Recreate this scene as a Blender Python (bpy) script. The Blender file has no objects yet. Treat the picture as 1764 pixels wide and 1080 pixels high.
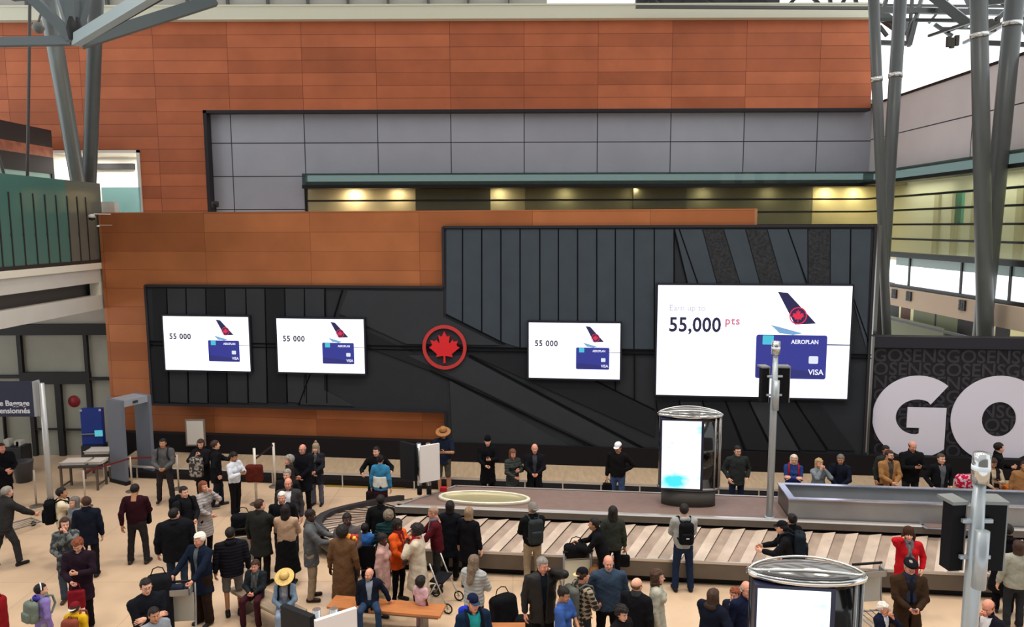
import bpy, bmesh, math, random
import numpy as np
from mathutils import Vector, Matrix
random.seed(7)
PI = math.pi
R = math.radians
sc = bpy.context.scene
COL = sc.collection

# ------------------------------------------------------------------ camera
CAMH = 7.2
PITCH = 6.7
ROLL = 0.0035
FPX = 1274.0
cd = bpy.data.cameras.new('camera')
cam = bpy.data.objects.new('camera', cd)
COL.objects.link(cam)
cd.sensor_width = 36.0
cd.lens = 36.0 * FPX / 1764.0
cd.clip_end = 400
cam.location = (0, 0, CAMH)
camrot = Matrix.Rotation(R(90 - PITCH), 3, 'X') @ Matrix.Rotation(-ROLL, 3, 'Z')
cam.rotation_euler = camrot.to_euler()
sc.camera = cam
CO = Vector((0, 0, CAMH))

# ------------------------------------------------------------------ world + exposure
w = bpy.data.worlds.new('world')
sc.world = w
w.use_nodes = True
nt = w.node_tree
bgn = nt.nodes['Background']
bgn.inputs[0].default_value = (0.93, 0.97, 1.0, 1)
bgn.inputs[1].default_value = 1.7
sc.view_settings.view_transform = 'Standard'
sc.view_settings.look = 'None'
sc.view_settings.gamma = 1
sc.view_settings.exposure = 0.06
sc.view_settings.use_curve_mapping = False


def area_light(name, loc, size, energy, color=(1, 1, 1), rot=(0, 0, 0), size_y=None, spread=180):
    l = bpy.data.lights.new(name, 'AREA')
    l.energy = energy
    l.color = color
    l.size = size
    if size_y:
        l.shape = 'RECTANGLE'
        l.size_y = size_y
    l.spread = R(spread)
    o = bpy.data.objects.new(name, l)
    o.location = loc
    o.rotation_euler = rot
    COL.objects.link(o)
    return o


# rows of added fill lights, no lamps seen, high above the floor
for ix, lx in enumerate((-9, -3, 3, 9)):
    for iy, ly in enumerate((8, 15)):
        area_light('hall_fill_light', (lx, ly, 17.5), 1.6, 260, (1.0, 0.90, 0.80), (0, 0, 0), spread=120)


# ------------------------------------------------------------------ pixel -> world helpers
def ray(px, py):
    return camrot @ Vector(((px - 882) / FPX, -(py - 540) / FPX, -1.0))


def hy(px, py, Y):
    d = ray(px, py)
    return CO + d * (Y / d.y)


def hx(px, py, X):
    d = ray(px, py)
    return CO + d * (X / d.x)


def hz(px, py, z):
    d = ray(px, py)
    return CO + d * ((z - CAMH) / d.z)


WY0 = 21.1
WS = 0.118          # lower wall: Y = WY0 - WS*X


def hw(px, py, off=0.0):
    """point on the angled lower wall, `off` metres in front of it"""
    d = ray(px, py)
    n = Vector((WS, 1.0, 0)).normalized()
    k = WY0 * n.y - off
    return CO + d * (k / (d.x * n.x + d.y * n.y))


# ------------------------------------------------------------------ materials
def lin(c):
    if isinstance(c, str):
        c = [int(c[i:i + 2], 16) for i in (0, 2, 4)]
    r = []
    for v in c[:3]:
        v = v / 255.0
        r.append(v / 12.92 if v <= 0.04045 else ((v + 0.055) / 1.055) ** 2.4)
    return tuple(r) + (1.0,)


MATS = {}


def mat(name, color, rough=0.6, metal=0.0, spec=0.4, noise=0.0, nscale=8.0, bump=0.0, bscale=60.0,
        emit=0.0, ecolor=None, coords='Object', stretch=None):
    key = name
    if key in MATS:
        return MATS[key]
    m = bpy.data.materials.new(name)
    m.use_nodes = True
    n = m.node_tree.nodes
    L = m.node_tree.links
    b = n['Principled BSDF']
    c = lin(color)
    b.inputs['Base Color'].default_value = c
    b.inputs['Roughness'].default_value = rough
    b.inputs['Metallic'].default_value = metal
    b.inputs['Specular IOR Level'].default_value = spec
    if emit:
        b.inputs['Emission Color'].default_value = lin(ecolor if ecolor else color)
        b.inputs['Emission Strength'].default_value = emit
    if noise or bump:
        tc = n.new('ShaderNodeTexCoord')
        src = tc.outputs[coords]
        if stretch:
            mp = n.new('ShaderNodeMapping')
            mp.inputs['Scale'].default_value = stretch
            L.new(src, mp.inputs[0])
            src = mp.outputs[0]
    if noise:
        t = n.new('ShaderNodeTexNoise')
        t.inputs['Scale'].default_value = nscale
        t.inputs['Detail'].default_value = 4
        L.new(src, t.inputs['Vector'])
        mr = n.new('ShaderNodeMapRange')
        mr.inputs[1].default_value = 0.3
        mr.inputs[2].default_value = 0.7
        mr.inputs[3].default_value = 1 - noise
        mr.inputs[4].default_value = 1 + noise
        L.new(t.outputs[0], mr.inputs[0])
        vm = n.new('ShaderNodeVectorMath')
        vm.operation = 'SCALE'
        vm.inputs[0].default_value = c[:3]
        L.new(mr.outputs[0], vm.inputs[3])
        L.new(vm.outputs[0], b.inputs['Base Color'])
    if bump:
        t2 = n.new('ShaderNodeTexNoise')
        t2.inputs['Scale'].default_value = bscale
        t2.inputs['Detail'].default_value = 3
        L.new(src, t2.inputs['Vector'])
        bp = n.new('ShaderNodeBump')
        bp.inputs['Strength'].default_value = bump
        bp.inputs['Distance'].default_value = 0.02
        L.new(t2.outputs[0], bp.inputs['Height'])
        L.new(bp.outputs[0], b.inputs['Normal'])
    MATS[key] = m
    return m


def glass(name, color, fac=0.25, rough=0.05, tint=None):
    """tinted architectural glass: part see-through, part glossy body colour"""
    if name in MATS:
        return MATS[name]
    m = bpy.data.materials.new(name)
    m.use_nodes = True
    n = m.node_tree.nodes
    L = m.node_tree.links
    b = n['Principled BSDF']
    b.inputs['Base Color'].default_value = lin(color)
    b.inputs['Roughness'].default_value = rough
    b.inputs['Specular IOR Level'].default_value = 0.5
    tr = n.new('ShaderNodeBsdfTransparent')
    tr.inputs[0].default_value = lin(tint if tint else (235, 245, 240))
    mx = n.new('ShaderNodeMixShader')
    mx.inputs[0].default_value = fac
    L.new(tr.outputs[0], mx.inputs[1])
    L.new(b.outputs[0], mx.inputs[2])
    L.new(mx.outputs[0], n['Material Output'].inputs[0])
    MATS[name] = m
    return m


def cloth(color, kind='plain', c2=None):
    hexc = color if isinstance(color, str) else '%02x%02x%02x' % tuple(color)
    key = 'cloth_%s_%s_%s' % (kind, hexc, c2)
    if key in MATS:
        return MATS[key]
    m = mat(key, color, rough=0.92, spec=0.08, noise=0.16, nscale=9, bump=0.25, bscale=26)
    n = m.node_tree.nodes
    L = m.node_tree.links
    b = n['Principled BSDF']
    tc = n.new('ShaderNodeTexCoord')
    if kind == 'puffer':
        wv = n.new('ShaderNodeTexWave')
        wv.bands_direction = 'Z'
        wv.inputs['Scale'].default_value = 5.2
        wv.inputs['Distortion'].default_value = 1.6
        L.new(tc.outputs['Object'], wv.inputs[0])
        bp = n.new('ShaderNodeBump')
        bp.inputs['Strength'].default_value = 0.45
        bp.inputs['Distance'].default_value = 0.02
        L.new(wv.outputs['Fac'], bp.inputs['Height'])
        L.new(bp.outputs[0], b.inputs['Normal'])
    elif kind == 'plaid':
        sx = n.new('ShaderNodeTexWave'); sx.bands_direction = 'Z'; sx.inputs['Scale'].default_value = 4
        sy = n.new('ShaderNodeTexWave'); sy.bands_direction = 'X'; sy.inputs['Scale'].default_value = 4
        L.new(tc.outputs['Object'], sx.inputs[0]); L.new(tc.outputs['Object'], sy.inputs[0])
        mu = n.new('ShaderNodeMath'); mu.operation = 'ADD'
        L.new(sx.outputs['Fac'], mu.inputs[0]); L.new(sy.outputs['Fac'], mu.inputs[1])
        cr = n.new('ShaderNodeValToRGB')
        cr.color_ramp.interpolation = 'CONSTANT'
        cr.color_ramp.elements[0].color = lin(color)
        cr.color_ramp.elements[1].position = 0.5
        cr.color_ramp.elements[1].color = lin(c2)
        hv = n.new('ShaderNodeMath'); hv.operation = 'MULTIPLY'; hv.inputs[1].default_value = 0.5
        L.new(mu.outputs[0], hv.inputs[0]); L.new(hv.outputs[0], cr.inputs[0])
        L.new(cr.outputs[0], b.inputs['Base Color'])
    elif kind == 'camo':
        t = n.new('ShaderNodeTexNoise'); t.inputs['Scale'].default_value = 14
        L.new(tc.outputs['Object'], t.inputs[0])
        cr = n.new('ShaderNodeValToRGB')
        cr.color_ramp.interpolation = 'CONSTANT'
        cr.color_ramp.elements[0].color = lin(color)
        cr.color_ramp.elements[1].position = 0.52
        cr.color_ramp.elements[1].color = lin(c2)
        L.new(t.outputs[0], cr.inputs[0])
        L.new(cr.outputs[0], b.inputs['Base Color'])
    elif kind == 'leather':
        b.inputs['Roughness'].default_value = 0.55
        b.inputs['Specular IOR Level'].default_value = 0.25
    return m


# ------------------------------------------------------------------ mesh helpers
def mk(name, verts, faces, m=None, parent=None, smooth=False, mats=None, midx=None):
    me = bpy.data.meshes.new(name)
    if isinstance(verts, np.ndarray):
        verts = verts.tolist()
    if isinstance(faces, np.ndarray):
        faces = faces.tolist()
    me.from_pydata(verts, [], faces)
    if mats:
        for x in mats:
            me.materials.append(x)
    elif m:
        me.materials.append(m)
    if midx is not None:
        me.polygons.foreach_set('material_index', midx)
    if smooth:
        me.polygons.foreach_set('use_smooth', [True] * len(me.polygons))
    me.update()
    o = bpy.data.objects.new(name, me)
    COL.objects.link(o)
    if parent:
        o.parent = parent
    return o


def obj_bm(name, bm, m, parent=None, smooth=False):
    me = bpy.data.meshes.new(name)
    bmesh.ops.recalc_face_normals(bm, faces=bm.faces)
    bm.to_mesh(me)
    bm.free()
    for x in (m if isinstance(m, (list, tuple)) else [m]):
        me.materials.append(x)
    if smooth:
        me.polygons.foreach_set('use_smooth', [True] * len(me.polygons))
    o = bpy.data.objects.new(name, me)
    COL.objects.link(o)
    if parent:
        o.parent = parent
    return o


def b_box(bm, lo, hi, mi=0, M=None, bev=0.0):
    x0, y0, z0 = lo
    x1, y1, z1 = hi
    vs = [bm.verts.new(p) for p in ((x0, y0, z0), (x1, y0, z0), (x1, y1, z0), (x0, y1, z0),
                                    (x0, y0, z1), (x1, y0, z1), (x1, y1, z1), (x0, y1, z1))]
    fs = [bm.faces.new([vs[i] for i in f]) for f in
          ((0, 3, 2, 1), (4, 5, 6, 7), (0, 1, 5, 4), (1, 2, 6, 5), (2, 3, 7, 6), (3, 0, 4, 7))]
    for f in fs:
        f.material_index = mi
    if bev:
        es = list({e for f in fs for e in f.edges})
        r = bmesh.ops.bevel(bm, geom=es, offset=bev, segments=2, affect='EDGES', profile=0.7)
        vs = list({v for f in r['faces'] for v in f.verts} | {v for v in vs if v.is_valid})
    if M is not None:
        for v in vs:
            if v.is_valid:
                v.co = M @ v.co
    return fs


def b_prism(bm, pts, vec, mi=0):
    """extrude the polygon pts (3-D) by vec"""
    vec = Vector(vec)
    a = [bm.verts.new(p) for p in pts]
    b = [bm.verts.new(Vector(p) + vec) for p in pts]
    n = len(pts)
    fs = [bm.faces.new(a), bm.faces.new(b[::-1])]
    for i in range(n):
        fs.append(bm.faces.new([a[i], b[i], b[(i + 1) % n], a[(i + 1) % n]]))
    for f in fs:
        f.material_index = mi
    return fs


def b_tube(bm, pts, r, seg=10, mi=0, cap=True, sq=False):
    """tube through points; r number or list"""
    pts = [Vector(p) for p in pts]
    n = len(pts)
    if not isinstance(r, (list, tuple)):
        r = [r] * n
    rings = []
    prev = None
    for i, p in enumerate(pts):
        if i == 0:
            t = pts[1] - p
        elif i == n - 1:
            t = p - pts[i - 1]
        else:
            t = (pts[i + 1] - p).normalized() + (p - pts[i - 1]).normalized()
        t.normalize()
        if prev is None:
            up = Vector((0, 0, 1)) if abs(t.z) < 0.9 else Vector((0, 1, 0))
            a = t.cross(up).normalized()
        else:
            a = (prev - t * prev.dot(t)).normalized()
        prev = a
        b = t.cross(a)
        rings.append([bm.verts.new(p + (a * math.cos(2 * PI * k / seg + (PI / 4 if sq else 0)) +
                                        b * math.sin(2 * PI * k / seg + (PI / 4 if sq else 0))) * r[i])
                      for k in range(seg)])
    for i in range(n - 1):
        for k in range(seg):
            f = bm.faces.new([rings[i][k], rings[i][(k + 1) % seg], rings[i + 1][(k + 1) % seg], rings[i + 1][k]])
            f.material_index = mi
            f.smooth = not sq
    if cap:
        f = bm.faces.new(rings[0][::-1]); f.material_index = mi
        f = bm.faces.new(rings[-1]); f.material_index = mi


def b_lathe(bm, prof, c=(0, 0, 0), seg=24, mi=0, sx=1.0, sy=1.0, rot=0.0):
    """profile (r,z) list spun about z"""
    c = Vector(c)
    rings = []
    for r_, z in prof:
        ring = []
        for k in range(seg):
            a = 2 * PI * k / seg
            v = Vector((math.cos(a) * r_ * sx, math.sin(a) * r_ * sy, z))
            if rot:
                v = Matrix.Rotation(rot, 3, 'Z') @ v
            ring.append(bm.verts.new(c + v))
        rings.append(ring)
    for i in range(len(rings) - 1):
        for k in range(seg):
            f = bm.faces.new([rings[i][k], rings[i][(k + 1) % seg], rings[i + 1][(k + 1) % seg], rings[i + 1][k]])
            f.material_index = mi
            f.smooth = True
    if prof[0][0] > 1e-4:
        bm.faces.new(rings[0][::-1]).material_index = mi
    if prof[-1][0] > 1e-4:
        bm.faces.new(rings[-1]).material_index = mi


def b_beam(bm, a, b, w_, h_=None, mi=0, up=None):
    """rectangular bar from a to b"""
    h_ = h_ or w_
    a = Vector(a); b = Vector(b)
    t = (b - a).normalized()
    u = Vector(up) if up else (Vector((0, 0, 1)) if abs(t.z) < 0.95 else Vector((0, 1, 0)))
    s = t.cross(u).normalized()
    u = s.cross(t).normalized()
    q = [a + s * w_ / 2 + u * h_ / 2, a - s * w_ / 2 + u * h_ / 2, a - s * w_ / 2 - u * h_ / 2, a + s * w_ / 2 - u * h_ / 2]
    return b_prism(bm, q, b - a, mi)


def empty(name, loc=(0, 0, 0), rz=0.0):
    o = bpy.data.objects.new(name, None)
    o.location = loc
    o.rotation_euler = (0, 0, rz)
    o.empty_display_size = 0.2
    COL.objects.link(o)
    return o


def tag(o, label=None, cat=None, group=None, kind=None):
    if label: o['label'] = label
    if cat: o['category'] = cat
    if group: o['group'] = group
    if kind: o['kind'] = kind
    return o


def struct(name, bm, m, smooth=False):
    o = obj_bm(name, bm, m, smooth=smooth)
    o['kind'] = 'structure'
    return o


def copy_tree(o, parent=None):
    c = o.copy()
    COL.objects.link(c)
    if parent:
        c.parent = parent
    for ch in list(o.children):
        copy_tree(ch, c)
    return c


def text_mesh(name, s, size, M, m, parent=None, align='LEFT', extrude=0.004, bold=0.0, sx=1.0, space=1.0):
    cu = bpy.data.curves.new('tmp_text', 'FONT')
    cu.body = s
    cu.size = size
    cu.extrude = extrude
    cu.align_x = align
    cu.offset = bold
    cu.space_character = space
    cu.resolution_u = 3
    o = bpy.data.objects.new('tmp_text', cu)
    COL.objects.link(o)
    dg = bpy.context.evaluated_depsgraph_get()
    me = bpy.data.meshes.new_from_object(o.evaluated_get(dg))
    bpy.data.objects.remove(o)
    bpy.data.curves.remove(cu)
    me.name = name
    me.materials.clear()
    me.materials.append(m)
    me.transform(M @ Matrix.Diagonal((sx, 1, 1, 1)))
    t = bpy.data.objects.new(name, me)
    COL.objects.link(t)
    if parent:
        t.parent = parent
    return t

# ================================================================== THE SETTING
wn = Vector((WS, 1.0, 0)).normalized()      # into the lower wall
wu = Vector((1.0, -WS, 0)).normalized()     # along it, to the right
WM = Matrix(((wu.x, 0, -wn.x, 0), (wu.y, 0, -wn.y, 0), (0, 1, 0, 0), (0, 0, 0, 1)))   # text space -> wall space


def brick_mat(name, c1, c2, cm, bw, rh, ox, oz, mortar=0.012, rough=0.5, metal=0.0, spec=0.3, along='X', offset=0.0, nvar=0.12):
    m = mat(name, c1, rough=rough, metal=metal, spec=spec)
    n = m.node_tree.nodes
    L = m.node_tree.links
    b = n['Principled BSDF']
    tc = n.new('ShaderNodeTexCoord')
    sp = n.new('ShaderNodeSeparateXYZ')
    L.new(tc.outputs['Object'], sp.inputs[0])
    cb = n.new('ShaderNodeCombineXYZ')
    for ax, k, o_ in ((along, 0, ox), ('Z', 1, oz)):
        a = n.new('ShaderNodeMath'); a.operation = 'SUBTRACT'; a.inputs[1].default_value = o_ - 100 * (bw if k == 0 else rh)
        L.new(sp.outputs[ax], a.inputs[0])
        L.new(a.outputs[0], cb.inputs[k])
    br = n.new('ShaderNodeTexBrick')
    br.offset = offset
    br.squash = 1.0
    br.inputs['Color1'].default_value = lin(c1)
    br.inputs['Color2'].default_value = lin(c2)
    br.inputs['Mortar'].default_value = lin(cm)
    br.inputs['Scale'].default_value = 1
    br.inputs['Mortar Size'].default_value = mortar
    br.inputs['Mortar Smooth'].default_value = 0.1
    br.inputs['Brick Width'].default_value = bw
    br.inputs['Row Height'].default_value = rh
    L.new(cb.outputs[0], br.inputs['Vector'])
    ns = n.new('ShaderNodeTexNoise')
    ns.inputs['Scale'].default_value = 0.8
    ns.inputs['Detail'].default_value = 5
    L.new(tc.outputs['Object'], ns.inputs[0])
    mr = n.new('ShaderNodeMapRange')
    mr.inputs[1].default_value = 0.3; mr.inputs[2].default_value = 0.7
    mr.inputs[3].default_value = 1 - nvar; mr.inputs[4].default_value = 1 + nvar
    L.new(ns.outputs[0], mr.inputs[0])
    vm = n.new('ShaderNodeVectorMath'); vm.operation = 'SCALE'
    L.new(br.outputs[0], vm.inputs[0]); L.new(mr.outputs[0], vm.inputs[3])
    L.new(vm.outputs[0], b.inputs['Base Color'])
    return m


ROOFW = 1.5
YB = 30.0                       # upper wall
pz = lambda px, py, Y=YB: hy(px, py, Y).z
pX = lambda px, py, Y=YB: hy(px, py, Y).x

# ---- floor: pale peach terrazzo with fine joints
fm = mat('terrazzo', (208, 180, 150), rough=0.28, spec=0.5, noise=0.07, nscale=1.2)
_n = fm.node_tree.nodes; _L = fm.node_tree.links
_tc = _n.new('ShaderNodeTexCoord'); _br = _n.new('ShaderNodeTexBrick')
_br.offset = 0; _br.inputs['Scale'].default_value = 1; _br.inputs['Brick Width'].default_value = 2.4; _br.inputs['Row Height'].default_value = 2.4
_br.inputs['Mortar Size'].default_value = 0.008
_br.inputs['Color1'].default_value = (1, 1, 1, 1); _br.inputs['Color2'].default_value = (0.96, 0.95, 0.94, 1); _br.inputs['Mortar'].default_value = (0.72, 0.68, 0.62, 1)
_L.new(_tc.outputs['Object'], _br.inputs[0])
_vm = _n.new('ShaderNodeVectorMath'); _vm.operation = 'MULTIPLY'
_src = _n['Principled BSDF'].inputs['Base Color'].links[0].from_socket
_L.new(_src, _vm.inputs[0]); _L.new(_br.outputs[0], _vm.inputs[1]); _L.new(_vm.outputs[0], _n['Principled BSDF'].inputs['Base Color'])
bm = bmesh.new()
b_box(bm, (-26, 3.5, -0.2), (27, 36, 0.0))
struct('floor', bm, fm)

# ---- unseen roof deck, strips left open, added to cut the sky light, and the wall behind the camera
bm = bmesh.new()
for k in range(16):
    x = -31 + k * 3.0
    if x > 12: break
    b_box(bm, (x, -8, 19.0), (x + ROOFW, 28.5, 19.3))
struct('ceiling_roof', bm, mat('roof_deck', (150, 150, 148), rough=0.8))
bm = bmesh.new()
b_box(bm, (-32, -8.4, 0), (27, -8, 19.3))
struct('wall_front', bm, mat('front_wall', (110, 104, 98), rough=0.8))

# ---- upper copper wall with the wide recess
cu_w = pX(651, 250) - pX(525, 250)
cu_h = (pz(900, 38) - pz(900, 192)) / 7
copper_up = brick_mat('copper_upper', (190, 108, 72), (164, 90, 58), (116, 60, 40), cu_w, cu_h, pX(525, 250), pz(900, 36),
                      mortar=0.009, rough=0.42, metal=0.3, spec=0.3, offset=0.0)
zt, zr = pz(900, 36), pz(900, 188)
xl, xr = pX(354, 280), pX(1499, 200)
XL0 = -32
bm = bmesh.new()
b_box(bm, (XL0, YB, zr), (xr, YB + 0.5, zt))
bxl, bxr = pX(90, 300), pX(243, 300)
zb_t, zb_b = pz(165, 259), 7.0
b_box(bm, (XL0, YB, 0), (bxl, YB + 0.5, zr))
b_box(bm, (bxr, YB, 0), (xl, YB + 0.5, zr))
b_box(bm, (bxl, YB, zb_t), (bxr, YB + 0.5, zr))
struct('wall_upper', bm, copper_up)
bm = bmesh.new()
b_box(bm, (xl, YB - 0.02, pz(354, 366)), (xl + 0.13, YB + 0.4, zr))
b_box(bm, (xl, YB - 0.02, zr - 0.11), (xr, YB + 0.4, zr))
struct('trim_1', bm, mat('dark_frame', (38, 34, 38), rough=0.5, spec=0.3))
# white capping beam
bm = bmesh.new()
b_box(bm, (XL0, YB - 0.35, zt), (xr + 0.05, YB + 0.6, pz(900, 14)))
b_box(bm, (XL0, YB - 0.38, pz(900, 14)), (xr + 0.05, YB + 0.6, pz(900, 11)))
struct('trim_2', bm, mat('cream_beam', (214, 212, 190), rough=0.6, spec=0.2))
# roof edge above the beam: pale duct boxes between grey joists
bm = bmesh.new()
for k in range(19):
    x = XL0 + 4 + k * 1.55
    if x > pX(1090, 5): break
    b_box(bm, (x + 0.04, YB - 0.1, pz(900, 10)), (x + 1.5, YB + 1.0, pz(900, -18)), mi=0)
    b_box(bm, (x - 0.04, YB - 0.3, pz(900, 10)), (x + 0.04, YB + 1.0, pz(900, -18)), mi=1)
struct('ceiling', bm, [mat('duct_pale', (172, 168, 160), rough=0.6), mat('joist', (90, 90, 88), rough=0.6)])

# ---- recess back wall in grey panels
YG = YB + 0.45
gp = brick_mat('grey_panel', (172, 174, 182), (164, 166, 175), (48, 50, 56), cu_w * 1.015, 1.325, pX(651, 250, YG), pz(900, 245, YG),
               mortar=0.02, rough=0.38, spec=0.35, nvar=0.05)
XR = 14.5                       # right-hand gallery wall
zg = pz(900, 300, YG)
bm = bmesh.new()
b_box(bm, (xl - 0.2, YG, zg), (XR + 0.2, YG + 0.3, zr + 0.4))
b_box(bm, (xl - 0.2, YG, 6.0), (pX(527, 330, YG), YG + 0.3, zg))
struct('wall_back', bm, gp)

# ---- glazed gallery under the grey panels (x 527..1500), lit rooms behind
gx0, gx1 = pX(527, 330, YG), XR
zrail = pz(900, 320, YG)
g1 = glass('green_glass', (72, 84, 82), 0.5, rough=0.03, tint=(200, 216, 212))
bm = bmesh.new()
b_box(bm, (gx0, YG - 0.5, zrail), (gx1 - 0.05, YG - 0.47, pz(900, 299, YG)))
struct('window_1', bm, g1)
bm = bmesh.new()
b_box(bm, (gx0, YG - 0.55, zrail - 0.10), (gx1, YG + 0.3, zrail + 0.03))
for yy in (334.5, 360, 386.5):
    zz = hx(1600, yy, XR).z
    b_box(bm, (gx0 if yy < 350 else gx0, YG - 0.03, zz - 0.035), (gx1, YG + 0.08, zz + 0.035))
b_box(bm, (gx0 - 0.05, YG - 0.05, 6.5), (gx0 + 0.05, YG + 0.1, zrail))
struct('trim_3', bm, mat('mullion_black', (16, 16, 18), rough=0.4))
g2 = glass('gallery_glass', (130, 132, 116), 0.2, rough=0.06, tint=(244, 245, 232))
bm = bmesh.new()
b_box(bm, (gx0, YG, 6.3), (gx1, YG + 0.02, zrail))
struct('window_2', bm, g2)
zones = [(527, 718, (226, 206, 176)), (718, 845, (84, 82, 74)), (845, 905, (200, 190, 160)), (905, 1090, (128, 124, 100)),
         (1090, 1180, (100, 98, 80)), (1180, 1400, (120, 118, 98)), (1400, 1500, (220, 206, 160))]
YI = YG + 1.4
zmats = []
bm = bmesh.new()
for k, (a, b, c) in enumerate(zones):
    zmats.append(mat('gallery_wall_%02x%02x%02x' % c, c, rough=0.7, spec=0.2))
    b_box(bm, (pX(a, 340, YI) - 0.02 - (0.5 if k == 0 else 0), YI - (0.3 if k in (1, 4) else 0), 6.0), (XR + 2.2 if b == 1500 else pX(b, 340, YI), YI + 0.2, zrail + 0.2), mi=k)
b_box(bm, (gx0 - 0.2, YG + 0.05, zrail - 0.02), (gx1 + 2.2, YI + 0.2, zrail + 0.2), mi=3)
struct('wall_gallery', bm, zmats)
for px_, e in ((607, 34), (683, 16), (860, 14), (975, 12), (1095, 8), (1215, 10), (1330, 8), (1430, 26), (1480, 22)):
    p = hy(px_, 325, YG + 0.9)
    bm = bmesh.new()
    b_lathe(bm, [(0.0, 0.0), (0.12, 0.0), (0.13, 0.03), (0.0, 0.035)], (p.x, YG + 1.0, zrail - 0.06), seg=14)
    o = obj_bm('ceiling_light', bm, mat('warm_lamp', (255, 232, 190), emit=9.0, ecolor=(255, 225, 175)))
    tag(o, 'small round warm ceiling light behind the gallery glass, ' + {607: 'leftmost of the row', 683: 'second from left', 860: 'third from left', 975: 'fourth from left', 1095: 'fifth from left',
        1215: 'fourth from right', 1330: 'third from right', 1430: 'second from right', 1480: 'rightmost of the row'}[px_], 'ceiling light', 'gallery down-lights')
    area_light('gallery_lamp', (p.x, YG + 1.0, zrail - 0.1), 0.2, e, (1.0, 0.88, 0.70), (R(12), 0, 0))

# ---- right-hand wall: white panels, green glass, louvred glazing, bright windows, beige beam
def rz_(py, px=1600, X=XR): return hx(px, py, X).z
wp = brick_mat('white_panel', (222, 214, 212), (216, 208, 208), (44, 44, 50), 5.4, (rz_(149) - rz_(284)) / 2, 29.2, rz_(284),
               mortar=0.02, rough=0.5, spec=0.3, along='Y', nvar=0.04)
bm = bmesh.new()
b_box(bm, (XR, 8, rz_(284)), (XR + 0.3, YG, rz_(149)))
struct('wall_right', bm, wp)
bm = bmesh.new()
b_box(bm, (XR - 0.06, 8, rz_(149)), (XR + 0.4, YG, rz_(146)))
b_box(bm, (XR - 0.5, 8, rz_(309)), (XR + 0.2, YG, rz_(303)))
for yy in (334.5, 360, 386.5, 413):
    z_ = rz_(yy)
    b_box(bm, (XR - 0.08, 8, z_ - 0.035), (XR + 0.06, YG, z_ + 0.035))
b_box(bm, (XR - 0.12, 8, rz_(447)), (XR + 0.3, YG, rz_(438)))
b_box(bm, (XR - 0.1, 8, rz_(503)), (XR + 0.2, YG, rz_(497)))
for px_ in (1566, 1656, 1741):
    y_ = hx(px_, 480, XR).y
    b_box(bm, (XR - 0.03, y_ - 0.04, rz_(497)), (XR + 0.05, y_ + 0.04, rz_(447)))
b_box(bm, (XR - 0.1, 8, rz_(566)), (XR, YG, rz_(562)))
struct('trim_4', bm, mat('mullion_black', (16, 16, 18), rough=0.4))
bm = bmesh.new()
b_box(bm, (XR - 0.47, 8, rz_(303)), (XR - 0.44, YG - 0.5, rz_(284)))
struct('window_3', bm, g1)
bm = bmesh.new()
b_box(bm, (XR, 8, rz_(438)), (XR + 0.02, YG, rz_(303)))
struct('window_4', bm, g2)
bm = bmesh.new()
b_box(bm, (XR + 1.6, 8, rz_(460)), (XR + 1.8, YI + 0.1, rz_(300)), mi=0)
b_box(bm, (XR + 0.9, hx(1656, 360, XR + 0.9).y, rz_(388)), (XR + 1.0, hx(1645, 360, XR + 0.9).y, rz_(331)), mi=1)
for k in range(5):
    b_box(bm, (XR + 1.5, 23.4 + k * 1.15, rz_(470)), (XR + 1.61, 23.7 + k * 1.15, rz_(330)), mi=2)
struct('wall_corridor', bm, [mat('corridor_cream', (214, 214, 194), rough=0.7, spec=0.2), mat('corridor_teal', (70, 140, 120), rough=0.5),
                             mat('corridor_sand', (180, 176, 148), rough=0.7)])
for k in range(5):
    area_light('corridor_lamp', (XR + 0.8, 12 + k * 4.2, rz_(306)), 1.0, 55, (1.0, 0.98, 0.90), (0, 0, 0), size_y=3.0)
# daylight windows with a frosted head
bm = bmesh.new()
b_box(bm, (XR + 0.02, 8, rz_(497)), (XR + 0.06, hx(1541, 480, XR).y, rz_(462)), mi=0)
b_box(bm, (XR + 0.02, 8, rz_(462)), (XR + 0.06, hx(1541, 480, XR).y, rz_(447)), mi=1)
struct('window_5', bm, [mat('daylight_pane', (250, 252, 255), emit=1.3, ecolor=(245, 250, 255)), mat('frosted_head', (140, 160, 155), rough=0.3, emit=0.12, ecolor=(170, 200, 195))])
# beige beam with small grilles
bm = bmesh.new()
b_box(bm, (XR - 0.25, 8, rz_(536)), (XR + 0.3, hx(1530, 520, XR).y, rz_(503)))
struct('trim_5', bm, mat('beige_beam', (205, 184, 160), rough=0.6))
for px_, s_ in ((1541, 0.4), (1566, 0.45), (1658, 0.45)):
    c = hx(px_, 506 + (px_ - 1541) * 0.17, XR - 0.27)
    bm = bmesh.new()
    for i in range(3):
        for j in range(3):
            b_box(bm, (-0.02, (i - 1) * 0.11 - 0.045, (j - 1) * 0.11 - 0.045), (0.02, (i - 1) * 0.11 + 0.045, (j - 1) * 0.11 + 0.045))
    b_box(bm, (0.0, -0.17, -0.17), (0.02, 0.17, 0.17))
    o = obj_bm('wall_grille', bm, mat('grille_dark', (52, 48, 50), rough=0.5))
    o.location = (XR - 0.29, c.y, c.z)
    tag(o, {1541: 'small dark grille at the far end of the beige beam',
            1566: 'square dark grille on the beige beam, nearest the left pair of columns',
            1658: 'square dark grille on the beige beam just left of the right pair of columns'}[px_], 'grille', 'grilles on the beige beam')
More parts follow.
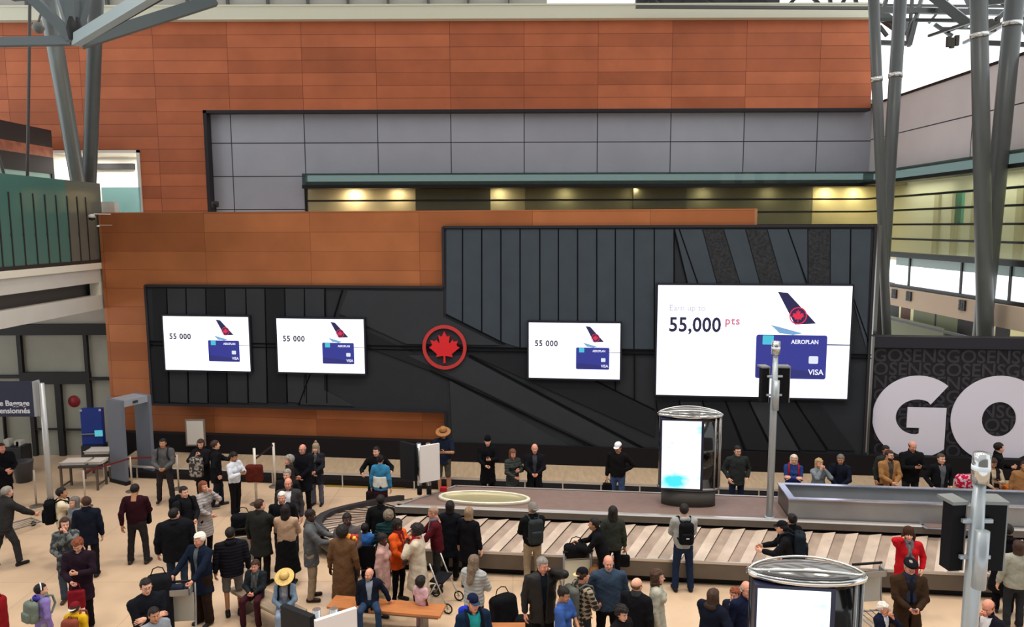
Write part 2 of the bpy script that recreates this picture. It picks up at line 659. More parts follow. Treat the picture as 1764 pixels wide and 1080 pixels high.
# lower level behind the beam
bm = bmesh.new()
y0_, y1_ = 20, YG
XQ = XR + 1.2
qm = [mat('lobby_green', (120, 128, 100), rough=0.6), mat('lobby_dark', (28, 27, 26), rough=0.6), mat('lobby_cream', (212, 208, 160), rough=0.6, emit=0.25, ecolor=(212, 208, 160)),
      mat('lobby_brown', (92, 52, 34), rough=0.6)]
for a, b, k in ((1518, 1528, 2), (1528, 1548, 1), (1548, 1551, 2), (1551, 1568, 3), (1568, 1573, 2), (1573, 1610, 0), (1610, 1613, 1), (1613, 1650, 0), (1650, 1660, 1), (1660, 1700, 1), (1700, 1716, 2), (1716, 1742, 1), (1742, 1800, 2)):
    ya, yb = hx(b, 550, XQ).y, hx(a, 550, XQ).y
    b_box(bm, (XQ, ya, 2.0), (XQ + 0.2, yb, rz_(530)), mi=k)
b_box(bm, (XQ - 0.5, hx(1650, 570, XQ).y, 2.0), (XQ - 0.45, hx(1523, 560, XQ).y, rz_(568)), mi=0)
struct('wall_lobby', bm, qm)
tag(text_mesh('poster_text', 'ART', 0.5, Matrix(((0, 0, -1, XQ - 0.01), (-1, 0, 0, hx(1559, 530, XQ).y + 0.4), (0, 1, 0, hx(1559, 552, XQ).z + 0.55), (0, 0, 0, 1))),
              mat('poster_orange', (170, 90, 50)), sx=0.7), 'orange lettering on the brown poster behind the left columns', 'lettering') if False else None

# ---- left side: passage opening, bulkhead, balcony, shopfront
bm = bmesh.new()
b_box(bm, (bxl - 0.2, YB + 2.0, 6.5), (bxr + 0.2, YB + 2.2, zb_t + 0.2))
b_box(bm, (bxl - 0.02, YB - 0.05, 6.5), (bxl + 0.05, YB + 2.0, zb_t))
b_box(bm, (bxr - 0.12, YB - 0.05, 6.5), (bxr, YB + 2.0, zb_t))
b_box(bm, (bxl, YB - 0.05, zb_t - 0.1), (bxr, YB + 2.0, zb_t))
struct('wall_passage', bm, mat('passage_white', (226, 222, 212), rough=0.6, spec=0.2))
for k in range(2):
    area_light('passage_lamp', (bxl + 1.0 + k * 1.6, YB + 1.0, zb_t - 0.15), 0.8, 60, (1, 0.97, 0.92), (0, 0, 0))
bm = bmesh.new()
b_box(bm, (pX(60, 285, YB + 1.9), YB + 1.8, pz(160, 292, YB + 1.9)), (pX(231, 285, YB + 1.9), YB + 2.0, pz(160, 282, YB + 1.9)))
struct('trim_6', bm, mat('slot_black', (30, 28, 30)))
g3 = glass('pale_blue_glass', (150, 196, 200), 0.55, rough=0.1, tint=(220, 245, 245))
bm = bmesh.new()
b_box(bm, (pX(178, 340, YB), YB - 0.1, 6.5), (pX(243, 340, YB), YB - 0.07, pz(200, 323)))
struct('window_6', bm, g3)
# dark banded bulkhead at far left
XK = -17.6
def kz(py): return hx(40, py, XK).z
bm = bmesh.new()
ya, yb = hx(-40, 220, XK).y, hx(88, 222, XK).y
for y0, y1, k in ((214.5, 246, 0), (246, 264, 1), (264, 294, 0)):
    b_box(bm, (XK - 4, ya, kz(y1)), (XK, yb, kz(y0)), mi=k)
b_box(bm, (XK - 0.1, ya, 6.5), (XK - 0.05, yb - 0.15, kz(294)), mi=2)
b_box(bm, (XK - 0.3, yb - 0.15, 6.5), (XK, yb, kz(294)), mi=0)
struct('wall_bulkhead', bm, [mat('bulkhead_dark', (50, 44, 44), rough=0.6), mat('copper_band', (170, 100, 76), rough=0.5, noise=0.3, nscale=4), mat('teal_pane', (140, 186, 178), rough=0.2)])

YS = 22.9                        # shopfront plane, left of the angled wall
XB = hy(181, 450, YS).x          # balcony edge line
def bz(py, px=181): return hx(px, py, XB).z
bm = bmesh.new()
ynear = 12.0
gt, gb = bz(317), bz(446)
g4 = glass('teal_balustrade', (74, 112, 104), 0.86, rough=0.12, tint=(120, 170, 160))
g5 = glass('bronze_balustrade', (98, 98, 88), 0.9, rough=0.15, tint=(150, 140, 120))
ysplit = hx(117, 380, XB).y
b_box(bm, (XB - 0.02, ynear, gb), (XB, ysplit, gt), mi=0)
b_box(bm, (XB - 0.02, ysplit, gb), (XB, YS, gt), mi=1)
struct('window_7', bm, [g4, g5])
bm = bmesh.new()
for px_ in (-20, 0, 19, 40, 61, 81, 100, 119, 136, 151):
    y_ = hx(px_, 400, XB).y
    b_box(bm, (XB + 0.002, y_ - 0.018, gb), (XB + 0.02, y_ + 0.018, bz(342)))
    b_box(bm, (XB - 0.02, y_ - 0.035, bz(402) - 0.03), (XB + 0.015, y_ + 0.035, bz(402) + 0.03))
b_box(bm, (XB - 0.14, ynear, gb - 0.1), (XB + 0.03, YS, gb))
struct('trim_7', bm, mat('bronze_rail', (40, 36, 34), rough=0.5))
bm = bmesh.new()
b_box(bm, (XB - 0.16, ynear, bz(462)), (XB + 0.06, YS, gb - 0.1), mi=1)
b_box(bm, (XB - 0.3, ynear, bz(485)), (XB, YS, bz(462)), mi=0)
b_box(bm, (XB - 0.3, ynear, bz(531)), (XB, YS, bz(507)), mi=0)
b_box(bm, (XB - 0.3, YS - 0.4, bz(531)), (XB - 0.001, YS, bz(485)), mi=1)
b_box(bm, (XB - 0.9, ynear, bz(531)), (XB - 0.5, YS, bz(462)), mi=2)
b_box(bm, (XB - 8, ynear, bz(462)), (XB - 0.3, YS, gb - 0.1), mi=0)
struct('wall_left', bm, [mat('fascia', (190, 186, 176), rough=0.6, noise=0.04, nscale=1.5), mat('fascia_trim', (214, 208, 190), rough=0.5), mat('fascia_slot', (92, 88, 84), rough=0.7)])
# balcony back wall (seen through the glass)
bm = bmesh.new()
b_box(bm, (XB - 3.2, ynear, gb), (XB - 3.0, YS + 1.0, gt - 0.2))
struct('wall_balcony', bm, mat('balcony_back', (96, 120, 112), rough=0.7))

# shopfront
def sx_(px): return hy(px, 650, YS).x
def sz_(py): return hy(90, py, YS).z
frosted = mat('frosted_door', (150, 152, 142), rough=0.35, spec=0.4, noise=0.05, nscale=2)
blackf = mat('shop_black', (20, 20, 21), rough=0.5)
bm = bmesh.new()
b_box(bm, (sx_(-120), YS + 0.05, sz_(560)), (sx_(215), YS + 0.3, 8.0), mi=0)
struct('wall_shopfront', bm, mat('fascia', (176, 172, 162)))
bm = bmesh.new()
b_box(bm, (sx_(-120), YS + 0.06, 0), (sx_(215), YS + 0.1, sz_(560)))
struct('window_8', bm, frosted)
bm = bmesh.new()
def fr(x0, y0, x1, y1, d=0.0):
    b_box(bm, (sx_(x0), YS - 0.06 - d, sz_(y1)), (sx_(x1), YS + 0.08, sz_(y0)))
fr(-120, 558, 215, 577)
fr(35, 577, 42, 660); fr(149, 577, 155, 660)
fr(36, 641, 156, 661, 0.02)
fr(-120, 646, 36, 651); fr(156, 650, 215, 655)
fr(48, 661, 55, 800); fr(94, 661, 104, 800); fr(148, 661, 156, 800)
fr(-120, 785, 215, 812, 0.03)
fr(0, 661, 2, 800)
fr(57, 738, 94, 740); fr(106, 739, 150, 741)
struct('door_1', bm, blackf)
bm = bmesh.new()
b_lathe(bm, [(0, 0), (0.19, 0), (0.19, 0.012), (0, 0.012)], seg=28)
c = hy(126, 692, YS)
o = obj_bm('door_sign', bm, mat('sign_red', (140, 30, 40), rough=0.5))
o.location = (c.x, YS + 0.055, c.z)
o.rotation_euler = (R(90), 0, 0)
tag(o, 'round dark red sign stuck on the frosted glass shop door', 'sign')

# ================================================================== LOWER ANGLED WALL
copper_lo = brick_mat('copper_lower', (172, 106, 66), (150, 88, 52), (118, 66, 40), 3.25, 0.56, hw(352, 400).x, hw(600, 433).z,
                      mortar=0.006, rough=0.4, metal=0.35, spec=0.3)
cl = hw(178, 500); cr = hw(1299, 400)
ztop = hw(700, 363).z
bm = bmesh.new()
a = Vector((cl.x, cl.y, 0)); b = Vector((cr.x, cr.y, 0))
b_prism(bm, [a, b, b + Vector((0, 0, ztop)), a + Vector((0, 0, ztop))], wn * 0.7)
struct('wall_copper', bm, copper_lo)
bm = bmesh.new()
b_prism(bm, [b + Vector((0.0, 0, 0)), b + wu * 0.07, b + wu * 0.07 + Vector((0, 0, ztop)), b + Vector((0, 0, ztop))], wn * 0.7)
struct('trim_8', bm, mat('copper_edge', (150, 104, 74), rough=0.5))

# feature wall: dark relief cladding
FO = 0.16
zf = hw(763, 390, FO).z
def P(px, py, off=FO):
    return hw(px, py, off)
out = [P(252, 491), P(763, 496), P(763, 391), P(1508, 388)]
rb = P(1508, 388); rb.z = 0.3
lb = P(770, 775); lb.z = 0.3
out += [rb, lb, P(770, 710), P(263, 695)]
out[1].z = out[0].z = P(500, 493).z
out[0].x, out[0].y = P(257, 590).x, P(257, 590).y
out[7].x, out[7].y = out[0].x, out[0].y
out[6].z = out[7].z = P(500, 702).z
out[1].x, out[1].y = P(766, 600).x, P(766, 600).y
out[2].x, out[2].y = out[1].x, out[1].y
out[5].x, out[5].y = out[1].x, out[1].y
out[6].x, out[6].y = out[1].x, out[1].y
out[2].z = out[3].z = P(1100, 390).z
dk = mat('clad_dark', (44, 47, 51), rough=0.75, spec=0.12, noise=0.06, nscale=1.5, bump=0.15, bscale=30)
bm = bmesh.new()
b_prism(bm, out, wn * (FO - 0.005))
fw = struct('wall_feature', bm, dk)
blu = mat('clad_blue', (58, 66, 74), rough=0.65, spec=0.16, noise=0.06, nscale=2)
blu2 = mat('clad_grey', (50, 53, 57), rough=0.7, spec=0.12, noise=0.05, nscale=2)
dk2 = mat('clad_black', (35, 37, 41), rough=0.75, spec=0.1)
tex = mat('clad_rough', (48, 49, 52), rough=0.9, spec=0.1, noise=0.35, nscale=14, bump=1.0, bscale=16)
grv = mat('groove', (14, 15, 17), rough=0.9, spec=0.05)
bm = bmesh.new()
SLABN = [0]
def slab(pts, mi, t=0.014):
    SLABN[0] += 1; t = t + SLABN[0] * 0.0003
    q = [P(x, y, FO + 0.001) for x, y in pts]
    b_prism(bm, q, -wn * t, mi)
def line(x0, y0, x1, y1, wpx=2.0, mi=3, t=0.046):
    dx, dy = x1 - x0, y1 - y0
    l = math.hypot(dx, dy); nx, ny = -dy / l * wpx / 2, dx / l * wpx / 2
    slab([(x0 + nx, y0 + ny), (x1 + nx, y1 + ny), (x1 - nx, y1 - ny), (x0 - nx, y0 - ny)], mi, 0.02)
# upper right vertical boards
xs = [768, 797, 830, 863, 896, 930, 962, 995, 1028, 1060, 1092, 1127, 1161]
def lowb(x): return 541 + (x - 768) * 0.50 if x < 870 else 598 + (x - 870) * 0.012
for a_, b_ in zip(xs[:-1], xs[1:]):
    slab([(a_ + 1, 395), (b_ - 1, 395), (b_ - 1 - (0 if b_ < 1161 else 0), lowb(b_)), (a_ + 1, lowb(a_))], 0)
for x in xs[1:]:
    line(x, 394, x, lowb(x))
# slanted boards over the big screen
def sl(x0, x1, x2, x3, mi, y0=395, y1=500): slab([(x0, y0), (x1, y0), (x2, y1), (x3, y1)], mi)
sl(1163, 1169, 1205, 1188, 0); sl(1171, 1209, 1237, 1207, 0)
sl(1211, 1245, 1277, 1239, 2); sl(1247, 1283, 1311, 1279, 0)
sl(1285, 1320, 1350, 1313, 2); sl(1322, 1356, 1394, 1352, 0)
sl(1358, 1390, 1390, 1396, 0); sl(1392, 1429, 1428, 1393, 2)
sl(1431, 1464, 1462, 1431, 0)
slab([(1466, 395), (1500, 395), (1492, 600), (1464, 500)], 0)
line(1170, 395, 1206, 500); line(1162, 400, 1187, 500); line(1357, 395, 1394, 500); line(1465, 500, 1497, 592); line(1465, 395, 1464, 500)
# left wing boards
xl_ = [262, 288, 321, 355, 388, 424, 457, 491, 525, 560]
for k, (a_, b_) in enumerate(zip(xl_[:-1], xl_[1:])):
    slab([(a_ + 1, 497), (b_ - 1, 497), (b_ - 1 + (5 if b_ < 500 else 0), 694), (a_ + 1 + (5 if a_ < 500 else 0), 692)], 1 if k % 3 else 4)
    line(b_, 497, b_ + 4, 694, 1.6)
line(590, 500, 556, 610, 2); line(548, 610, 515, 697, 2)
slab([(537, 660), (518, 696), (610, 699)], 1)
# broad diagonal bands across the middle
slab([(600, 500), (764, 502), (764, 546), (860, 594), (700, 592), (585, 540)], 1)
slab([(630, 570), (705, 604), (900, 700), (1126, 778), (1030, 776), (820, 668), (640, 600)], 4)
slab([(810, 610), (930, 612), (1128, 706), (1128, 752)], 4)
slab([(704, 612), (800, 612), (1100, 772), (1040, 772)], 1)
slab([(775, 655), (830, 684), (990, 774), (780, 768)], 1)
line(768, 541, 870, 592, 2); line(935, 612, 1128, 706, 2); line(740, 637, 1030, 772, 2); line(808, 612, 1110, 772, 2)
for x, y1 in ((1028, 655), (1060, 672), (1093, 690)):
    line(x, 612, x, y1, 1.6)
# boards below the big screen, fanning out
for k in range(9):
    x0 = 1130 + k * 40; x1 = x0 + 12 + k * 7
    if x1 + 30 > 1485: break
    slab([(x0 + 1, 692), (x0 + 38, 692), (x1 + 42 + (k * 1.0), 776), (x1 + 3, 774)], (4, 1, 4)[k % 3])
    line(x0, 690, x1, 776, 1.6)
# service rail running behind the screens
line(258, 588, 1500, 611, 2.2); line(258, 594, 1500, 617, 1.6)
cladding = obj_bm('trim_9', bm, [blu, blu2, tex, grv, dk2])
cladding['kind'] = 'structure'
# raised dark border around the cladding
bm = bmesh.new()
for i in range(len(out)):
    a_, b_ = out[i], out[(i + 1) % len(out)]
    if (b_ - a_).length < 0.2 or i == 4: continue
    b_beam(bm, a_ - wn * 0.02, b_ - wn * 0.02, 0.07, 0.07, up=tuple(-wn))
struct('trim_10', bm, mat('dark_frame', (38, 34, 38)))
# baseboard
bm = bmesh.new()
a_ = hw(196, 742, FO + 0.1); b_ = hw(1940, 795, FO + 0.1)
zt_ = hw(800, 763, FO + 0.1).z
q0, q1 = Vector((a_.x, a_.y, 0)), Vector((b_.x, b_.y, 0))
b_prism(bm, [q0, q1, q1 + Vector((0, 0, zt_)), q0 + Vector((0, 0, zt_))], wn * 0.3)
struct('baseboard_back', bm, mat('base_black', (24, 22, 24), rough=0.7, spec=0.15))

# ---- GO wall
gl = hw(1499, 700, 0.02); gr = hw(2050, 700, 0.02)
zt_ = hw(1620, 580, 0.02).z
bm = bmesh.new()
q0, q1 = Vector((gl.x, gl.y, 0)), Vector((gr.x, gr.y, 0))
b_prism(bm, [q0, q1, q1 + Vector((0, 0, zt_)), q0 + Vector((0, 0, zt_))], wn * 0.25, 0)
zh = hw(1620, 599, 0.02).z
b_prism(bm, [q0 + Vector((0, 0, zh)), q1 + Vector((0, 0, zh)), q1 + Vector((0, 0, zt_)), q0 + Vector((0, 0, zt_))], -wn * 0.12, 1)
struct('wall_mural', bm, [mat('mural_black', (27, 26, 29), rough=0.6, spec=0.2), mat('mural_header', (40, 40, 46), rough=0.6, spec=0.2)])
bm = bmesh.new()
s0 = hw(1497, 700, 0.2); s1 = hw(1500.5, 700, 0.2)
b_prism(bm, [Vector((s0.x, s0.y, 0.5)), Vector((s1.x, s1.y, 0.5)), Vector((s1.x, s1.y, zt_)), Vector((s0.x, s0.y, zt_))], wn * 0.15)
struct('trim_11', bm, mat('steel_trim', (120, 120, 118), rough=0.3, metal=0.8))
bm = bmesh.new()
s0 = hw(1509, 480, -0.3); s1 = hw(1515, 480, -0.3)
b_prism(bm, [Vector((s0.x, s0.y, 0)), Vector((s1.x, s1.y, 0)), Vector((s1.x, s1.y, zf)), Vector((s0.x, s0.y, zf))], wn * 0.2)
struct('trim_12', bm, mat('steel_trim', (120, 120, 118)))
# big letters
def wall_M(px, py, off):
    c = hw(px, py, off)
    return Matrix.Translation(c) @ WM
def px_per_m(px, py):
    return 1.0 / ((hw(px + 10, py) - hw(px, py)).length / 10)
S = 1.0 / px_per_m(1620, 718)
def poly_text(name, outer, hole, M, m, parent=None, t=0.03):
    """flat letter with optional hole: outer and hole are matched rings of equal length"""
    bm = bmesh.new()
    n = len(outer)
    def ring(pts, z): return [bm.verts.new((x, y, z)) for x, y in pts]
    if hole:
        o1, h1, o0, h0 = ring(outer, t), ring(hole, t), ring(outer, 0), ring(hole, 0)
        for i in range(n):
            j = (i + 1) % n
            bm.faces.new([o1[i], o1[j], h1[j], h1[i]]); bm.faces.new([o0[j], o0[i], o1[i] if 0 else o1[i], o1[j]])
            bm.faces.new([h1[i], h1[j], h0[j], h0[i]])
    else:
        b_prism(bm, [(x, y, 0) for x, y in outer], (0, 0, t))
    bmesh.ops.transform(bm, matrix=M, verts=bm.verts)
    bmesh.ops.triangulate(bm, faces=[f for f in bm.faces if len(f.verts) > 4])
    return obj_bm(name, bm, m, parent)
white_l = mat('letter_white', (214, 210, 222), rough=0.5, spec=0.3)
N = 64
ro = [(S * 82 * math.cos(2 * PI * k / N), S * 80 * math.sin(2 * PI * k / N)) for k in range(N)]
ri = [(S * 29 * math.cos(2 * PI * k / N), S * 32 * math.sin(2 * PI * k / N)) for k in range(N)]
o = poly_text('mural_letter', ro, ri, wall_M(1720, 722, 0.03), white_l)
tag(o, 'giant white letter O on the black wall at the right', 'letter', None)
gpts = []
c0 = (0, 0)
a0 = math.degrees(math.atan2(718 - 660, 1627 - 1578)); a1 = -50
ang = a0
while ang < 360 - 48:
    gpts.append((78 * math.cos(R(ang)), 77 * math.sin(R(ang)))); ang += 5
gpts += [(50, -62), (50, 18), (-17, 18), (-17, -20), (5, -20), (5, -31)]
ang = 270
while ang > 58:
    gpts.append((37 * math.cos(R(ang)) + 0, 33 * math.sin(R(ang)) - 0)); ang -= 8
gpts.append((22, 24))
gpts = [(max(x, -77) * S, y * S) for x, y in gpts]
o = poly_text('mural_letter', gpts, None, wall_M(1579, 718, 0.03), white_l)
tag(o, 'giant white letter G on the black wall beside the dark cladding', 'letter', None)
relief = mat('mural_relief', (50, 48, 55), rough=0.5, spec=0.3)
rows = []
for k in range(8):
    yy = 622 + k * 23
    off = (k * 37) % 60
    c = hw(1503 - off * 0 , yy, 0.022)
    t = text_mesh('mural_pattern', ('GOSENSGOSENSGOSENSGOSENS', 'OSENSGOSENSGOSENSGOSENSG', 'NSGOSENSGOSENSGOSENSGOSE')[k % 3], 0.50, Matrix.Translation(c) @ WM, relief, extrude=0.005, bold=0.008)
    t['kind'] = 'structure'

# ================================================================== CONVEYOR ALONG THE WALL
bm = bmesh.new()
A0 = hw(243, 780, 0); B0 = hw(1990, 800, 0)
def along(off, z):
    return [Vector((A0.x, A0.y, z)) - wn * off, Vector((B0.x, B0.y, z)) - wn * off]
prof = [(0.26, 0.50, 0), (1.30, 0.36, 0), (1.32, 0.30, 1), (1.62, 0.30, 1), (1.62, 0.02, 1), (1.55, 0.0, 1)]
zb = hw(900, 799, 0.26).z
prof = [(o_, z_ + zb - 0.50, k_) for o_, z_, k_ in prof[:4]] + [(1.62, 0.0, 1)]
for (o0, z0, k0), (o1, z1, k1) in zip(prof[:-1], prof[1:]):
    p, q = along(o0, z0), along(o1, z1)
    f = bm.faces.new([bm.verts.new(v) for v in (p[0], p[1], q[1], q[0])]); f.material_index = k1 if k1 else 0
p, q = along(prof[0][0], 0), along(prof[0][0], prof[0][1])
pl = [along(o_, z_)[0] for o_, z_, _ in prof] + [along(prof[0][0], 0)[0]]
f = bm.faces.new([bm.verts.new(v) for v in pl]); f.material_index = 1
belt_b = mat('belt_far', (168, 146, 120), rough=0.45, spec=0.3, noise=0.12, nscale=3, stretch=(4, 1, 1))
o = obj_bm('wall_conveyor', bm, [belt_b, mat('rubber_black', (22, 20, 21), rough=0.6, spec=0.2)])
tag(o, 'long beige baggage conveyor running along the foot of the back wall', 'conveyor')
bm = bmesh.new()
zr_ = hw(900, 827, 1.7).z
pr = along(1.75, zr_)
b_beam(bm, pr[0], pr[1], 0.05, 0.05)
k = 0
L_ = (pr[1] - pr[0]).length
while k * 1.0 < L_:
    p = pr[0] + (pr[1] - pr[0]).normalized() * k
    b_box(bm, (p.x - 0.015, p.y - 0.015, 0), (p.x + 0.015, p.y + 0.015, p.z))
    k += 1.02
rail = obj_bm('guard_rail', bm, mat('rail_steel', (205, 202, 198), rough=0.3, metal=0.6))
tag(rail, 'low bright steel guard rail in front of the conveyor along the back wall', 'rail')
bm = bmesh.new()
pr0, pr1 = hz(560, 838, 0.01), hz(700, 842, 0.01)
b_prism(bm, [pr0, pr1, pr1 + Vector((0, .14, 0)), pr0 + Vector((0, .14, 0))], (0, 0, 0.004))
o = struct('trim_13', bm, mat('yellow_line', (150, 120, 40)))

# ================================================================== SCREENS
def emat(name, color, s=1.0):
    if name in MATS: return MATS[name]
    m = mat(name, color, rough=0.3, spec=0.2, emit=s)
    m.node_tree.nodes['Principled BSDF'].inputs['Base Color'].default_value = (0.02, 0.02, 0.02, 1)
    return m

LEAF = [(0, 1.0), (.13, .72), (.22, .66), (.36, .76), (.28, .30), (.34, .26), (.52, .48), (.58, .36), (.86, .42), (.76, .16),
        (.82, .06), (.96, 0.0), (.52, -.36), (.46, -.44), (.52, -.60), (.10, -.52), (.05, -.54)]
LEAF = LEAF + [(.06, -.98), (-.06, -.98)] + [(-x, y) for x, y in LEAF[::-1][:-1]]


def flat_poly(name, pts, M, m, parent=None, t=0.003):
    bm = bmesh.new()
    b_prism(bm, [(x, y, 0) for x, y in pts], (0, 0, t))
    bmesh.ops.transform(bm, matrix=M, verts=bm.verts)
    bmesh.ops.triangulate(bm, faces=[f for f in bm.faces if len(f.verts) > 4])
    return obj_bm(name, bm, m, parent)


def ring_poly(name, r0, r1, M, m, parent=None, t=0.003, n=40, cx=0, cy=0):
    a = [(cx + r0 * math.cos(2 * PI * k / n), cy + r0 * math.sin(2 * PI * k / n)) for k in range(n)]
    b = [(cx + r1 * math.cos(2 * PI * k / n), cy + r1 * math.sin(2 * PI * k / n)) for k in range(n)]
    return poly_text(name, a, b, M, m, parent, t)


def rrect(x0, y0, x1, y1, r, n=4):
    pts = []
    for cx, cy, a0 in ((x1 - r, y1 - r, 0), (x0 + r, y1 - r, 90), (x0 + r, y0 + r, 180), (x1 - r, y0 + r, 270)):
        for k in range(n + 1):
            a = R(a0 + 90 * k / n)
            pts.append((cx + r * math.cos(a), cy + r * math.sin(a)))
    return pts


def screen(px0, py0, px1, py1, label, big=False):
    """LED screen on the lower wall; content laid out on a 332 x 193 grid"""
    off = FO + 0.16
    cx, cy = (px0 + px1) / 2, (py0 + py1) / 2
    l = hw(px0, cy, off); r = hw(px1, cy, off)
    W_ = (r - l).length
    zt_ = hw(cx, py0, off).z; zb_ = hw(cx, py1, off).z
    H_ = zt_ - zb_
    base = Vector((l.x, l.y, zb_))
    root = empty('led_screen', Vector(((l.x + r.x) / 2, (l.y + r.y) / 2, zb_)))
    M0 = Matrix.Translation(base - root.location) @ WM
    tag(root, label, 'screen', 'screens on the dark wall')
    bm = bmesh.new()
    b_box(bm, (-0.05, -0.05, -0.15), (W_ + 0.05, H_ + 0.05, -0.01), M=M0)
    obj_bm('housing', bm, mat('screen_housing', (22, 22, 34), rough=0.5), root)
    bm = bmesh.new()
    b_box(bm, (0, 0, -0.01), (W_, H_, 0), M=M0)
    pnl = obj_bm('display', bm, emat('screen_white', (238, 240, 255), 1.7), root)
    sx, sy = W_ / 332, H_ / 193
    D = lambda dz: M0 @ Matrix.Translation((0, 0, dz)) @ Matrix.Diagonal((sx, sy, 1, 1))
    navy = emat('screen_navy', (24, 24, 64), 0.9)
    txt = 0.6
    if big:
        text_mesh('digits', '55,000', 35, D(0.003) @ Matrix.Translation((20, 113, 0)), navy, pnl, bold=0.8, extrude=0.002, sx=0.92, space=1.05)
        text_mesh('digits', 'pts', 19, D(0.003) @ Matrix.Translation((118, 126, 0)), emat('screen_pink', (222, 130, 155), 0.9), pnl, bold=0.5, extrude=0.002, space=1.15)
        text_mesh('digits', 'Earn up to', 15, D(0.003) @ Matrix.Translation((20, 149, 0)), emat('screen_faint', (196, 190, 205), 0.95), pnl, extrude=0.002)
    else:
        text_mesh('digits', '55 000', 28, D(0.003) @ Matrix.Translation((22, 112, 0)), emat('screen_slate', (34, 36, 54), 0.5), pnl, bold=0.9, extrude=0.002, sx=0.98, space=1.12)
    # tail fin
    flat_poly('tail_fin', [(207, 183), (224, 181), (274, 129), (238, 127)], D(0.001), emat('screen_tail', (28, 26, 78), 0.9), pnl, 0.002)
    red = emat('screen_red', (225, 30, 70), 1.0)
    ring_poly('tail_mark', 15, 13, D(0.003) @ Matrix.Translation((243, 142, 0)), red, pnl, 0.001, 28)
    flat_poly('tail_mark', [(x * 11, y * 11) for x, y in LEAF], D(0.003) @ Matrix.Translation((243, 142, 0)), red, pnl, 0.001)
    flat_poly('tail_wing', [(197, 126), (214, 122), (252, 112), (236, 109), (212, 112), (206, 118)], D(0.001), emat('screen_wing', (120, 165, 205), 1.0), pnl, 0.002)
    # bank card
    flat_poly('card_picture', rrect(173, 33, 294, 109, 4), D(0.002), emat('screen_card', (42, 48, 140), 1.0), pnl, 0.002)
    flat_poly('card_picture', [(175, 55), (215, 52), (290, 44), (292, 36), (176, 36)], D(0.005), emat('screen_card2', (36, 40, 112), 1.0), pnl, 0.001)
    flat_poly('card_picture', rrect(184, 92, 203, 108, 1), D(0.005), emat('screen_teal', (70, 190, 215), 1.0), pnl, 0.001)
    flat_poly('card_picture', rrect(264, 60, 280, 73, 2), D(0.005), emat('screen_chip', (215, 220, 235), 1.1), pnl, 0.001)
    lt = emat('screen_letter', (228, 230, 250), 1.2)
    text_mesh('card_lettering', 'AEROPLAN', 10, D(0.009) @ Matrix.Translation((233, 94, 0)), lt, pnl, extrude=0.001, bold=0.2, sx=0.92)
    text_mesh('card_lettering', 'VISA', 13, D(0.009) @ Matrix.Translation((264, 41, 0)), lt, pnl, extrude=0.001, bold=0.2)
    flat_poly('seam', [(294, 92), (332, 92), (332, 94), (294, 94)], D(0.001), emat('screen_seam', (40, 60, 100), 0.8), pnl, 0.001)
    return root


screen(283, 545.5, 429, 638, 'small white screen at the far left of the dark wall, showing 55 000')
screen(478, 549.5, 627, 642, 'small white screen just left of the red leaf roundel, showing 55 000 and a card')
screen(911, 556.5, 1068, 652, 'small white screen between the red leaf roundel and the giant screen')
screen(1132, 492, 1464, 683.5, 'giant white screen at the right of the dark wall, showing 55,000 pts', big=True)

# red maple leaf roundel
c = hw(766, 598, FO + 0.05)
rt = empty('leaf_roundel', c)
tag(rt, 'red maple leaf inside a red ring, mounted in the middle of the dark wall', 'emblem')
S2 = 1.0 / px_per_m(766, 598)
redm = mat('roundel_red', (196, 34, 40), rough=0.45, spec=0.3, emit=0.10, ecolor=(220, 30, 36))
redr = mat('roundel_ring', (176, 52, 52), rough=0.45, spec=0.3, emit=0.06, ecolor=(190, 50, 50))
poly_text('ring', [(S2 * 37.5 * math.cos(2 * PI * k / 60 - PI / 2 ), S2 * 37.5 * math.sin(2 * PI * k / 60 - PI / 2)) for k in range(60)],
          [(S2 * 32 * math.cos(2 * PI * k / 60 - PI / 2), S2 * 32 * math.sin(2 * PI * k / 60 - PI / 2)) for k in range(60)], WM, redr, rt, 0.05)
flat_poly('leaf', [(x * S2 * 27, y * S2 * 27) for x, y in LEAF], WM, redm, rt, 0.07)

# ================================================================== STEEL COLUMNS
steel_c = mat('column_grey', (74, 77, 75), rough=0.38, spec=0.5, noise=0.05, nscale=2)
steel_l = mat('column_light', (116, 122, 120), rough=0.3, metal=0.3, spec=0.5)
clampm = mat('column_ring', (200, 200, 196), rough=0.25, metal=0.8)
def column(p0, p1, r0, r1, label, group, ring=None, m=steel_c):
    p0, p1 = Vector(p0), Vector(p1)
    root = empty('steel_column', p0)
    tag(root, label, 'column', group)
    d = p1 - p0
    bm = bmesh.new()
    b_tube(bm, [Vector((0, 0, 0)) + d * t for t in (0, .3, .6, 1.0)], [r0, (r0 * .7 + r1 * .3) * 1.02, (r0 * .4 + r1 * .6) * 1.02, r1], seg=24)
    obj_bm('shaft', bm, m, root)
    if ring:
        bm = bmesh.new()
        for t in ring:
            q = d * t
            b_tube(bm, [q - d.normalized() * 0.06, q + d.normalized() * 0.06], (r0 * (1 - t) + r1 * t) + 0.02, seg=24)
        obj_bm('collar', bm, clampm, root)
    return root

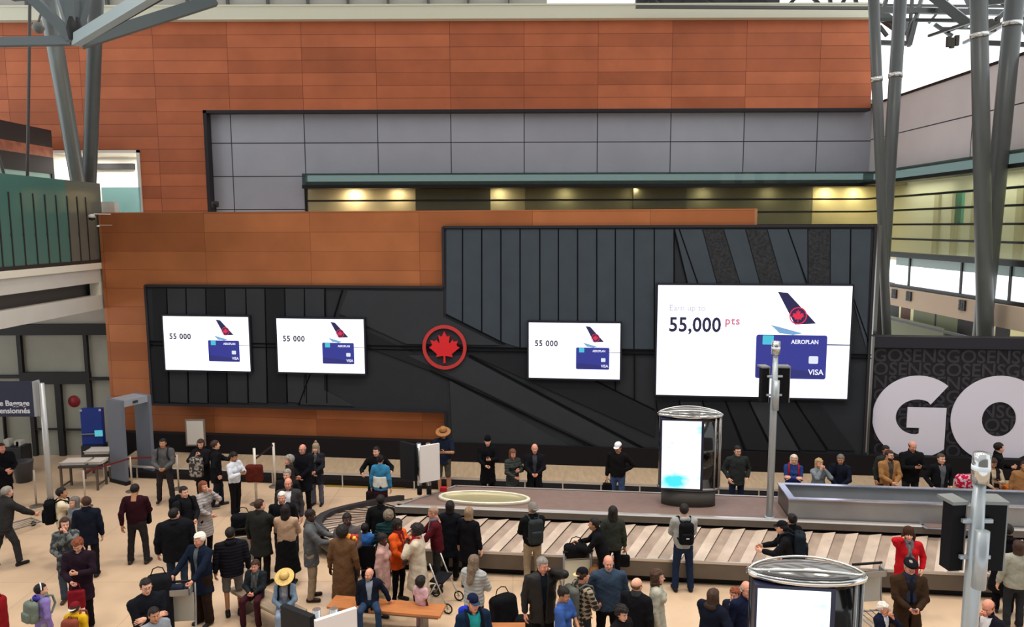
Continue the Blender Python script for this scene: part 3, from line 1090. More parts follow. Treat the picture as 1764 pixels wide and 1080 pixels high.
def ext(a, b, z):
    t = (z - a.z) / (b.z - a.z)
    return a + (b - a) * t
YC = 21.6
def vcol(x0, y0, x1, y1, Y0, Y1, wpx0, wpx1, label, group, ringpx=None, zbot=0.0, ztop_=None, m=steel_c):
    a = hy(x0, y0, Y0); b = hy(x1, y1, Y1)
    lo = ext(a, b, zbot)
    hi = ext(a, b, b.z + 1.6) if ztop_ is None else ext(a, b, ztop_)
    rg = None
    if ringpx: rg = [(hy(x0, ringpx, (Y0 + Y1) / 2).z - lo.z) / (hi.z - lo.z)]
    return column(lo, hi, wpx0 * Y0 / FPX / 2, wpx1 * Y1 / FPX / 2, label, group, rg, m)
gp_r = 'tall grey columns at the right'
vcol(1527, 560, 1505, 0, YC, YC - .2, 13, 18, 'grey steel column, leftmost of the four at the right, leaning left at its top', gp_r, 137)
vcol(1515, 560, 1551, 0, YC + .5, YC + 1.2, 20, 20, 'grey steel column, second from left of the right four, leaning right at its top', gp_r, 128)
vcol(1697, 560, 1686, 0, YC - .6, YC - 1.0, 26, 26, 'grey steel column, third from left of the right four, nearly upright', gp_r, 63)
vcol(1693, 560, 1748, 0, YC, YC - 0.4, 28, 28, 'grey steel column, rightmost of the four, leaning far right at its top', gp_r, 44)
gp_l = 'tall grey columns at the left'
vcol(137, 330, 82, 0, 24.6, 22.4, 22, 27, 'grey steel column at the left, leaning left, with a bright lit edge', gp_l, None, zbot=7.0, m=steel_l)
vcol(153, 330, 166, 0, 25.2, 24.4, 22, 22, 'grey steel column at the left behind the truss node, nearly upright', gp_l, None, zbot=7.0)
# thin hanging rods at far left
for (x0, x1, l) in ((47, 52, 'thin grey vertical rod left of the columns above the teal balustrade'), (12, -14, 'short thin dark rod in front of the banded bulkhead at far left')):
    bm = bmesh.new()
    a, b = hy(x0, 318, 23.4), hy(x1, -30 if x0 > 20 else 230, 23.4)
    b_tube(bm, [Vector((0, 0, 0)), b - a], 0.045, seg=10)
    o = obj_bm('steel_rod', bm, mat('rod_grey', (84, 80, 78), rough=0.5))
    o.location = a
    tag(o, l, 'rod')

# truss at top left
YT = 20.0
root = empty('roof_truss', hy(130, 75, YT))
tag(root, 'grey steel roof truss node with splayed members at the top left corner', 'truss')
trm = mat('truss_grey', (88, 96, 98), rough=0.5, spec=0.3)
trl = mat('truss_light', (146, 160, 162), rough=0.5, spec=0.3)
def member(x0, y0, x1, y1, w_, Y0=YT, Y1=YT, m=trm, h_=None):
    a = hy(x0, y0, Y0) - root.location; b = hy(x1, y1, Y1) - root.location
    bm = bmesh.new()
    b_beam(bm, a, b, w_, h_)
    return obj_bm('member', bm, m, root)
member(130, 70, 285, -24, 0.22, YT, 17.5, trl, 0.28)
member(132, 76, 290, -14, 0.18, YT, 17.6, mat('truss_dark', (20, 21, 22), rough=0.6), 0.10)
member(138, 74, 370, 0, 0.3, YT + .2, YT + 2)
member(130, 70, 36, -22, 0.24, YT, YT)
member(128, 70, 100, -20, 0.2, YT, YT + 1)
member(128, 72, 122, -20, 0.26, YT, YT)
member(131, 60, 152, -20, 0.22, YT, YT + .6)
member(126, 70, -60, 74, 0.22, YT, 21)
member(60, -10, 20, -6, 0.2, YT, YT)
bm = bmesh.new()
b_lathe(bm, [(0, -0.35), (0.16, -0.28), (0.2, 0), (0.14, 0.3), (0, 0.36)], (0, 0, 0.35), seg=14)
obj_bm('node', bm, mat('truss_dark', (20, 21, 22)), root)
c = hy(66, 48, YT + 1)
bm = bmesh.new()
b_lathe(bm, [(0, -0.16), (0.1, -0.13), (0.16, 0), (0.1, 0.13), (0, 0.16)], seg=16)
b_tube(bm, [(0, 0, 0.12), (0.15, 0, 0.5)], 0.03)
o = obj_bm('spotlight', bm, mat('spot_grey', (120, 120, 116), rough=0.4)); o.location = c
tag(o, 'small round grey spotlight hanging beside the left columns near the top', 'spotlight')

# roof steel at top right against the bright sky
root = empty('roof_truss', hy(1600, 20, 27))
tag(root, 'grey roof trusses crossing the bright sky at the top right', 'truss')
root2 = root
def rmember(x0, y0, x1, y1, w_, Y0=27, Y1=27, m=None):
    a = hy(x0, y0, Y0) - root2.location; b = hy(x1, y1, Y1) - root2.location
    bm = bmesh.new(); b_beam(bm, a, b, w_, w_ * 1.1)
    return obj_bm('member', bm, m or steel_c, root2)
rmember(1505, 17, 1800, 23, 0.16, 26, 26); rmember(1505, 9, 1800, 12, 0.08, 28, 27)
rmember(1505, 34, 1700, 36, 0.1, 27, 26)
rmember(1500, 73, 1562, 75, 0.14, 27, 27); rmember(1700, 74, 1790, 78, 0.14, 25, 24)
rmember(1512, 22, 1548, 48, 0.26); rmember(1515, 45, 1528, 62, 0.1)
rmember(1560, 35, 1566, 78, 0.12, 28, 27); rmember(1590, -12, 1568, 70, 0.12, 28, 27); rmember(1572, -12, 1566, 70, 0.09, 27, 27); rmember(1575, 38, 1565, 78, 0.16, 26, 26)
rmember(1600, -12, 1668, 42, 0.26, 26, 25); rmember(1660, -10, 1676, 22, 0.1, 28, 28); rmember(1530, -12, 1520, 20, 0.12)
rmember(1600, 62, 1700, 28, 0.08, 26, 23); rmember(1660, 74, 1740, 34, 0.08, 26, 22); rmember(1700, 60, 1764, 20, 0.1, 26, 22)
rmember(1610, 42, 1640, 62, 0.1); rmember(1630, 55, 1668, 40, 0.1); rmember(1620, 48, 1690, 50, 0.06)
rmember(1710, -12, 1770, 40, 0.14, 25, 24); rmember(1740, 12, 1700, 50, 0.12, 25, 25); rmember(1755, 30, 1775, 70, 0.12, 25, 24)
rmember(1580, 22, 1560, 60, 0.07, 26, 26); rmember(1640, -10, 1600, 40, 0.07, 28, 28); rmember(1694, 6, 1764, -4, 0.14, 24, 23)
# roof deck members above the cream beam, right half
rmember(1095, 12, 1500, 14, 0.1, 29, 29)
for x0, x1 in ((1100, 1130), (1150, 1120), (1165, 1190), (1240, 1205), (1262, 1290), (1330, 1300), (1352, 1380), (1418, 1392), (1432, 1428), (1447, 1460), (1478, 1470)):
    rmember(x0, 16, x1, -14, 0.12, 30.5, 30.5, mat('truss_dark', (20, 21, 22)))
rmember(1095, 2, 1340, 10, 0.35, 31, 31, mat('truss_dark2', (44, 46, 48), rough=0.6))
# string of hall lamps reflected: row of small fixtures below the roof
for k, (px_, py_) in enumerate(((1634, 72), (1640, 74), (1648, 70), (1700, 45), (1706, 42), (1712, 46), (1718, 38))):
    bm = bmesh.new()
    b_box(bm, (-0.06, -0.06, -0.16), (0.06, 0.06, 0.16), bev=0.02)
    o = obj_bm('roof_fixture', bm, mat('fixture_dark', (60, 54, 44), rough=0.5)); o.location = hy(px_, py_, 24)
    tag(o, 'small dark fixture under the top right roof steel, ' + ('first', 'second', 'third', 'fourth', 'fifth', 'sixth', 'seventh')[k] + ' from left in its row', 'roof fixture', 'row of roof fixtures at top right')

# dome cameras on the left wall end
camw = mat('camera_white', (186, 184, 176), rough=0.4)
for px_, py_, r_, lab in ((161, 375, 0.11, 'white dome camera on a bracket at the left end of the copper wall'), (172, 391, 0.055, 'small white camera below the dome camera, at the copper wall\'s left edge')):
    c = hy(px_ - 3, py_, YS - 1.1)
    root = empty('security_camera', c); tag(root, lab, 'camera')
    bm = bmesh.new()
    b_lathe(bm, [(0, r_), (r_ * .7, r_ * .8), (r_, 0.0), (0, 0)], seg=18)
    b_beam(bm, Vector((r_ * .5, 0, r_)), Vector((r_ * 2.6, 0.5, r_ * 1.0)), r_ * .28)
    obj_bm('housing', bm, camw, root)
    bm = bmesh.new()
    b_lathe(bm, [(r_ * .85, 0.0), (r_ * .7, -r_ * .5), (0, -r_ * .75)], seg=18)
    obj_bm('dome', bm, mat('dome_black', (14, 14, 16), rough=0.15), root)
c = hy(371, 352, 27)
root = empty('security_camera', c); tag(root, 'tiny camera on a stalk above the copper wall, before the grey panels', 'camera')
bm = bmesh.new(); b_tube(bm, [(0, 0, -c.z), (0, 0, 0)], 0.03); obj_bm('stalk', bm, mat('camera_dark', (30, 28, 30), rough=0.5), root)
bm = bmesh.new(); b_lathe(bm, [(0, -.12), (.12, -.1), (.12, .1), (0, .12)], seg=14); obj_bm('housing', bm, mat('camera_dark', (30, 28, 30)), root)

# ================================================================== CAROUSEL
FA = hz(846, 991, 0.0); FB = hz(1628, 1029, 0.0)
cu = (FB - FA); cu.z = 0; cu.normalize()
cn = Vector((-cu.y, cu.x, 0))                      # away from the camera
def fl(px, py, z):
    p = hz(px, py, z) - FA; return p.dot(cu), p.dot(cn)
ZI, ZO = 0.98, 0.50
WB = 1.15                                         # belt width
fi = WB + 0.0
bi = fl(1000, 844, ZI)[1]
lf = fl(677, 880, ZI)[0]; lb_ = fl(783, 841, ZI)[0]
RX = fl(1764, 930, ZI)[0] + 6.0
poly = [(RX, fi), (RX, bi), (lb_, bi), (lf, fi)]      # island outline, counter-clockwise from above?
# order: front right -> back right -> back left -> front left
def offset_ring(dist, nseg=10, straight=40):
    """points around the island outline pushed outwards by dist, arcs at corners; equal counts"""
    pts = []
    n = len(poly)
    cen = Vector((sum(p[0] for p in poly) / n, sum(p[1] for p in poly) / n))
    nrm = []
    for i in range(n):
        a, b = Vector(poly[i]), Vector(poly[(i + 1) % n])
        d = (b - a).normalized(); nn = Vector((d.y, -d.x))
        if (a + nn - cen).length < (a - nn - cen).length and nn.dot((a + b) / 2 - cen) < 0: nn = -nn
        nrm.append(nn)
    for i in range(n):
        a, b = Vector(poly[i]), Vector(poly[(i + 1) % n])
        L_ = (b - a).length
        k_ = max(2, int(L_ / 0.46))
        for k in range(k_ + 1):
            pts.append(a + (b - a) * (k / k_) + nrm[i] * dist)
        n0, n1 = nrm[i], nrm[(i + 1) % n]
        a0 = math.atan2(n0.y, n0.x); a1 = math.atan2(n1.y, n1.x)
        da = (a1 - a0 + PI) % (2 * PI) - PI
        for k in range(1, nseg):
            a_ = a0 + da * k / nseg
            pts.append(b + Vector((math.cos(a_), math.sin(a_))) * dist)
    out_ = []
    for p in pts:
        x, y = p.x, p.y
        if y > bi: y = bi + (y - bi) * 0.58        # the return belt is narrower
        if x < lf: x = lf + (x - lf) * 1.55        # and the loop swings wide at its left end
        out_.append(Vector((x, y)))
    return out_
def to3(p, z): return FA + cu * p[0] + cn * p[1] + Vector((0, 0, z))
car = empty('baggage_carousel', to3((4, 2), 0))
tag(car, 'long central baggage carousel with sloping slatted belt around a brown raised island', 'carousel')
def band(name, dists_z, m, tilt=None, smooth=False):
    rings = [(offset_ring(d), z) for d, z in dists_z]
    n = len(rings[0][0])
    vs, fs = [], []
    for pts, z in rings:
        vs += [tuple(to3(p, z) - car.location) for p in pts]
    for r_ in range(len(rings) - 1):
        for k in range(n):
            j = (k + 1) % n
            fs.append((r_ * n + k, r_ * n + j, (r_ + 1) * n + j, (r_ + 1) * n + k))
    return mk(name, vs, fs, m, car, smooth)
isl = mat('island_brown', (118, 98, 90), rough=0.55, spec=0.25, noise=0.06, nscale=6, bump=0.05)
bm = bmesh.new()
b_prism(bm, [to3(p, ZI - 0.02) - car.location for p in poly], (0, 0, 0.02))
obj_bm('island_top', bm, isl, car)
steel = mat('brushed_steel', (150, 148, 146), rough=0.32, metal=0.75, noise=0.08, nscale=3, stretch=(1, 1, 8))
steel_d = mat('steel_dull', (104, 98, 92), rough=0.4, metal=0.55, noise=0.1, nscale=2.5)
band('lip', [(-0.06, ZI + 0.012), (0.02, ZI + 0.012), (0.04, ZI - 0.02)], mat('lip_bright', (196, 190, 184), rough=0.28, metal=0.6))
band('lip_side', [(0.04, ZI - 0.02), (0.05, ZI - 0.16)], steel_d)
band('gap', [(0.05, ZI - 0.16), (0.0, ZI - 0.22), (0.1, ZI - 0.24)], mat('rubber_black', (22, 20, 21)))
# belt plates: overlapping slats, one raised edge each, skewed along the travel direction
slatm = [mat('belt_slat_sheen', (204, 184, 166), rough=0.27, metal=0.25, spec=0.5, noise=0.16, nscale=2.2),
         mat('belt_slat_plain', (160, 140, 124), rough=0.4, metal=0.2, spec=0.4, noise=0.22, nscale=3)]  # lighter tone paints in the glossy reflection stripe of each slat
ri_, ro_ = offset_ring(0.08), offset_ring(WB)
n = len(ri_)
vs, fs, mi_ = [], [], []
for k in range(0, n):
    j = (k + 1) % n
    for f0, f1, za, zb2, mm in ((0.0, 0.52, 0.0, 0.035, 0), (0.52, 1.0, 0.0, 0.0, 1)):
        a0 = Vector(ri_[k]).lerp(Vector(ri_[j]), f0); a1 = Vector(ri_[k]).lerp(Vector(ri_[j]), f1)
        k2, j2 = (k - 0) % n, (j - 0) % n
        b0 = Vector(ro_[k2]).lerp(Vector(ro_[j2]), f0); b1 = Vector(ro_[k2]).lerp(Vector(ro_[j2]), f1)
        # skew outer end against travel on straight stretches
        sk = (Vector(ro_[j]) - Vector(ro_[k]))
        if sk.length > 0.2:
            s_ = sk.normalized() * -0.55
            q0, q1 = b0 + s_, b1 + s_
        else:
            q0, q1 = b0, b1
        zi, zo = ZI - 0.22, ZO
        base = len(vs)
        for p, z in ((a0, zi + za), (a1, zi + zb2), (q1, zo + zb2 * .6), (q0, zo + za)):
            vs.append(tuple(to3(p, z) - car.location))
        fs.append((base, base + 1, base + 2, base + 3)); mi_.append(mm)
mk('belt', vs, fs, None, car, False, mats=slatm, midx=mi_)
band('belt_underlay', [(0.05, ZI - 0.25), (WB, ZO - 0.03)], mat('belt_under', (70, 60, 54), rough=0.6))
band('belt_edge', [(WB - 0.02, ZO + 0.02), (WB + 0.02, ZO + 0.02), (WB + 0.02, ZO - 0.03)], mat('lip_bright', (196, 190, 184)))
# dark rubber bumper round the outer left end
ob, ib = offset_ring(WB + 0.10), offset_ring(WB - 0.04)
vs, fs = [], []
sel = [k for k in range(len(ob)) if ob[k].x < lf - 0.35 and ob[k].y > 0.35]
for k in sel:
    for p, z in ((ib[k], 0.50), (ib[k], 0.64), (ob[k], 0.62), (ob[k], 0.14)):
        vs.append(tuple(to3(p, z) - car.location))
for i in range(len(sel) - 1):
    if sel[i + 1] - sel[i] != 1: continue
    for j in range(3):
        fs.append((i * 4 + j, i * 4 + j + 1, i * 4 + 5 + j, i * 4 + 4 + j))
mk('bumper', vs, fs, mat('rubber_grey', (44, 42, 44), rough=0.5, spec=0.3), car)
band('skirt', [(WB + 0.01, ZO - 0.03), (WB + 0.01, 0.15)], steel_d)
band('kick_plate', [(WB + 0.01, 0.15), (WB - 0.1, 0.15), (WB - 0.1, 0.0)], mat('rubber_black', (22, 20, 21)))
# oval glossy dish on the island
c = hz(834, 861, ZI)
S3 = (hz(915, 861, ZI) - hz(755, 861, ZI)).length / 2
bm = bmesh.new()
b_lathe(bm, [(1.0, 0.0), (1.0, 0.07), (0.97, 0.09), (0.92, 0.075), (0.90, 0.02), (0.5, 0.012), (0, 0.01)], seg=48, sx=S3, sy=S3 * 0.36)
for f_ in bm.faces:
    f_.material_index = 1 if max(abs(v.co.x) for v in f_.verts) / S3 < 2 and max(math.hypot(v.co.x / S3, v.co.y / (S3 * .36)) for v in f_.verts) < 0.93 else 0
o = obj_bm('oval_dish', bm, [mat('dish_rim', (226, 222, 200), rough=0.2, metal=0.2, spec=0.6), mat('dish_cream', (158, 150, 116), rough=0.3, metal=0.2, spec=0.5)], smooth=True)
o.location = c
o.rotation_euler = (0, 0, math.atan2(cu.y, cu.x))
tag(o, 'shallow oval cream dish with glossy rim set on the carousel island', 'dish')

# steel luggage tray on the island
ta = fl(1358, 893, ZI); tb = fl(1384, 847, ZI + 0.45)
zt_ = hy(1358, 860, to3(ta, ZI).y).z
d0 = ta[1]; 
d1 = d0 + 0.95
x0 = ta[0]
tr = empty('steel_chute', to3((x0 + 4, (d0 + d1) / 2), ZI))
tag(tr, 'long open steel chute lying on the right half of the carousel island', 'chute')
def pr_(a, b, z0, z1, name, m, mi=0):
    bm = bmesh.new()
    b_prism(bm, [to3((a[0], a[1]), z0) - tr.location, to3((b[0], a[1]), z0) - tr.location, to3((b[0], b[1]), z0) - tr.location, to3((a[0], b[1]), z0) - tr.location], (0, 0, z1 - z0))
    return obj_bm(name, bm, m, tr)
cool = mat('steel_cool', (170, 176, 184), rough=0.3, metal=0.45, noise=0.1, nscale=1.6)
pr_((x0, d0), (RX - 1, d0 + 0.05), ZI, zt_, 'front_panel', mat('chute_front', (140, 142, 144), rough=0.34, metal=0.4, noise=0.12, nscale=1.5))
pr_((x0, d1 - 0.05), (RX - 1, d1), ZI, zt_ + 0.02, 'rear_panel', cool)
pr_((x0, d0 + 0.05), (x0 + 0.05, d1 - 0.05), ZI, zt_, 'end_panel', steel_d)
pr_((x0, d0 + 0.05), (RX - 1, d1 - 0.05), ZI + 0.02, ZI + 0.05, 'bed', steel_d)
pr_((x0 - 0.02, d0 - 0.04), (RX - 1, d0 + 0.07), zt_, zt_ + 0.03, 'rim', mat('steel_rim', (186, 190, 205), rough=0.22, metal=0.7))
pr_((x0 - 0.02, d0 + 0.07), (x0 + 0.12, d1), zt_, zt_ + 0.03, 'rim', mat('steel_rim', (186, 190, 205)))
pr_((x0 + .12, d1 - 0.12), (RX - 1, d1), zt_ + 0.02, zt_ + 0.04, 'rim', mat('steel_rim', (186, 190, 205)))
bm = bmesh.new()
pa, pb = fl(1594, 911, ZI), fl(1660, 903, ZI)
for e, z in ((0.0, 0.012), (0.06, 0.02)):
    b_prism(bm, [to3((pa[0] + e, pa[1] + e), ZI), to3((pa[0] + 1.3 - e, pa[1] + e), ZI), to3((pa[0] + 1.3 - e, pa[1] + .34 - e), ZI), to3((pa[0] + e, pa[1] + .34 - e), ZI)], (0, 0, z), mi=int(e > 0))
o = obj_bm('hatch_cover', bm, [mat('steel_rim', (186, 190, 205)), isl])
tag(o, 'flat rectangular steel hatch cover on the island before the chute', 'hatch')
# red tin on island near back-left
c = hz(764, 846, ZI + .0)
bm = bmesh.new(); b_box(bm, (-.08, -.06, 0.0), (.08, .06, .10), bev=.01)
o = obj_bm('red_box', bm, mat('red_plastic', (170, 30, 36), rough=0.4)); o.location = (c.x, c.y, ZI)
tag(o, 'little red box standing on the far left corner of the carousel island', 'box')


# ================================================================== KIOSKS
kscr = mat('kiosk_picture', (240, 250, 250), rough=0.3, emit=1.35, ecolor=(240, 250, 250))
_n = kscr.node_tree.nodes; _L = kscr.node_tree.links; _b = _n['Principled BSDF']
_b.inputs['Base Color'].default_value = (0.02, 0.02, 0.02, 1)
_tc = _n.new('ShaderNodeTexCoord'); _mp = _n.new('ShaderNodeMapping'); _mp.inputs['Scale'].default_value = (1.1, 1, 1.6); _mp.inputs['Location'].default_value = (0.35, 0, 0.2)
_t = _n.new('ShaderNodeTexNoise'); _t.inputs['Scale'].default_value = 1.15; _t.inputs['Detail'].default_value = 3
_cr = _n.new('ShaderNodeValToRGB')
_cr.color_ramp.elements[0].position = 0.34; _cr.color_ramp.elements[0].color = lin((60, 205, 220))
_cr.color_ramp.elements[1].position = 0.50; _cr.color_ramp.elements[1].color = lin((246, 252, 252))
_L.new(_tc.outputs['Object'], _mp.inputs[0]); _L.new(_mp.outputs[0], _t.inputs[0]); _L.new(_t.outputs[0], _cr.inputs[0]); _L.new(_cr.outputs[0], _b.inputs['Emission Color'])
chrome = mat('chrome_cap', (200, 200, 198), rough=0.12, metal=0.95)
kblack = mat('kiosk_black', (16, 15, 16), rough=0.08, spec=0.6)

def kiosk(loc, rz, W_, H_, zbase, label, capglow=1.0):
    """advertising drum: flat screen across the left two thirds, black glass round the right"""
    root = empty('advertising_kiosk', loc, rz)
    tag(root, label, 'kiosk')
    a, b = W_ / 2, W_ * 0.18
    n = 48
    def outline(sc_=1.0, extra=0.0):
        pts = []
        for k in range(n):
            t = 2 * PI * k / n
            x, y = math.cos(t) * a * sc_ + extra * math.cos(t), math.sin(t) * b * sc_ + extra * math.sin(t)
            pts.append((x, y))
        return pts
    def drum(name, sc_, z0, z1, m, extra=0.0):
        bm = bmesh.new()
        b_prism(bm, [(x, y, z0) for x, y in outline(sc_, extra)], (0, 0, z1 - z0))
        for f in bm.faces:
            if len(f.verts) == 4: f.smooth = True
        return obj_bm(name, bm, m, root)
    drum('plinth', 0.86, 0, zbase, mat('kiosk_plinth', (78, 76, 72), rough=0.5, spec=0.3))
    drum('casing', 0.97, zbase, H_, kblack)
    drum('lower_band', 1.0, zbase, zbase + 0.06, mat('brushed_steel', (150, 148, 146)))
    # flat screen face, angled a little, in front of the drum
    x0, x1 = -a * 0.94, a * 0.33
    yf = -b * 1.02
    bm = bmesh.new()
    b_box(bm, (x0, yf, zbase + 0.02), (x1 + 0.05, yf + b * 0.9, H_ - 0.02))
    obj_bm('screen_frame', bm, mat('kiosk_frame', (36, 38, 62), rough=0.35, metal=0.3), root)
    bm = bmesh.new()
    b_box(bm, (x0 + 0.03, yf - 0.015, zbase + 0.07), (x1 - 0.01, yf, H_ - 0.06))
    obj_bm('screen', bm, kscr, root)
    bm = bmesh.new()
    for t in (-38, -22, 8):
        x, y = math.cos(R(t)) * a * 0.985, math.sin(R(t)) * b * 0.985
        b_tube(bm, [(x, y, zbase + 0.05), (x, y, H_)], 0.022, seg=8)
    obj_bm('strip', bm, mat('brushed_steel', (150, 148, 146)), root)
    # cap: chrome rim and domed top
    prof = [(1.0, 0.0), (1.03, 0.012), (1.035, 0.05), (1.0, 0.07)]
    bm = bmesh.new()
    b_lathe(bm, prof, (0, 0, H_), seg=n, sx=a, sy=b * 1.12)
    obj_bm('rim', bm, chrome, root)
    bm = bmesh.new()
    b_lathe(bm, [(0.98, 0.065), (0.8, 0.11), (0.55, 0.15), (0.25, 0.172), (0, 0.175)], (0, 0, H_), seg=n, sx=a, sy=b * 1.1)
    obj_bm('dome', bm, mat('dome_glass_grey', (120, 118, 116), rough=0.1, metal=0.5, spec=0.7), root)
    bm = bmesh.new()
    for q in (-0.75, 0.75):
        pts = []
        for k in range(17):
            u = -1 + 2 * k / 16
            pts.append((u * a * 0.98, q * b * math.sqrt(max(0, 1 - u * u)) * .9, H_ + 0.07 + 0.105 * (1 - u * u) * (1 if q > 0 else .8)))
        b_tube(bm, pts, 0.014, seg=8)
    obj_bm('hoop', bm, mat('hoop_bright', (236, 236, 228), rough=0.15, metal=0.6, spec=0.7), root)
    return root

kc = hz(1185, 868, ZI)
kz_ = hy(1188, 722, kc.y - 0.3).z
wpx = (hy(1243, 720, kc.y).x - hy(1132, 720, kc.y).x)
kiosk((kc.x, kc.y, ZI), -0.12, wpx * 0.97, kz_ - ZI, hy(1185, 851, kc.y - 0.4).z - ZI, 'lit advertising kiosk with a domed cap standing on the far carousel island')
k2 = hz(1389, 983, 3.02)
w2 = (hy(1489, 990, k2.y).x - hy(1290, 990, k2.y).x)
kiosk((k2.x, k2.y, 0.0), -0.12, w2 * 0.98, 2.95, 0.35, 'large lit advertising kiosk with a domed cap at the bottom right, cut by the frame')

# small nudges that keep neighbours in the crowd from touching
OFFS = {0: (0.039, -0.408), 7: (-0.033, -0.035), 8: (0.033, 0.035), 9: (-0.051, -0.099), 11: (-0.066, -0.118), 13: (-0.429, -0.657), 14: (-0.122, -0.158), 16: (-0.043, -0.176), 17: (-0.031, -0.078), 18: (0.006, 0.015), 23: (-0.025, -0.046), 24: (0.025, 0.046), 27: (-0.01, -0.068), 28: (-0.029, -0.039), 29: (0.068, -0.195), 30: (-0.008, -0.118), 31: (0.058, -0.116), 32: (0.008, 0.234), 33: (-0.003, -0.047), 35: (0.024, 0.072), 36: (0.088, -0.391), 39: (0.003, -0.014), 40: (-0.009, -0.095), 41: (-0.078, 0.184), 42: (-0.002, -0.297), 44: (0.012, -0.015), 48: (0.008, 0.108), 49: (-0.01, 0.176), 50: (0.002, -0.283), 51: (-0.012, 0.015), 52: (-0.041, 0.084), 53: (0.041, -0.052), 55: (0.0, -0.032), 57: (-0.016, 0.165), 58: (0.016, -0.165), 64: (-0.04, 0.068), 65: (0.04, -0.068), 70: (-0.079, 0.092), 71: (0.023, -0.021), 72: (0.056, -0.071), 78: (-0.022, -0.077), 79: (-0.047, -0.074), 80: (0.07, 0.151), 81: (-0.075, -0.152), 82: (0.075, 0.152), 84: (-0.112, -0.148), 85: (0.041, 0.161), 86: (0.071, -0.013)}

# ================================================================== SDF BODY BUILDER
def surfnet(f, lo, hi, h):
    lo = np.array(lo, dtype=np.float32); hi = np.array(hi, dtype=np.float32)
    n = np.maximum(np.ceil((hi - lo) / h).astype(int) + 1, 3)
    ax = [lo[i] + h * np.arange(n[i], dtype=np.float32) for i in range(3)]
    G = np.stack(np.meshgrid(*ax, indexing='ij'), -1)
    v = f(G.reshape(-1, 3)).reshape(n).astype(np.float32)
    v[0], v[-1], v[:, 0], v[:, -1], v[:, :, 0], v[:, :, -1] = (np.maximum(a, 1e-3) for a in (v[0], v[-1], v[:, 0], v[:, -1], v[:, :, 0], v[:, :, -1]))
    ins = v < 0
    c = n - 1
    acc = np.zeros((*c, 3), np.float32); cnt = np.zeros(c, np.float32)
    sl = lambda o: tuple(slice(o[i], o[i] + c[i]) for i in range(3))
    for a in range(3):
        o1, o2 = [i for i in range(3) if i != a]
        for u in (0, 1):
            for w_ in (0, 1):
                o = [0, 0, 0]; o[o1] = u; o[o2] = w_
                p = list(o); p[a] = 1
                va, vb = v[sl(o)], v[sl(p)]
                x = ins[sl(o)] != ins[sl(p)]
                t = np.where(x, va / np.where(x, va - vb, 1), 0)
                pos = np.zeros((*c, 3), np.float32)
                pos[..., o1] = u; pos[..., o2] = w_; pos[..., a] = t
                acc += pos * x[..., None]; cnt += x
    act = cnt > 0
    idx = -np.ones(c, int)
    idx[act] = np.arange(act.sum())
    ii = np.argwhere(act)
    V = lo + h * (ii + acc[act] / cnt[act][:, None])
    F = []
    for a in range(3):
        b, d = (a + 1) % 3, (a + 2) % 3
        s0 = [slice(None)] * 3; s1 = [slice(None)] * 3
        s0[a] = slice(0, -1); s1[a] = slice(1, None)
        x = ins[tuple(s0)] != ins[tuple(s1)]
        e = np.argwhere(x)
        ok = (e[:, b] > 0) & (e[:, d] > 0) & (e[:, b] < c[b]) & (e[:, d] < c[d]) & (e[:, a] < c[a])
        e = e[ok]
        if not len(e): continue
        q = []
        for db, dd in ((-1, -1), (0, -1), (0, 0), (-1, 0)):
            k = e.copy(); k[:, b] += db; k[:, d] += dd
            q.append(idx[k[:, 0], k[:, 1], k[:, 2]])
        q = np.stack(q, 1)
        flip = ~ins[e[:, 0], e[:, 1], e[:, 2]]
        q[flip] = q[flip][:, ::-1]
        q = q[(q >= 0).all(1)]
        F.append(q)
    return V, (np.concatenate(F) if F else np.zeros((0, 4), int))


def rc(p, a, b, r1, r2, sq=None):
    """tapered capsule; sq squashes the cross-section along local y"""
    a = np.array(a, np.float32); b = np.array(b, np.float32)
    if sq is not None:
        s = np.array([1, 1 / sq, 1], np.float32)
        p = p * s; a = a * s; b = b * s
    ba = b - a
    t = np.clip(((p - a) @ ba) / max(float(ba @ ba), 1e-9), 0, 1)
    q = p - a - t[:, None] * ba
    d = np.sqrt((q * q).sum(1)) - (r1 + (r2 - r1) * t)
    return d * (1.0 if sq is None else (1 + sq) / 2)


def ell(p, c, r):
    r = np.array(r, np.float32)
    q = (p - np.array(c, np.float32)) / r
    k = np.sqrt((q * q).sum(1))
    return (k - 1) * r.min() * 0.5 + (k - 1) * r.mean() * 0.5


def rbox(p, c, hs, r):
    q = np.abs(p - np.array(c, np.float32)) - (np.array(hs, np.float32) - r)
    return np.sqrt((np.maximum(q, 0) ** 2).sum(1)) + np.minimum(q.max(1), 0) - r


def smin(a, b, k=0.03):
    h = np.clip(0.5 + 0.5 * (b - a) / k, 0, 1)
    return b * (1 - h) + a * h - k * h * (1 - h)


def smax(a, b, k=0.02):
    return -smin(-a, -b, k)


def wob(p, amp, f=18.0, ph=0.0):
    return amp * (np.sin(p[:, 0] * f + ph + 2 * np.sin(p[:, 2] * f * .6)) * np.sin(p[:, 2] * f * 1.1 + ph * 2 + p[:, 1] * f * .7))


# ---- head, hands, hair: built once in their own frames and re-used
CACHE = {}


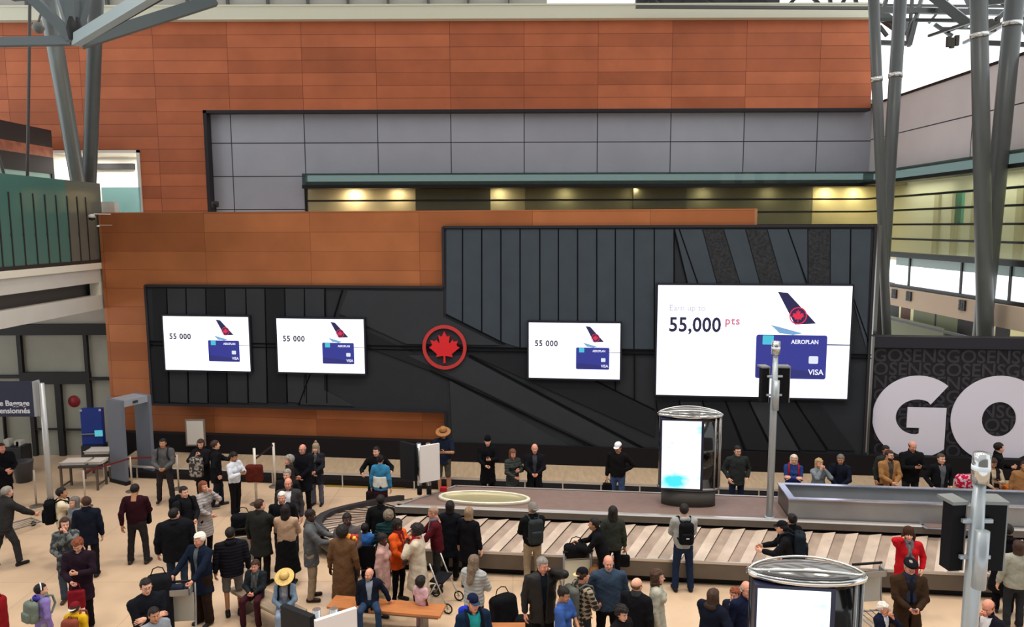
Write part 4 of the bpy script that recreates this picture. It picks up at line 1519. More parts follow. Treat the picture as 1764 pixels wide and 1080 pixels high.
def head_geo(kind):
    """head frame: origin at skull centre, +z up, face towards -y; 0.235 tall"""
    if kind in CACHE: return CACHE[kind]
    fem = kind == 'f'
    def f(p):
        d = ell(p, (0, 0.012, 0.030), (0.076, 0.096, 0.088))
        d = smin(d, ell(p, (0, -0.022, -0.038), (0.058 if fem else 0.063, 0.066, 0.074)), 0.03)
        d = smin(d, ell(p, (0, -0.058, -0.094), (0.024 if fem else 0.030, 0.022, 0.018)), 0.03)
        d = smin(d, rc(p, (0, 0.02, -0.07), (0, 0.035, -0.22), 0.046 if fem else 0.055, 0.052 if fem else 0.064), 0.025)
        for s in (-1, 1):
            d = smax(d, -ell(p, (s * 0.031, -0.098, 0.006), (0.021, 0.022, 0.014)), 0.012)
            d = smin(d, ell(p, (s * 0.078, 0.008, -0.008), (0.010, 0.018, 0.030)), 0.008)
            d = smin(d, ell(p, (s * 0.036, -0.066, -0.030), (0.022, 0.018, 0.018)), 0.02)
            d = smin(d, rc(p, (s * 0.014, -0.084, 0.030), (s * 0.045, -0.074, 0.026), 0.007, 0.005), 0.012)
        d = smin(d, rc(p, (0, -0.082, 0.012), (0, -0.106, -0.026), 0.008, 0.0125), 0.012)
        d = smin(d, ell(p, (0, -0.084, -0.060), (0.025, 0.013, 0.008)), 0.008)
        d = smin(d, ell(p, (0, -0.080, -0.070), (0.021, 0.013, 0.008)), 0.006)
        return d
    V, F = surfnet(f, (-.10, -.13, -.235), (.10, .125, .13), 0.0075)
    fc = V[F].mean(1)
    lips = (np.abs(fc[:, 0]) < 0.023) & (np.abs(fc[:, 2] + 0.065) < 0.012) & (fc[:, 1] < -0.080)
    CACHE[kind] = (V, F, lips.astype(int))
    return CACHE[kind]


def hand_geo(pose, side):
    """wrist at origin, fingers along +x, palm facing -z, thumb towards +y (side=+1) or -y"""
    key = (pose, side)
    if key in CACHE: return CACHE[key]
    curl = {'relaxed': (18, 26, 22), 'grip': (52, 62, 40), 'flat': (6, 8, 6)}[pose]
    segs = []
    for k, (y, L_, x0) in enumerate(((0.030, 0.074, 0.092), (0.010, 0.082, 0.096), (-0.010, 0.076, 0.093), (-0.029, 0.060, 0.086))):
        p = np.array([x0, y, 0.0]); a = 0
        spread = (1.5 - k) * 0.06
        for j, fr_ in enumerate((0.45, 0.31, 0.24)):
            a += R(curl[j] * (1 + 0.08 * k))
            dx = L_ * fr_
            q = p + np.array([math.cos(a) * dx * math.cos(spread), math.sin(spread) * dx, -math.sin(a) * dx])
            segs.append((p, q, 0.0088 - 0.0008 * j, 0.0080 - 0.0008 * j, k)); p = q
    tb = np.array([0.030, 0.030, -0.008])
    t1 = tb + np.array([0.034, 0.028, -0.012 if pose != 'grip' else -0.026])
    t2 = t1 + np.array([0.026, 0.006 if pose != 'grip' else -0.012, -0.006 if pose != 'grip' else -0.020])
    def f(p):
        p = p * np.array([1, side, 1], np.float32)
        d = rc(p, (-0.03, 0, 0), (0.02, 0, 0), 0.026, 0.027, None)
        d = smin(d, rbox(p, (0.055, 0.0, 0.0), (0.046, 0.040, 0.014), 0.013), 0.02)
        fd = None
        for a, b, r1, r2, k in segs:
            e = rc(p, a, b, r1, r2)
            fd = e if fd is None else np.minimum(fd, e)
        d = smin(d, fd, 0.008)
        d = smin(d, rc(p, (0.012, 0.016, -0.006), tb + np.array([0.01, 0.006, -0.003]), 0.015, 0.013), 0.012)
        d = smin(d, rc(p, tb, t1, 0.0125, 0.0105), 0.008)
        return smin(d, rc(p, t1, t2, 0.0105, 0.0085), 0.005)
    V, F = surfnet(f, (-.06, -.075, -.11), (.20, .075, .03), 0.0058)
    CACHE[key] = (V, F)
    return CACHE[key]


def hair_geo(style, seed=0):
    key = ('hair', style, seed % 3)
    if key in CACHE: return CACHE[key]
    ph = (seed % 3) * 1.7
    big = {'afro': 0.040, 'curly': 0.030, 'bob': 0.016, 'long': 0.015, 'longcurly': 0.022, 'short': 0.012, 'messy': 0.018, 'buzz': 0.006,
           'fringe': 0.010, 'bun': 0.012, 'pony': 0.012}[style]
    amp = {'afro': .006, 'curly': .008, 'messy': .006, 'longcurly': .008, 'bob': .003, 'long': .004}.get(style, .002)
    def f(p):
        d = ell(p, (0, 0.016, 0.034), (0.078 + big, 0.098 + big, 0.089 + big))
        # open the face
        zl = 0.066 if style != 'buzz' else 0.06
        yy = p[:, 1]; zz = p[:, 2]
        front = np.minimum(-(yy + 0.030), zl - zz)          # >0 where face must be free
        d = smax(d, front, 0.012)
        if style == 'fringe':
            d = smax(d, zz - 0.030, 0.01)                    # bald crown
            d = smax(d, -zz - 0.055, 0.01)
        elif style in ('short', 'buzz', 'messy', 'afro', 'curly'):
            side = np.minimum(-(yy - 0.0), 0.008 - zz)
            d = smax(d, side, 0.01)
            d = smax(d, -zz - (0.065 if style not in ('afro', 'curly') else 0.075), 0.01)
        elif style in ('bob',):
            d = smin(d, rc(p, (0, 0.03, 0.0), (0, 0.03, -0.10), 0.088, 0.092, 0.95), 0.03)
            d = smax(d, np.minimum(-(yy + 0.020), 0.062 - zz), 0.012)
            d = smax(d, -zz - 0.125, 0.01)
        elif style in ('long', 'longcurly'):
            d = smin(d, rc(p, (0, 0.035, 0.0), (0, 0.055, -0.12), 0.086, 0.080, 0.9), 0.03)
            d = smin(d, rc(p, (0, 0.060, -0.10), (0, 0.085, -0.33), 0.085, 0.062, 0.55), 0.03)
            for s in (-1, 1):
                d = smin(d, rc(p, (s * 0.070, 0.0, -0.02), (s * 0.085, -0.01, -0.20), 0.026, 0.022), 0.02)
            d = smax(d, np.minimum(-(yy + 0.022), 0.062 - zz) - np.where(zz < -0.11, 0.05, 0.0), 0.012)
        elif style in ('bun', 'pony'):
            d = smax(d, np.minimum(-(yy - 0.0), 0.008 - zz), 0.01)
            d = smax(d, -zz - 0.07, 0.01)
            if style == 'bun':
                d = smin(d, ell(p, (0, 0.09, 0.10), (0.036, 0.036, 0.034)), 0.01)
            else:
                d = smin(d, rc(p, (0, 0.11, 0.05), (0, 0.15, -0.16), 0.030, 0.018), 0.015)
        return d + wob(p, amp, 70, ph)
    lo = (-.15, -.14, -.42 if 'long' in style else -.22)
    V, F = surfnet(f, lo, (.15, .21, .19), 0.0095)
    CACHE[key] = (V, F)
    return CACHE[key]


def eye_mesh():
    if 'eye' in CACHE: return CACHE['eye']
    bm = bmesh.new()
    bmesh.ops.create_uvsphere(bm, u_segments=10, v_segments=8, radius=0.0115)
    for f_ in bm.faces:
        f_.smooth = True
        f_.material_index = 1 if f_.calc_center_median().y < -0.0085 else 0
    me = bpy.data.meshes.new('eye')
    bm.to_mesh(me); bm.free()
    me.materials.append(mat('eye_white', (205, 198, 190), rough=0.3)); me.materials.append(mat('iris_dark', (24, 18, 14), rough=0.2))
    CACHE['eye'] = me
    return me


SKIN = {'light': (214, 160, 134), 'pink': (206, 142, 118), 'tan': (176, 124, 92), 'brown': (112, 72, 52), 'dark': (66, 42, 32)}
def skin_mat(k):
    m = mat('skin_' + k, SKIN[k], rough=0.55, spec=0.3, noise=0.05, nscale=20)
    c = SKIN[k]
    l = mat('lips_' + k, (int(c[0] * .82), int(c[1] * .62), int(c[2] * .62)), rough=0.45, spec=0.3)
    return [m, l]
def hair_mat(c):
    return mat('hair_%02x%02x%02x' % tuple(c), c, rough=0.6, spec=0.25, noise=0.25, nscale=30, bump=0.4, bscale=90, stretch=(1, 1, .25))


def arm_ik(sh, wr, l1, l2, hint):
    sh, wr, hint = Vector(sh), Vector(wr), Vector(hint)
    d = wr - sh
    L_ = min(d.length, (l1 + l2) * 0.995)
    d.normalize(); wr = sh + d * L_
    x = (l1 * l1 - l2 * l2 + L_ * L_) / (2 * L_)
    hgt = math.sqrt(max(l1 * l1 - x * x, 0))
    pr = (hint - d * hint.dot(d)).normalized()
    return sh + d * x + pr * hgt, wr


# wrist position (x outward for the side, y, z above the hip) and elbow hint, at 1.75 m
ARM = {
    'down': ((.25, -.03, -.06), (.4, .8, 0), 'relaxed'), 'downback': ((.24, .10, -.05), (.4, .8, 0), 'relaxed'),
    'phone': ((.055, -.28, .26), (.7, .3, -.7), 'grip'), 'low': ((.06, -.27, .10), (.8, .3, -.5), 'grip'),
    'forward': ((.13, -.42, .20), (.6, .2, -.8), 'relaxed'), 'push': ((.20, -.45, .10), (.7, .2, -.7), 'grip'),
    'hip': ((.17, -.03, .13), (.9, .5, -.2), 'relaxed'), 'pocket': ((.21, -.10, .02), (.7, .8, -.1), 'relaxed'),
    'ear': ((.125, -.045, .585), (.9, -.1, -.7), 'grip'), 'mouth': ((.05, -.19, .56), (.6, -.2, -.8), 'grip'),
    'cross': ((-.07, -.19, .25), (.9, .1, -.5), 'relaxed'), 'front': ((.04, -.22, .06), (.9, .1, -.3), 'relaxed'),
    'lap': ((.05, -.28, .12), (.8, .3, -.5), 'grip'), 'knee': ((.16, -.42, .10), (.8, .2, -.4), 'relaxed'),
    'lean': ((.42, .02, -.02), (.3, .9, 0), 'flat'), 'out': ((.34, -.30, .22), (.6, .3, -.7), 'relaxed'), 'chest': ((.03, -.20, .40), (.8, -.1, -.6), 'grip'),
    'hug': ((-.02, -.36, .40), (.8, -.1, -.5), 'flat'), 'carry': ((.28, -.02, -.02), (.5, .8, 0), 'grip'), 'wheel': ((.30, -.18, .04), (.6, .7, -.2), 'grip'),
}


class Skel: pass


def skeleton(H=1.75, sit=0.0, fem=False, child=False, wide=1.0, R_='down', L='down', stance=0.11, walk=0.0, lean=0.0, side=0.0,
             hyaw=0.0, hpitch=0.0, seat=0.45, kneel=0.0, handR=None, handL=None, twist=0.0, legout=0.0):
    k = H / 1.75
    S_ = Skel(); S_.k = k; S_.H = H; S_.fem = fem; S_.wide = wide; S_.child = child; S_.sit = sit
    hipz = 0.93 * k if not sit else seat + 0.105 * k
    S_.hip = Vector((0, 0, hipz))
    rot = Matrix.Rotation(R(-lean) * -1, 3, 'X') if False else Matrix.Rotation(R(lean), 3, 'X')
    rot = Matrix.Rotation(R(side), 3, 'Y') @ rot
    S_.rot = rot
    up = lambda x, y, z: S_.hip + rot @ Vector((x * k, y * k, z * k))
    S_.up = up
    sw = (0.170 if fem else 0.190) * wide
    S_.neck = up(0, 0.005, 0.545)
    S_.sh = {s: up(s * sw, 0.0, 0.465) for s in (-1, 1)}
    S_.el, S_.wr, S_.hp = {}, {}, {}
    for s, pose, ov in ((-1, R_, handR), (1, L, handL)):
        w_, h_, hp = ARM[pose]
        tgt = Vector((s * w_[0] * (wide if w_[0] > .15 else 1), w_[1], w_[2]))
        if lean and pose in ('down', 'push', 'forward', 'low', 'carry', 'downback'):
            tgt = S_.hip + tgt * k + Vector((0, -math.sin(R(lean)) * 0.35 * k, 0))
        else:
            tgt = up(*tgt)
        if ov: tgt = S_.hip + Vector(ov) * k
        el, wr = arm_ik(S_.sh[s], tgt, .285 * k, .255 * k, (s * h_[0], h_[1], h_[2]))
        S_.el[s], S_.wr[s], S_.hp[s] = el, wr, hp
    S_.hj, S_.kn, S_.an, S_.ty = {}, {}, {}, {}
    for s in (-1, 1):
        S_.hj[s] = S_.hip + Vector((s * .088 * k * (wide ** .5), 0, -.02 * k))
        if sit:
            S_.kn[s] = S_.hj[s] + Vector((s * (.03 + legout) * k, -.43 * k, 0.0))
            S_.an[s] = Vector((S_.kn[s].x + s * .01, S_.kn[s].y + (.03 + .06 * (s * walk)) , 0.085 * k))
        else:
            st = s * stance * k
            wy = -s * walk * k
            S_.an[s] = Vector((st, wy + .02 * k, .085 * k + (0.05 * k if wy > 0.08 else 0)))
            m = (S_.hj[s] + S_.an[s]) / 2
            S_.kn[s] = m + Vector((s * 0.01, -0.03 * k - abs(walk) * .12 * k, 0.02 * k))
        S_.ty[s] = 0
    hd = Matrix.Translation(S_.neck + rot @ Vector((0, -0.02 * k, 0.130 * k)))
    HM = hd @ Matrix.Rotation(R(hyaw), 4, 'Z') @ Matrix.Rotation(R(hpitch), 4, 'X')
    hs = (1.0 if not child else 1.0) * (k ** (0.35 if child else 0.6))
    if child: HM = Matrix.Translation((0, 0, 0.02)) @ HM
    S_.HM = HM @ Matrix.Diagonal((hs, hs, hs, 1))
    S_.top = S_.HM @ Vector((0, 0, 0.118))
    return S_


def torso(S_, p, t=0.0, waistk=1.0):
    k = S_.k; w_ = S_.wide; up = S_.up
    # into torso frame
    Rm = np.array(S_.rot.transposed(), np.float32)
    q = (p - np.array(S_.hip, np.float32)) @ Rm.T
    fem = S_.fem
    sq = 0.66 + 0.12 * (w_ - 1)
    hipw = (.158 if fem else .148) * k * w_; wa = (.122 if fem else .138) * k * w_ * waistk; ch = (.150 if fem else .168) * k * w_
    d = rc(q, (0, 0, -.01 * k), (0, 0, .14 * k), hipw, wa, sq)
    d = smin(d, rc(q, (0, 0, .14 * k), (0, 0, .36 * k), wa, ch, sq), .05)
    sw = (0.115 if fem else 0.135) * w_ * k
    d = smin(d, rc(q, (-sw, 0.0, .44 * k), (sw, 0.0, .44 * k), .062 * k, .062 * k, .9), .05)
    for s in (-1, 1):
        d = smin(d, rc(q, (0, .005, .50 * k), (s * sw * .8, 0, .475 * k), .052 * k, .048 * k), .03)
    d = smin(d, rc(q, (0, 0, .46 * k), (0, 0, .52 * k), .070 * k, .055 * k), .03)
    if fem:
        for s in (-1, 1):
            d = smin(d, ell(q, (s * .065 * k, -.085 * k, .34 * k), (.058 * k, .055 * k, .056 * k)), .03)
    return d - t


def armf(S_, p, t, upto=1.0, ts=None):
    k = S_.k; d = None
    for s in (-1, 1):
        w0 = 0.85 + 0.15 * S_.wide
        e = smin(rc(p, S_.sh[s], S_.el[s], .052 * k * w0 + t, .041 * k * w0 + t), rc(p, S_.el[s], S_.el[s].lerp(S_.wr[s], upto), .041 * k * w0 + t, .030 * k + t), .015)
        d = e if d is None else np.minimum(d, e)
    return d


def legf(S_, p, t, upto=1.0, t2=None, flare=0.0):
    k = S_.k; d = None
    t2 = t if t2 is None else t2
    w0 = 0.8 + 0.2 * S_.wide
    for s in (-1, 1):
        hj = S_.hj[s]
        e = rc(p, hj, S_.kn[s], .083 * k * w0 + t, .056 * k + t)
        if upto > 0.5:
            e = smin(e, rc(p, S_.kn[s], S_.kn[s].lerp(S_.an[s], min(1, (upto - .5) * 2)), .054 * k + t, .036 * k + t2 + flare), .02)
        d = e if d is None else smin(d, e, .015)
    return d


def person(px, py, H, yaw, label, skin='light', hair=('short', (60, 44, 34)), top=None, legs=None, at=None, group=None, seed=None,
           hat=None, glasses=False, beard=None, scarf=None, pack=None, **kw):
    """px, py: where the crown of the head shows; yaw 0 faces the camera, 90 faces right, 180 away"""
    seed = seed if seed is not None else int(px * 7 + py)
    S_ = skeleton(H, **kw)
    hatadd = 0.0
    if at is None:
        hp = hz(px, py, S_.top.z + (0.02 if hat else 0.0))
        rz = R(yaw)
        off = Matrix.Rotation(rz, 3, 'Z') @ Vector((S_.top.x, S_.top.y, 0))
        loc = (hp.x - off.x, hp.y - off.y, 0)
    else:
        loc = (at[0], at[1], 0); rz = R(yaw)
    n_ = PCOUNT[0]; PCOUNT[0] += 1
    if n_ in OFFS: loc = (loc[0] + OFFS[n_][0], loc[1] + OFFS[n_][1], 0)
    root = empty('person', loc, rz)
    tag(root, label, 'person', group)
    k = S_.k
    # ---------- body: one skin surface, head and hands joined into it
    def fb(p):
        d = torso(S_, p, -0.004)
        d = smin(d, armf(S_, p, 0), .03)
        d = smin(d, legf(S_, p, 0), .03)
        for s in (-1, 1):
            d = smin(d, rc(p, S_.an[s] + Vector((0, .03 * k, -.045 * k)), S_.an[s] + Vector((0, -.14 * k, -.05 * k)), .030 * k, .026 * k), .02)
        return d
    pts = [S_.hip, S_.neck] + [x[s] for x in (S_.sh, S_.el, S_.wr, S_.kn, S_.an) for s in (-1, 1)]
    lo = Vector([min(p[i] for p in pts) - .19 for i in range(3)]); hi = Vector([max(p[i] for p in pts) + .17 for i in range(3)])
    lo.z = max(lo.z, -0.01)
    V, F = surfnet(fb, lo, hi, 0.025)
    Vs, Fs, Mi = [V], [F], [np.zeros(len(F), int)]
    off = len(V)
    hv, hf, hm = head_geo('f' if S_.fem or S_.child else 'm')
    HM = np.array(S_.HM, np.float32)
    Vs.append(hv @ HM[:3, :3].T + HM[:3, 3]); Fs.append(hf + off); Mi.append(hm); off += len(hv)
    root_hands = {}
    for s in (-1, 1):
        pose = S_.hp[s]
        gv, gf = hand_geo(pose, 1 if s == 1 else -1)
        fx = (S_.wr[s] - S_.el[s]).normalized()
        # palm direction: towards the body's middle / down, up for 'grip' held in front
        if pose == 'grip' and S_.wr[s].y < -0.12: pn = Vector((-s * 0.7, 0.15, 0.7))
        elif pose == 'flat': pn = Vector((0, 1, -0.2))
        else: pn = Vector((-s, 0.1, -0.1))
        zz = -(pn - fx * pn.dot(fx)).normalized()
        yy = zz.cross(fx)
        M = Matrix((( fx.x, yy.x, zz.x), (fx.y, yy.y, zz.y), (fx.z, yy.z, zz.z)))
        # thumb points towards the front/up: pick the mirrored hand if it would point backwards
        th = yy * (1 if s == 1 else -1)
        want = Vector((0, -1, 0.4)) if pose != 'grip' else Vector((s, -0.3, 0.5))
        if th.dot(want) < 0:
            gv, gf = hand_geo(pose, -1 if s == 1 else 1)
        Mn = np.array(M, np.float32) * (k ** .8)
        Vs.append(gv @ Mn.T + np.array(S_.wr[s] + fx * 0.012, np.float32)); Fs.append(gf + off); Mi.append(np.zeros(len(gf), int)); off += len(gv)
        root_hands[s] = (S_.wr[s] + fx * 0.09 * k - zz * 0.035, fx, zz)
    mk('body', np.concatenate(Vs), np.concatenate(Fs), None, root, True, mats=skin_mat(skin), midx=np.concatenate(Mi))
    # ---------- legs wear
    lg = dict(kind='trousers', c=(40, 42, 50), t=.014, shoe=(26, 24, 24)); lg.update(legs or {})
    def put(name, f, lo_, hi_, h, m, lab=None):
        V, F = surfnet(f, lo_, hi_, h)
        if not len(V): return None
        o = mk(name, V, F, m, root, True)
        if lab: o['label'] = lab
        return o
    ylo = min(min(S_.an[s].y, S_.kn[s].y) for s in (-1, 1)) - .14; yhi = max(.18, max(S_.an[s].y for s in (-1, 1)) + .14)
    xm = max(.24 * S_.wide, max(abs(S_.kn[s].x) for s in (-1, 1)) + .13) * 1.0
    ph = seed * 0.7
    cm = cloth(lg['c'], lg.get('pat', 'plain'), lg.get('c2'))
    if lg['kind'] in ('trousers', 'shorts', 'leggings'):
        cut = 1.0 if lg['kind'] != 'shorts' else .58
        tt = lg['t'] if lg['kind'] != 'leggings' else .006
        fl_ = lg.get('flare', 0.014 if lg['kind'] == 'trousers' else 0.0)
        zc = S_.an[1].z - .035 * k
        def fl2(p):
            d = smin(legf(S_, p, tt, cut, None, fl_), np.maximum(torso(S_, p, tt), p[:, 2] - (S_.hip.z + .10 * k)), .03)
            return smax(d, (zc if cut == 1.0 else (S_.kn[1].z - .04 if not S_.sit else -1)) - p[:, 2], .006) + wob(p, .004, 24, ph)
        put(lg['kind'] if lg['kind'] != 'leggings' else 'leggings', fl2, (-xm, ylo, 0.0), (xm, yhi, S_.hip.z + .16), .0155, cm)
    else:   # skirt
        zb = S_.hip.z - lg.get('len', .55) * k
        def fs_(p):
            d = rc(p, S_.hip, (0, 0, zb), .165 * k * S_.wide, (.17 + lg.get('fl', .05)) * k * S_.wide, .8)
            d = smin(d, np.maximum(torso(S_, p, .014), p[:, 2] - (S_.hip.z + .1 * k)), .03)
            return smax(d, zb - p[:, 2], .006) + wob(p, .006, 26, ph)
        put('skirt', fs_, (-.3, -.3, max(0, zb - .03)), (.3, .3, S_.hip.z + .2), .017, cm)
        if lg.get('under', True):
            put('tights', lambda p: smax(legf(S_, p, .006), .05 - p[:, 2], .005), (-xm, ylo, 0.0), (xm, yhi, S_.hip.z), .016, cloth((24, 22, 24)))
    # ---------- shoes
    key = 'shoe%.2f' % k
    if key not in CACHE:
        def fsh(p):
            d = smin(rc(p, (0, .045 * k, .035 * k), (0, -.145 * k, .030 * k), .043 * k, .039 * k), rc(p, (0, .02 * k, .05 * k), (0, .015 * k, .11 * k), .045 * k, .042 * k), .02)
            return smax(d, .002 - p[:, 2], .004)
        V, F = surfnet(fsh, (-.07, -.23, -.01), (.07, .13, .19), .011)
        me = bpy.data.meshes.new('shoe'); me.from_pydata(V.tolist(), [], F.tolist()); me.materials.append(mat('shoe_black', (24, 22, 22), rough=0.5, spec=0.3))
        me.polygons.foreach_set('use_smooth', [True] * len(F)); me.update()
        CACHE[key] = me
    sm = mat('shoe_%02x%02x%02x' % tuple(lg['shoe']), lg['shoe'], rough=0.5, spec=0.25)
    for s in (-1, 1):
        o = bpy.data.objects.new('shoe', CACHE[key]); COL.objects.link(o); o.parent = root
        o.location = (S_.an[s].x, S_.an[s].y, max(0, S_.an[s].z - .085 * k)); o.rotation_euler = (0.0, 0, s * 0.12)
        o.material_slots[0].link = 'OBJECT'; o.material_slots[0].material = sm
    # ---------- upper garments
    tp = dict(kind='jacket', c=(34, 36, 42), hem=-.10, t=.022, sleeve=.93, open=0.0, inner=None, pat='plain', bulk=1.0); tp.update(top or {})
    zs = S_.hip.z
    Rm = np.array(S_.rot.transposed(), np.float32); hipv = np.array(S_.hip, np.float32)
    def local(p): return (p - hipv) @ Rm.T
    def ftop(t, hem, sleeve, neckcut, openw, flare=0.03, am=.006):
        def f(p):
            q = local(p)
            d = torso(S_, p, t, 1.0 + .12 * (t > .015))
            if hem < -0.02:
                hb = abs(hem) * k
                base = (.160 if S_.fem else .152) * k * S_.wide + t * .8
                if not S_.sit:
                    d = smin(d, rc(q, (0, 0, .1 * k), (0, 0, -hb), base * .96, base + flare * min(1, hb / .3), .74), .03)
                else:
                    d = smin(d, rc(q, (0, 0, .1 * k), (0, -.05, -.06 * k), base, base + .02, .8), .03)
                    if hb > .2:
                        for s in (-1, 1):
                            d = smin(d, rc(p, S_.hj[s], S_.hj[s].lerp(S_.kn[s], min(.85, hb * 1.3)), .098 * k + t, .07 * k + t), .03)
            if hem < -0.02 and not S_.sit: d = smax(d, -q[:, 2] - abs(hem) * k, .008)
            elif hem >= -0.02: d = smax(d, -q[:, 2] + hem * k, .008)
            d = smax(d, q[:, 2] - neckcut * k, .01)
            # neck opening
            d = smax(d, -rc(q, (0, -.01, .50 * k), (0, -.02, .62 * k), .048 * k, .06 * k), .01)
            if sleeve > 0:
                if sleeve > .5:
                    d = smin(d, armf(S_, p, t * .8, (sleeve - .5) * 2), .03)
                else:
                    for s in (-1, 1):
                        d = smin(d, rc(p, S_.sh[s], S_.sh[s].lerp(S_.el[s], sleeve * 2), .053 * k + t, .048 * k + t), .03)
            if openw:
                wv = openw * (0.25 + .75 * np.clip((q[:, 2] / k + .1) / .6, 0, 1))
                cutd = np.maximum(np.abs(q[:, 0]) - wv, q[:, 1] + .01)
                d = smax(d, -cutd, .008)
            return d + wob(p, am, 17, ph) + wob(p, am * .5, 41, ph + 1)
        return f
    xs_ = [S_.sh[s].x for s in (-1, 1)] + [S_.el[s].x for s in (-1, 1)] + [S_.wr[s].x for s in (-1, 1)]
    ys_ = [S_.sh[s].y for s in (-1, 1)] + [S_.el[s].y for s in (-1, 1)] + [S_.wr[s].y for s in (-1, 1)] + [0]
    zs_ = [S_.el[s].z for s in (-1, 1)] + [S_.wr[s].z for s in (-1, 1)]
    mx = .25 * S_.wide
    lo_ = (min(min(xs_) - .1, -mx), min(min(ys_) - .1, -.24, (min(S_.kn[s].y for s in (-1, 1)) - .05) if S_.sit and tp['hem'] < -.2 else 0), max(0, min(min(zs_) - .1, zs + min(tp['hem'], 0) * k - .05)))
    hi_ = (max(max(xs_) + .1, mx), max(max(ys_) + .1, .24), max(S_.neck.z + .1, max(S_.el[s].z for s in (-1, 1)) + .1, max(S_.wr[s].z for s in (-1, 1)) + .06))
    if tp['inner']:
        put('shirt', ftop(.008, .02, 0, .55, 0, am=.002), lo_, hi_, .018, cloth(tp['inner']), tp.get('ilab'))
    nm = {'jacket': 'jacket', 'coat': 'coat', 'sweater': 'sweater', 'shirt': 'shirt', 'tshirt': 't_shirt', 'vest': 'vest', 'hoodie': 'hoodie', 'dress': 'dress'}[tp['kind']]
    nc = {'coat': .60, 'jacket': .59, 'hoodie': .575, 'sweater': .565, 'shirt': .57, 'tshirt': .55, 'vest': .57, 'dress': .55}[tp['kind']]
    if tp['kind'] in ('tshirt',): tp['sleeve'] = tp.get('sl', .36); tp['t'] = .019
    if tp['kind'] == 'vest' : 
        put('shirt', ftop(.010, .0, .93, .56, 0, am=.003), lo_, hi_, .0155, cloth(tp.get('c2', (40, 40, 44))))
        tp['sleeve'] = 0
    put(nm, ftop(tp['t'] * tp['bulk'], tp['hem'], tp['sleeve'], nc, tp['open'], tp.get('flare', .03)), lo_, hi_, .0135, cloth(tp['c'], tp['pat'], tp.get('c2')))
    if tp['kind'] in ('jacket', 'coat') and not tp.get('nocollar'):
        # folded collar
        def fcol(p):
            q = local(p) / k
            d = np.abs(rc(q, (0, .005, .52), (0, -.005, .60), .082, .072)) - .010
            d = smax(d, .520 - q[:, 2], .006); d = smax(d, q[:, 2] - .595 + np.clip(-q[:, 1] * .5, -.02, .05), .006)
            d = smax(d, -np.maximum(np.abs(q[:, 0]) - .030, q[:, 1] + .02), .006)
            return d * k
        c_ = S_.up(0, 0, .56)
        put('collar', fcol, (c_.x - .15, c_.y - .15, c_.z - .09), (c_.x + .15, c_.y + .15, c_.z + .09), .0125, cloth(tp.get('colc', tp['c']), 'plain'))
    if tp.get('hood'):
        def fh(p):
            q = local(p) / k
            d = ell(q, (0, .085, .545), (.105, .062, .062))
            return smax(d, -ell(q, (0, .06, .60), (.07, .05, .05)), .01) * k + wob(p, .004, 40)
        c_ = S_.up(0, .08, .55)
        put('hood', fh, (c_.x - .14, c_.y - .12, c_.z - .11), (c_.x + .14, c_.y + .12, c_.z + .11), .014, cloth(tp.get('hoodc', tp['c'])))
    if tp.get('yoke'):
        # lower colour panel of a two-tone top
        def fy(p):
            q = local(p)
            return smax(smax(torso(S_, p, tp['t'] + .018, 1.12), q[:, 2] - tp['yoke'][0] * k, .004), tp['yoke'][1] * k - q[:, 2], .004) + wob(p, .003, 17, ph)
        put('panel', fy, lo_, hi_, .016, cloth(tp['yoke'][2]), tp['yoke'][3])
    if scarf:
        def fsc(p):
            q = local(p) / k
            r = np.sqrt(q[:, 0] ** 2 + ((q[:, 1] + .005) * 1.05) ** 2)
            d = np.sqrt((r - .070) ** 2 + ((q[:, 2] - .555) * .8) ** 2) - .030
            for s in (-1, 1):
                L_ = scarf[1]
                d = smin(d, rc(q, (s * .045, -.085, .53), (s * .05, -.150 - .03 * (S_.fem), .53 - L_), .030, .034, .5), .02)
            return d * k + wob(p, .004, 50)
        a_ = S_.up(0, -.05, .62); b_ = S_.up(0, -.1, .5 - scarf[1])
        put('scarf', fsc, (min(a_.x, b_.x) - .15, min(a_.y, b_.y) - .22, b_.z - .07), (max(a_.x, b_.x) + .15, max(a_.y, b_.y) + .22, a_.z + .04), .013, cloth(scarf[0]))
    # ---------- head: hair, eyes, hats, glasses, beard
    def hchild(name, V, F, m, lab=None):
        o = mk(name, V @ HM[:3, :3].T + HM[:3, 3], F, m, root, True)
        if lab: o['label'] = lab
        return o
    if hair and hair[0] != 'bald':
        V, F = hair_geo(hair[0], seed)
        hchild('hair', V, F, hair_mat(hair[1]))
    for s in (-1, 1):
        o = bpy.data.objects.new('eye', eye_mesh()); COL.objects.link(o); o.parent = root
        o.matrix_local = S_.HM @ Matrix.Translation((s * 0.0305, -0.0765, 0.006))
    ebc = [max(0, int(v * .7)) for v in (hair[1] if hair else (60, 50, 45))]
    key = 'eyebrows'
    if key not in CACHE:
        V, F = surfnet(lambda p: np.minimum(rc(p, (.014, -.0915, .0265), (.046, -.080, .027), .0050, .0035), rc(p, (-.014, -.0915, .0265), (-.046, -.080, .027), .0050, .0035)), (-.06, -.11, .01), (.06, -.06, .045), .004)
        CACHE[key] = (V, F)
    hchild('eyebrows', *CACHE[key], hair_mat(ebc))
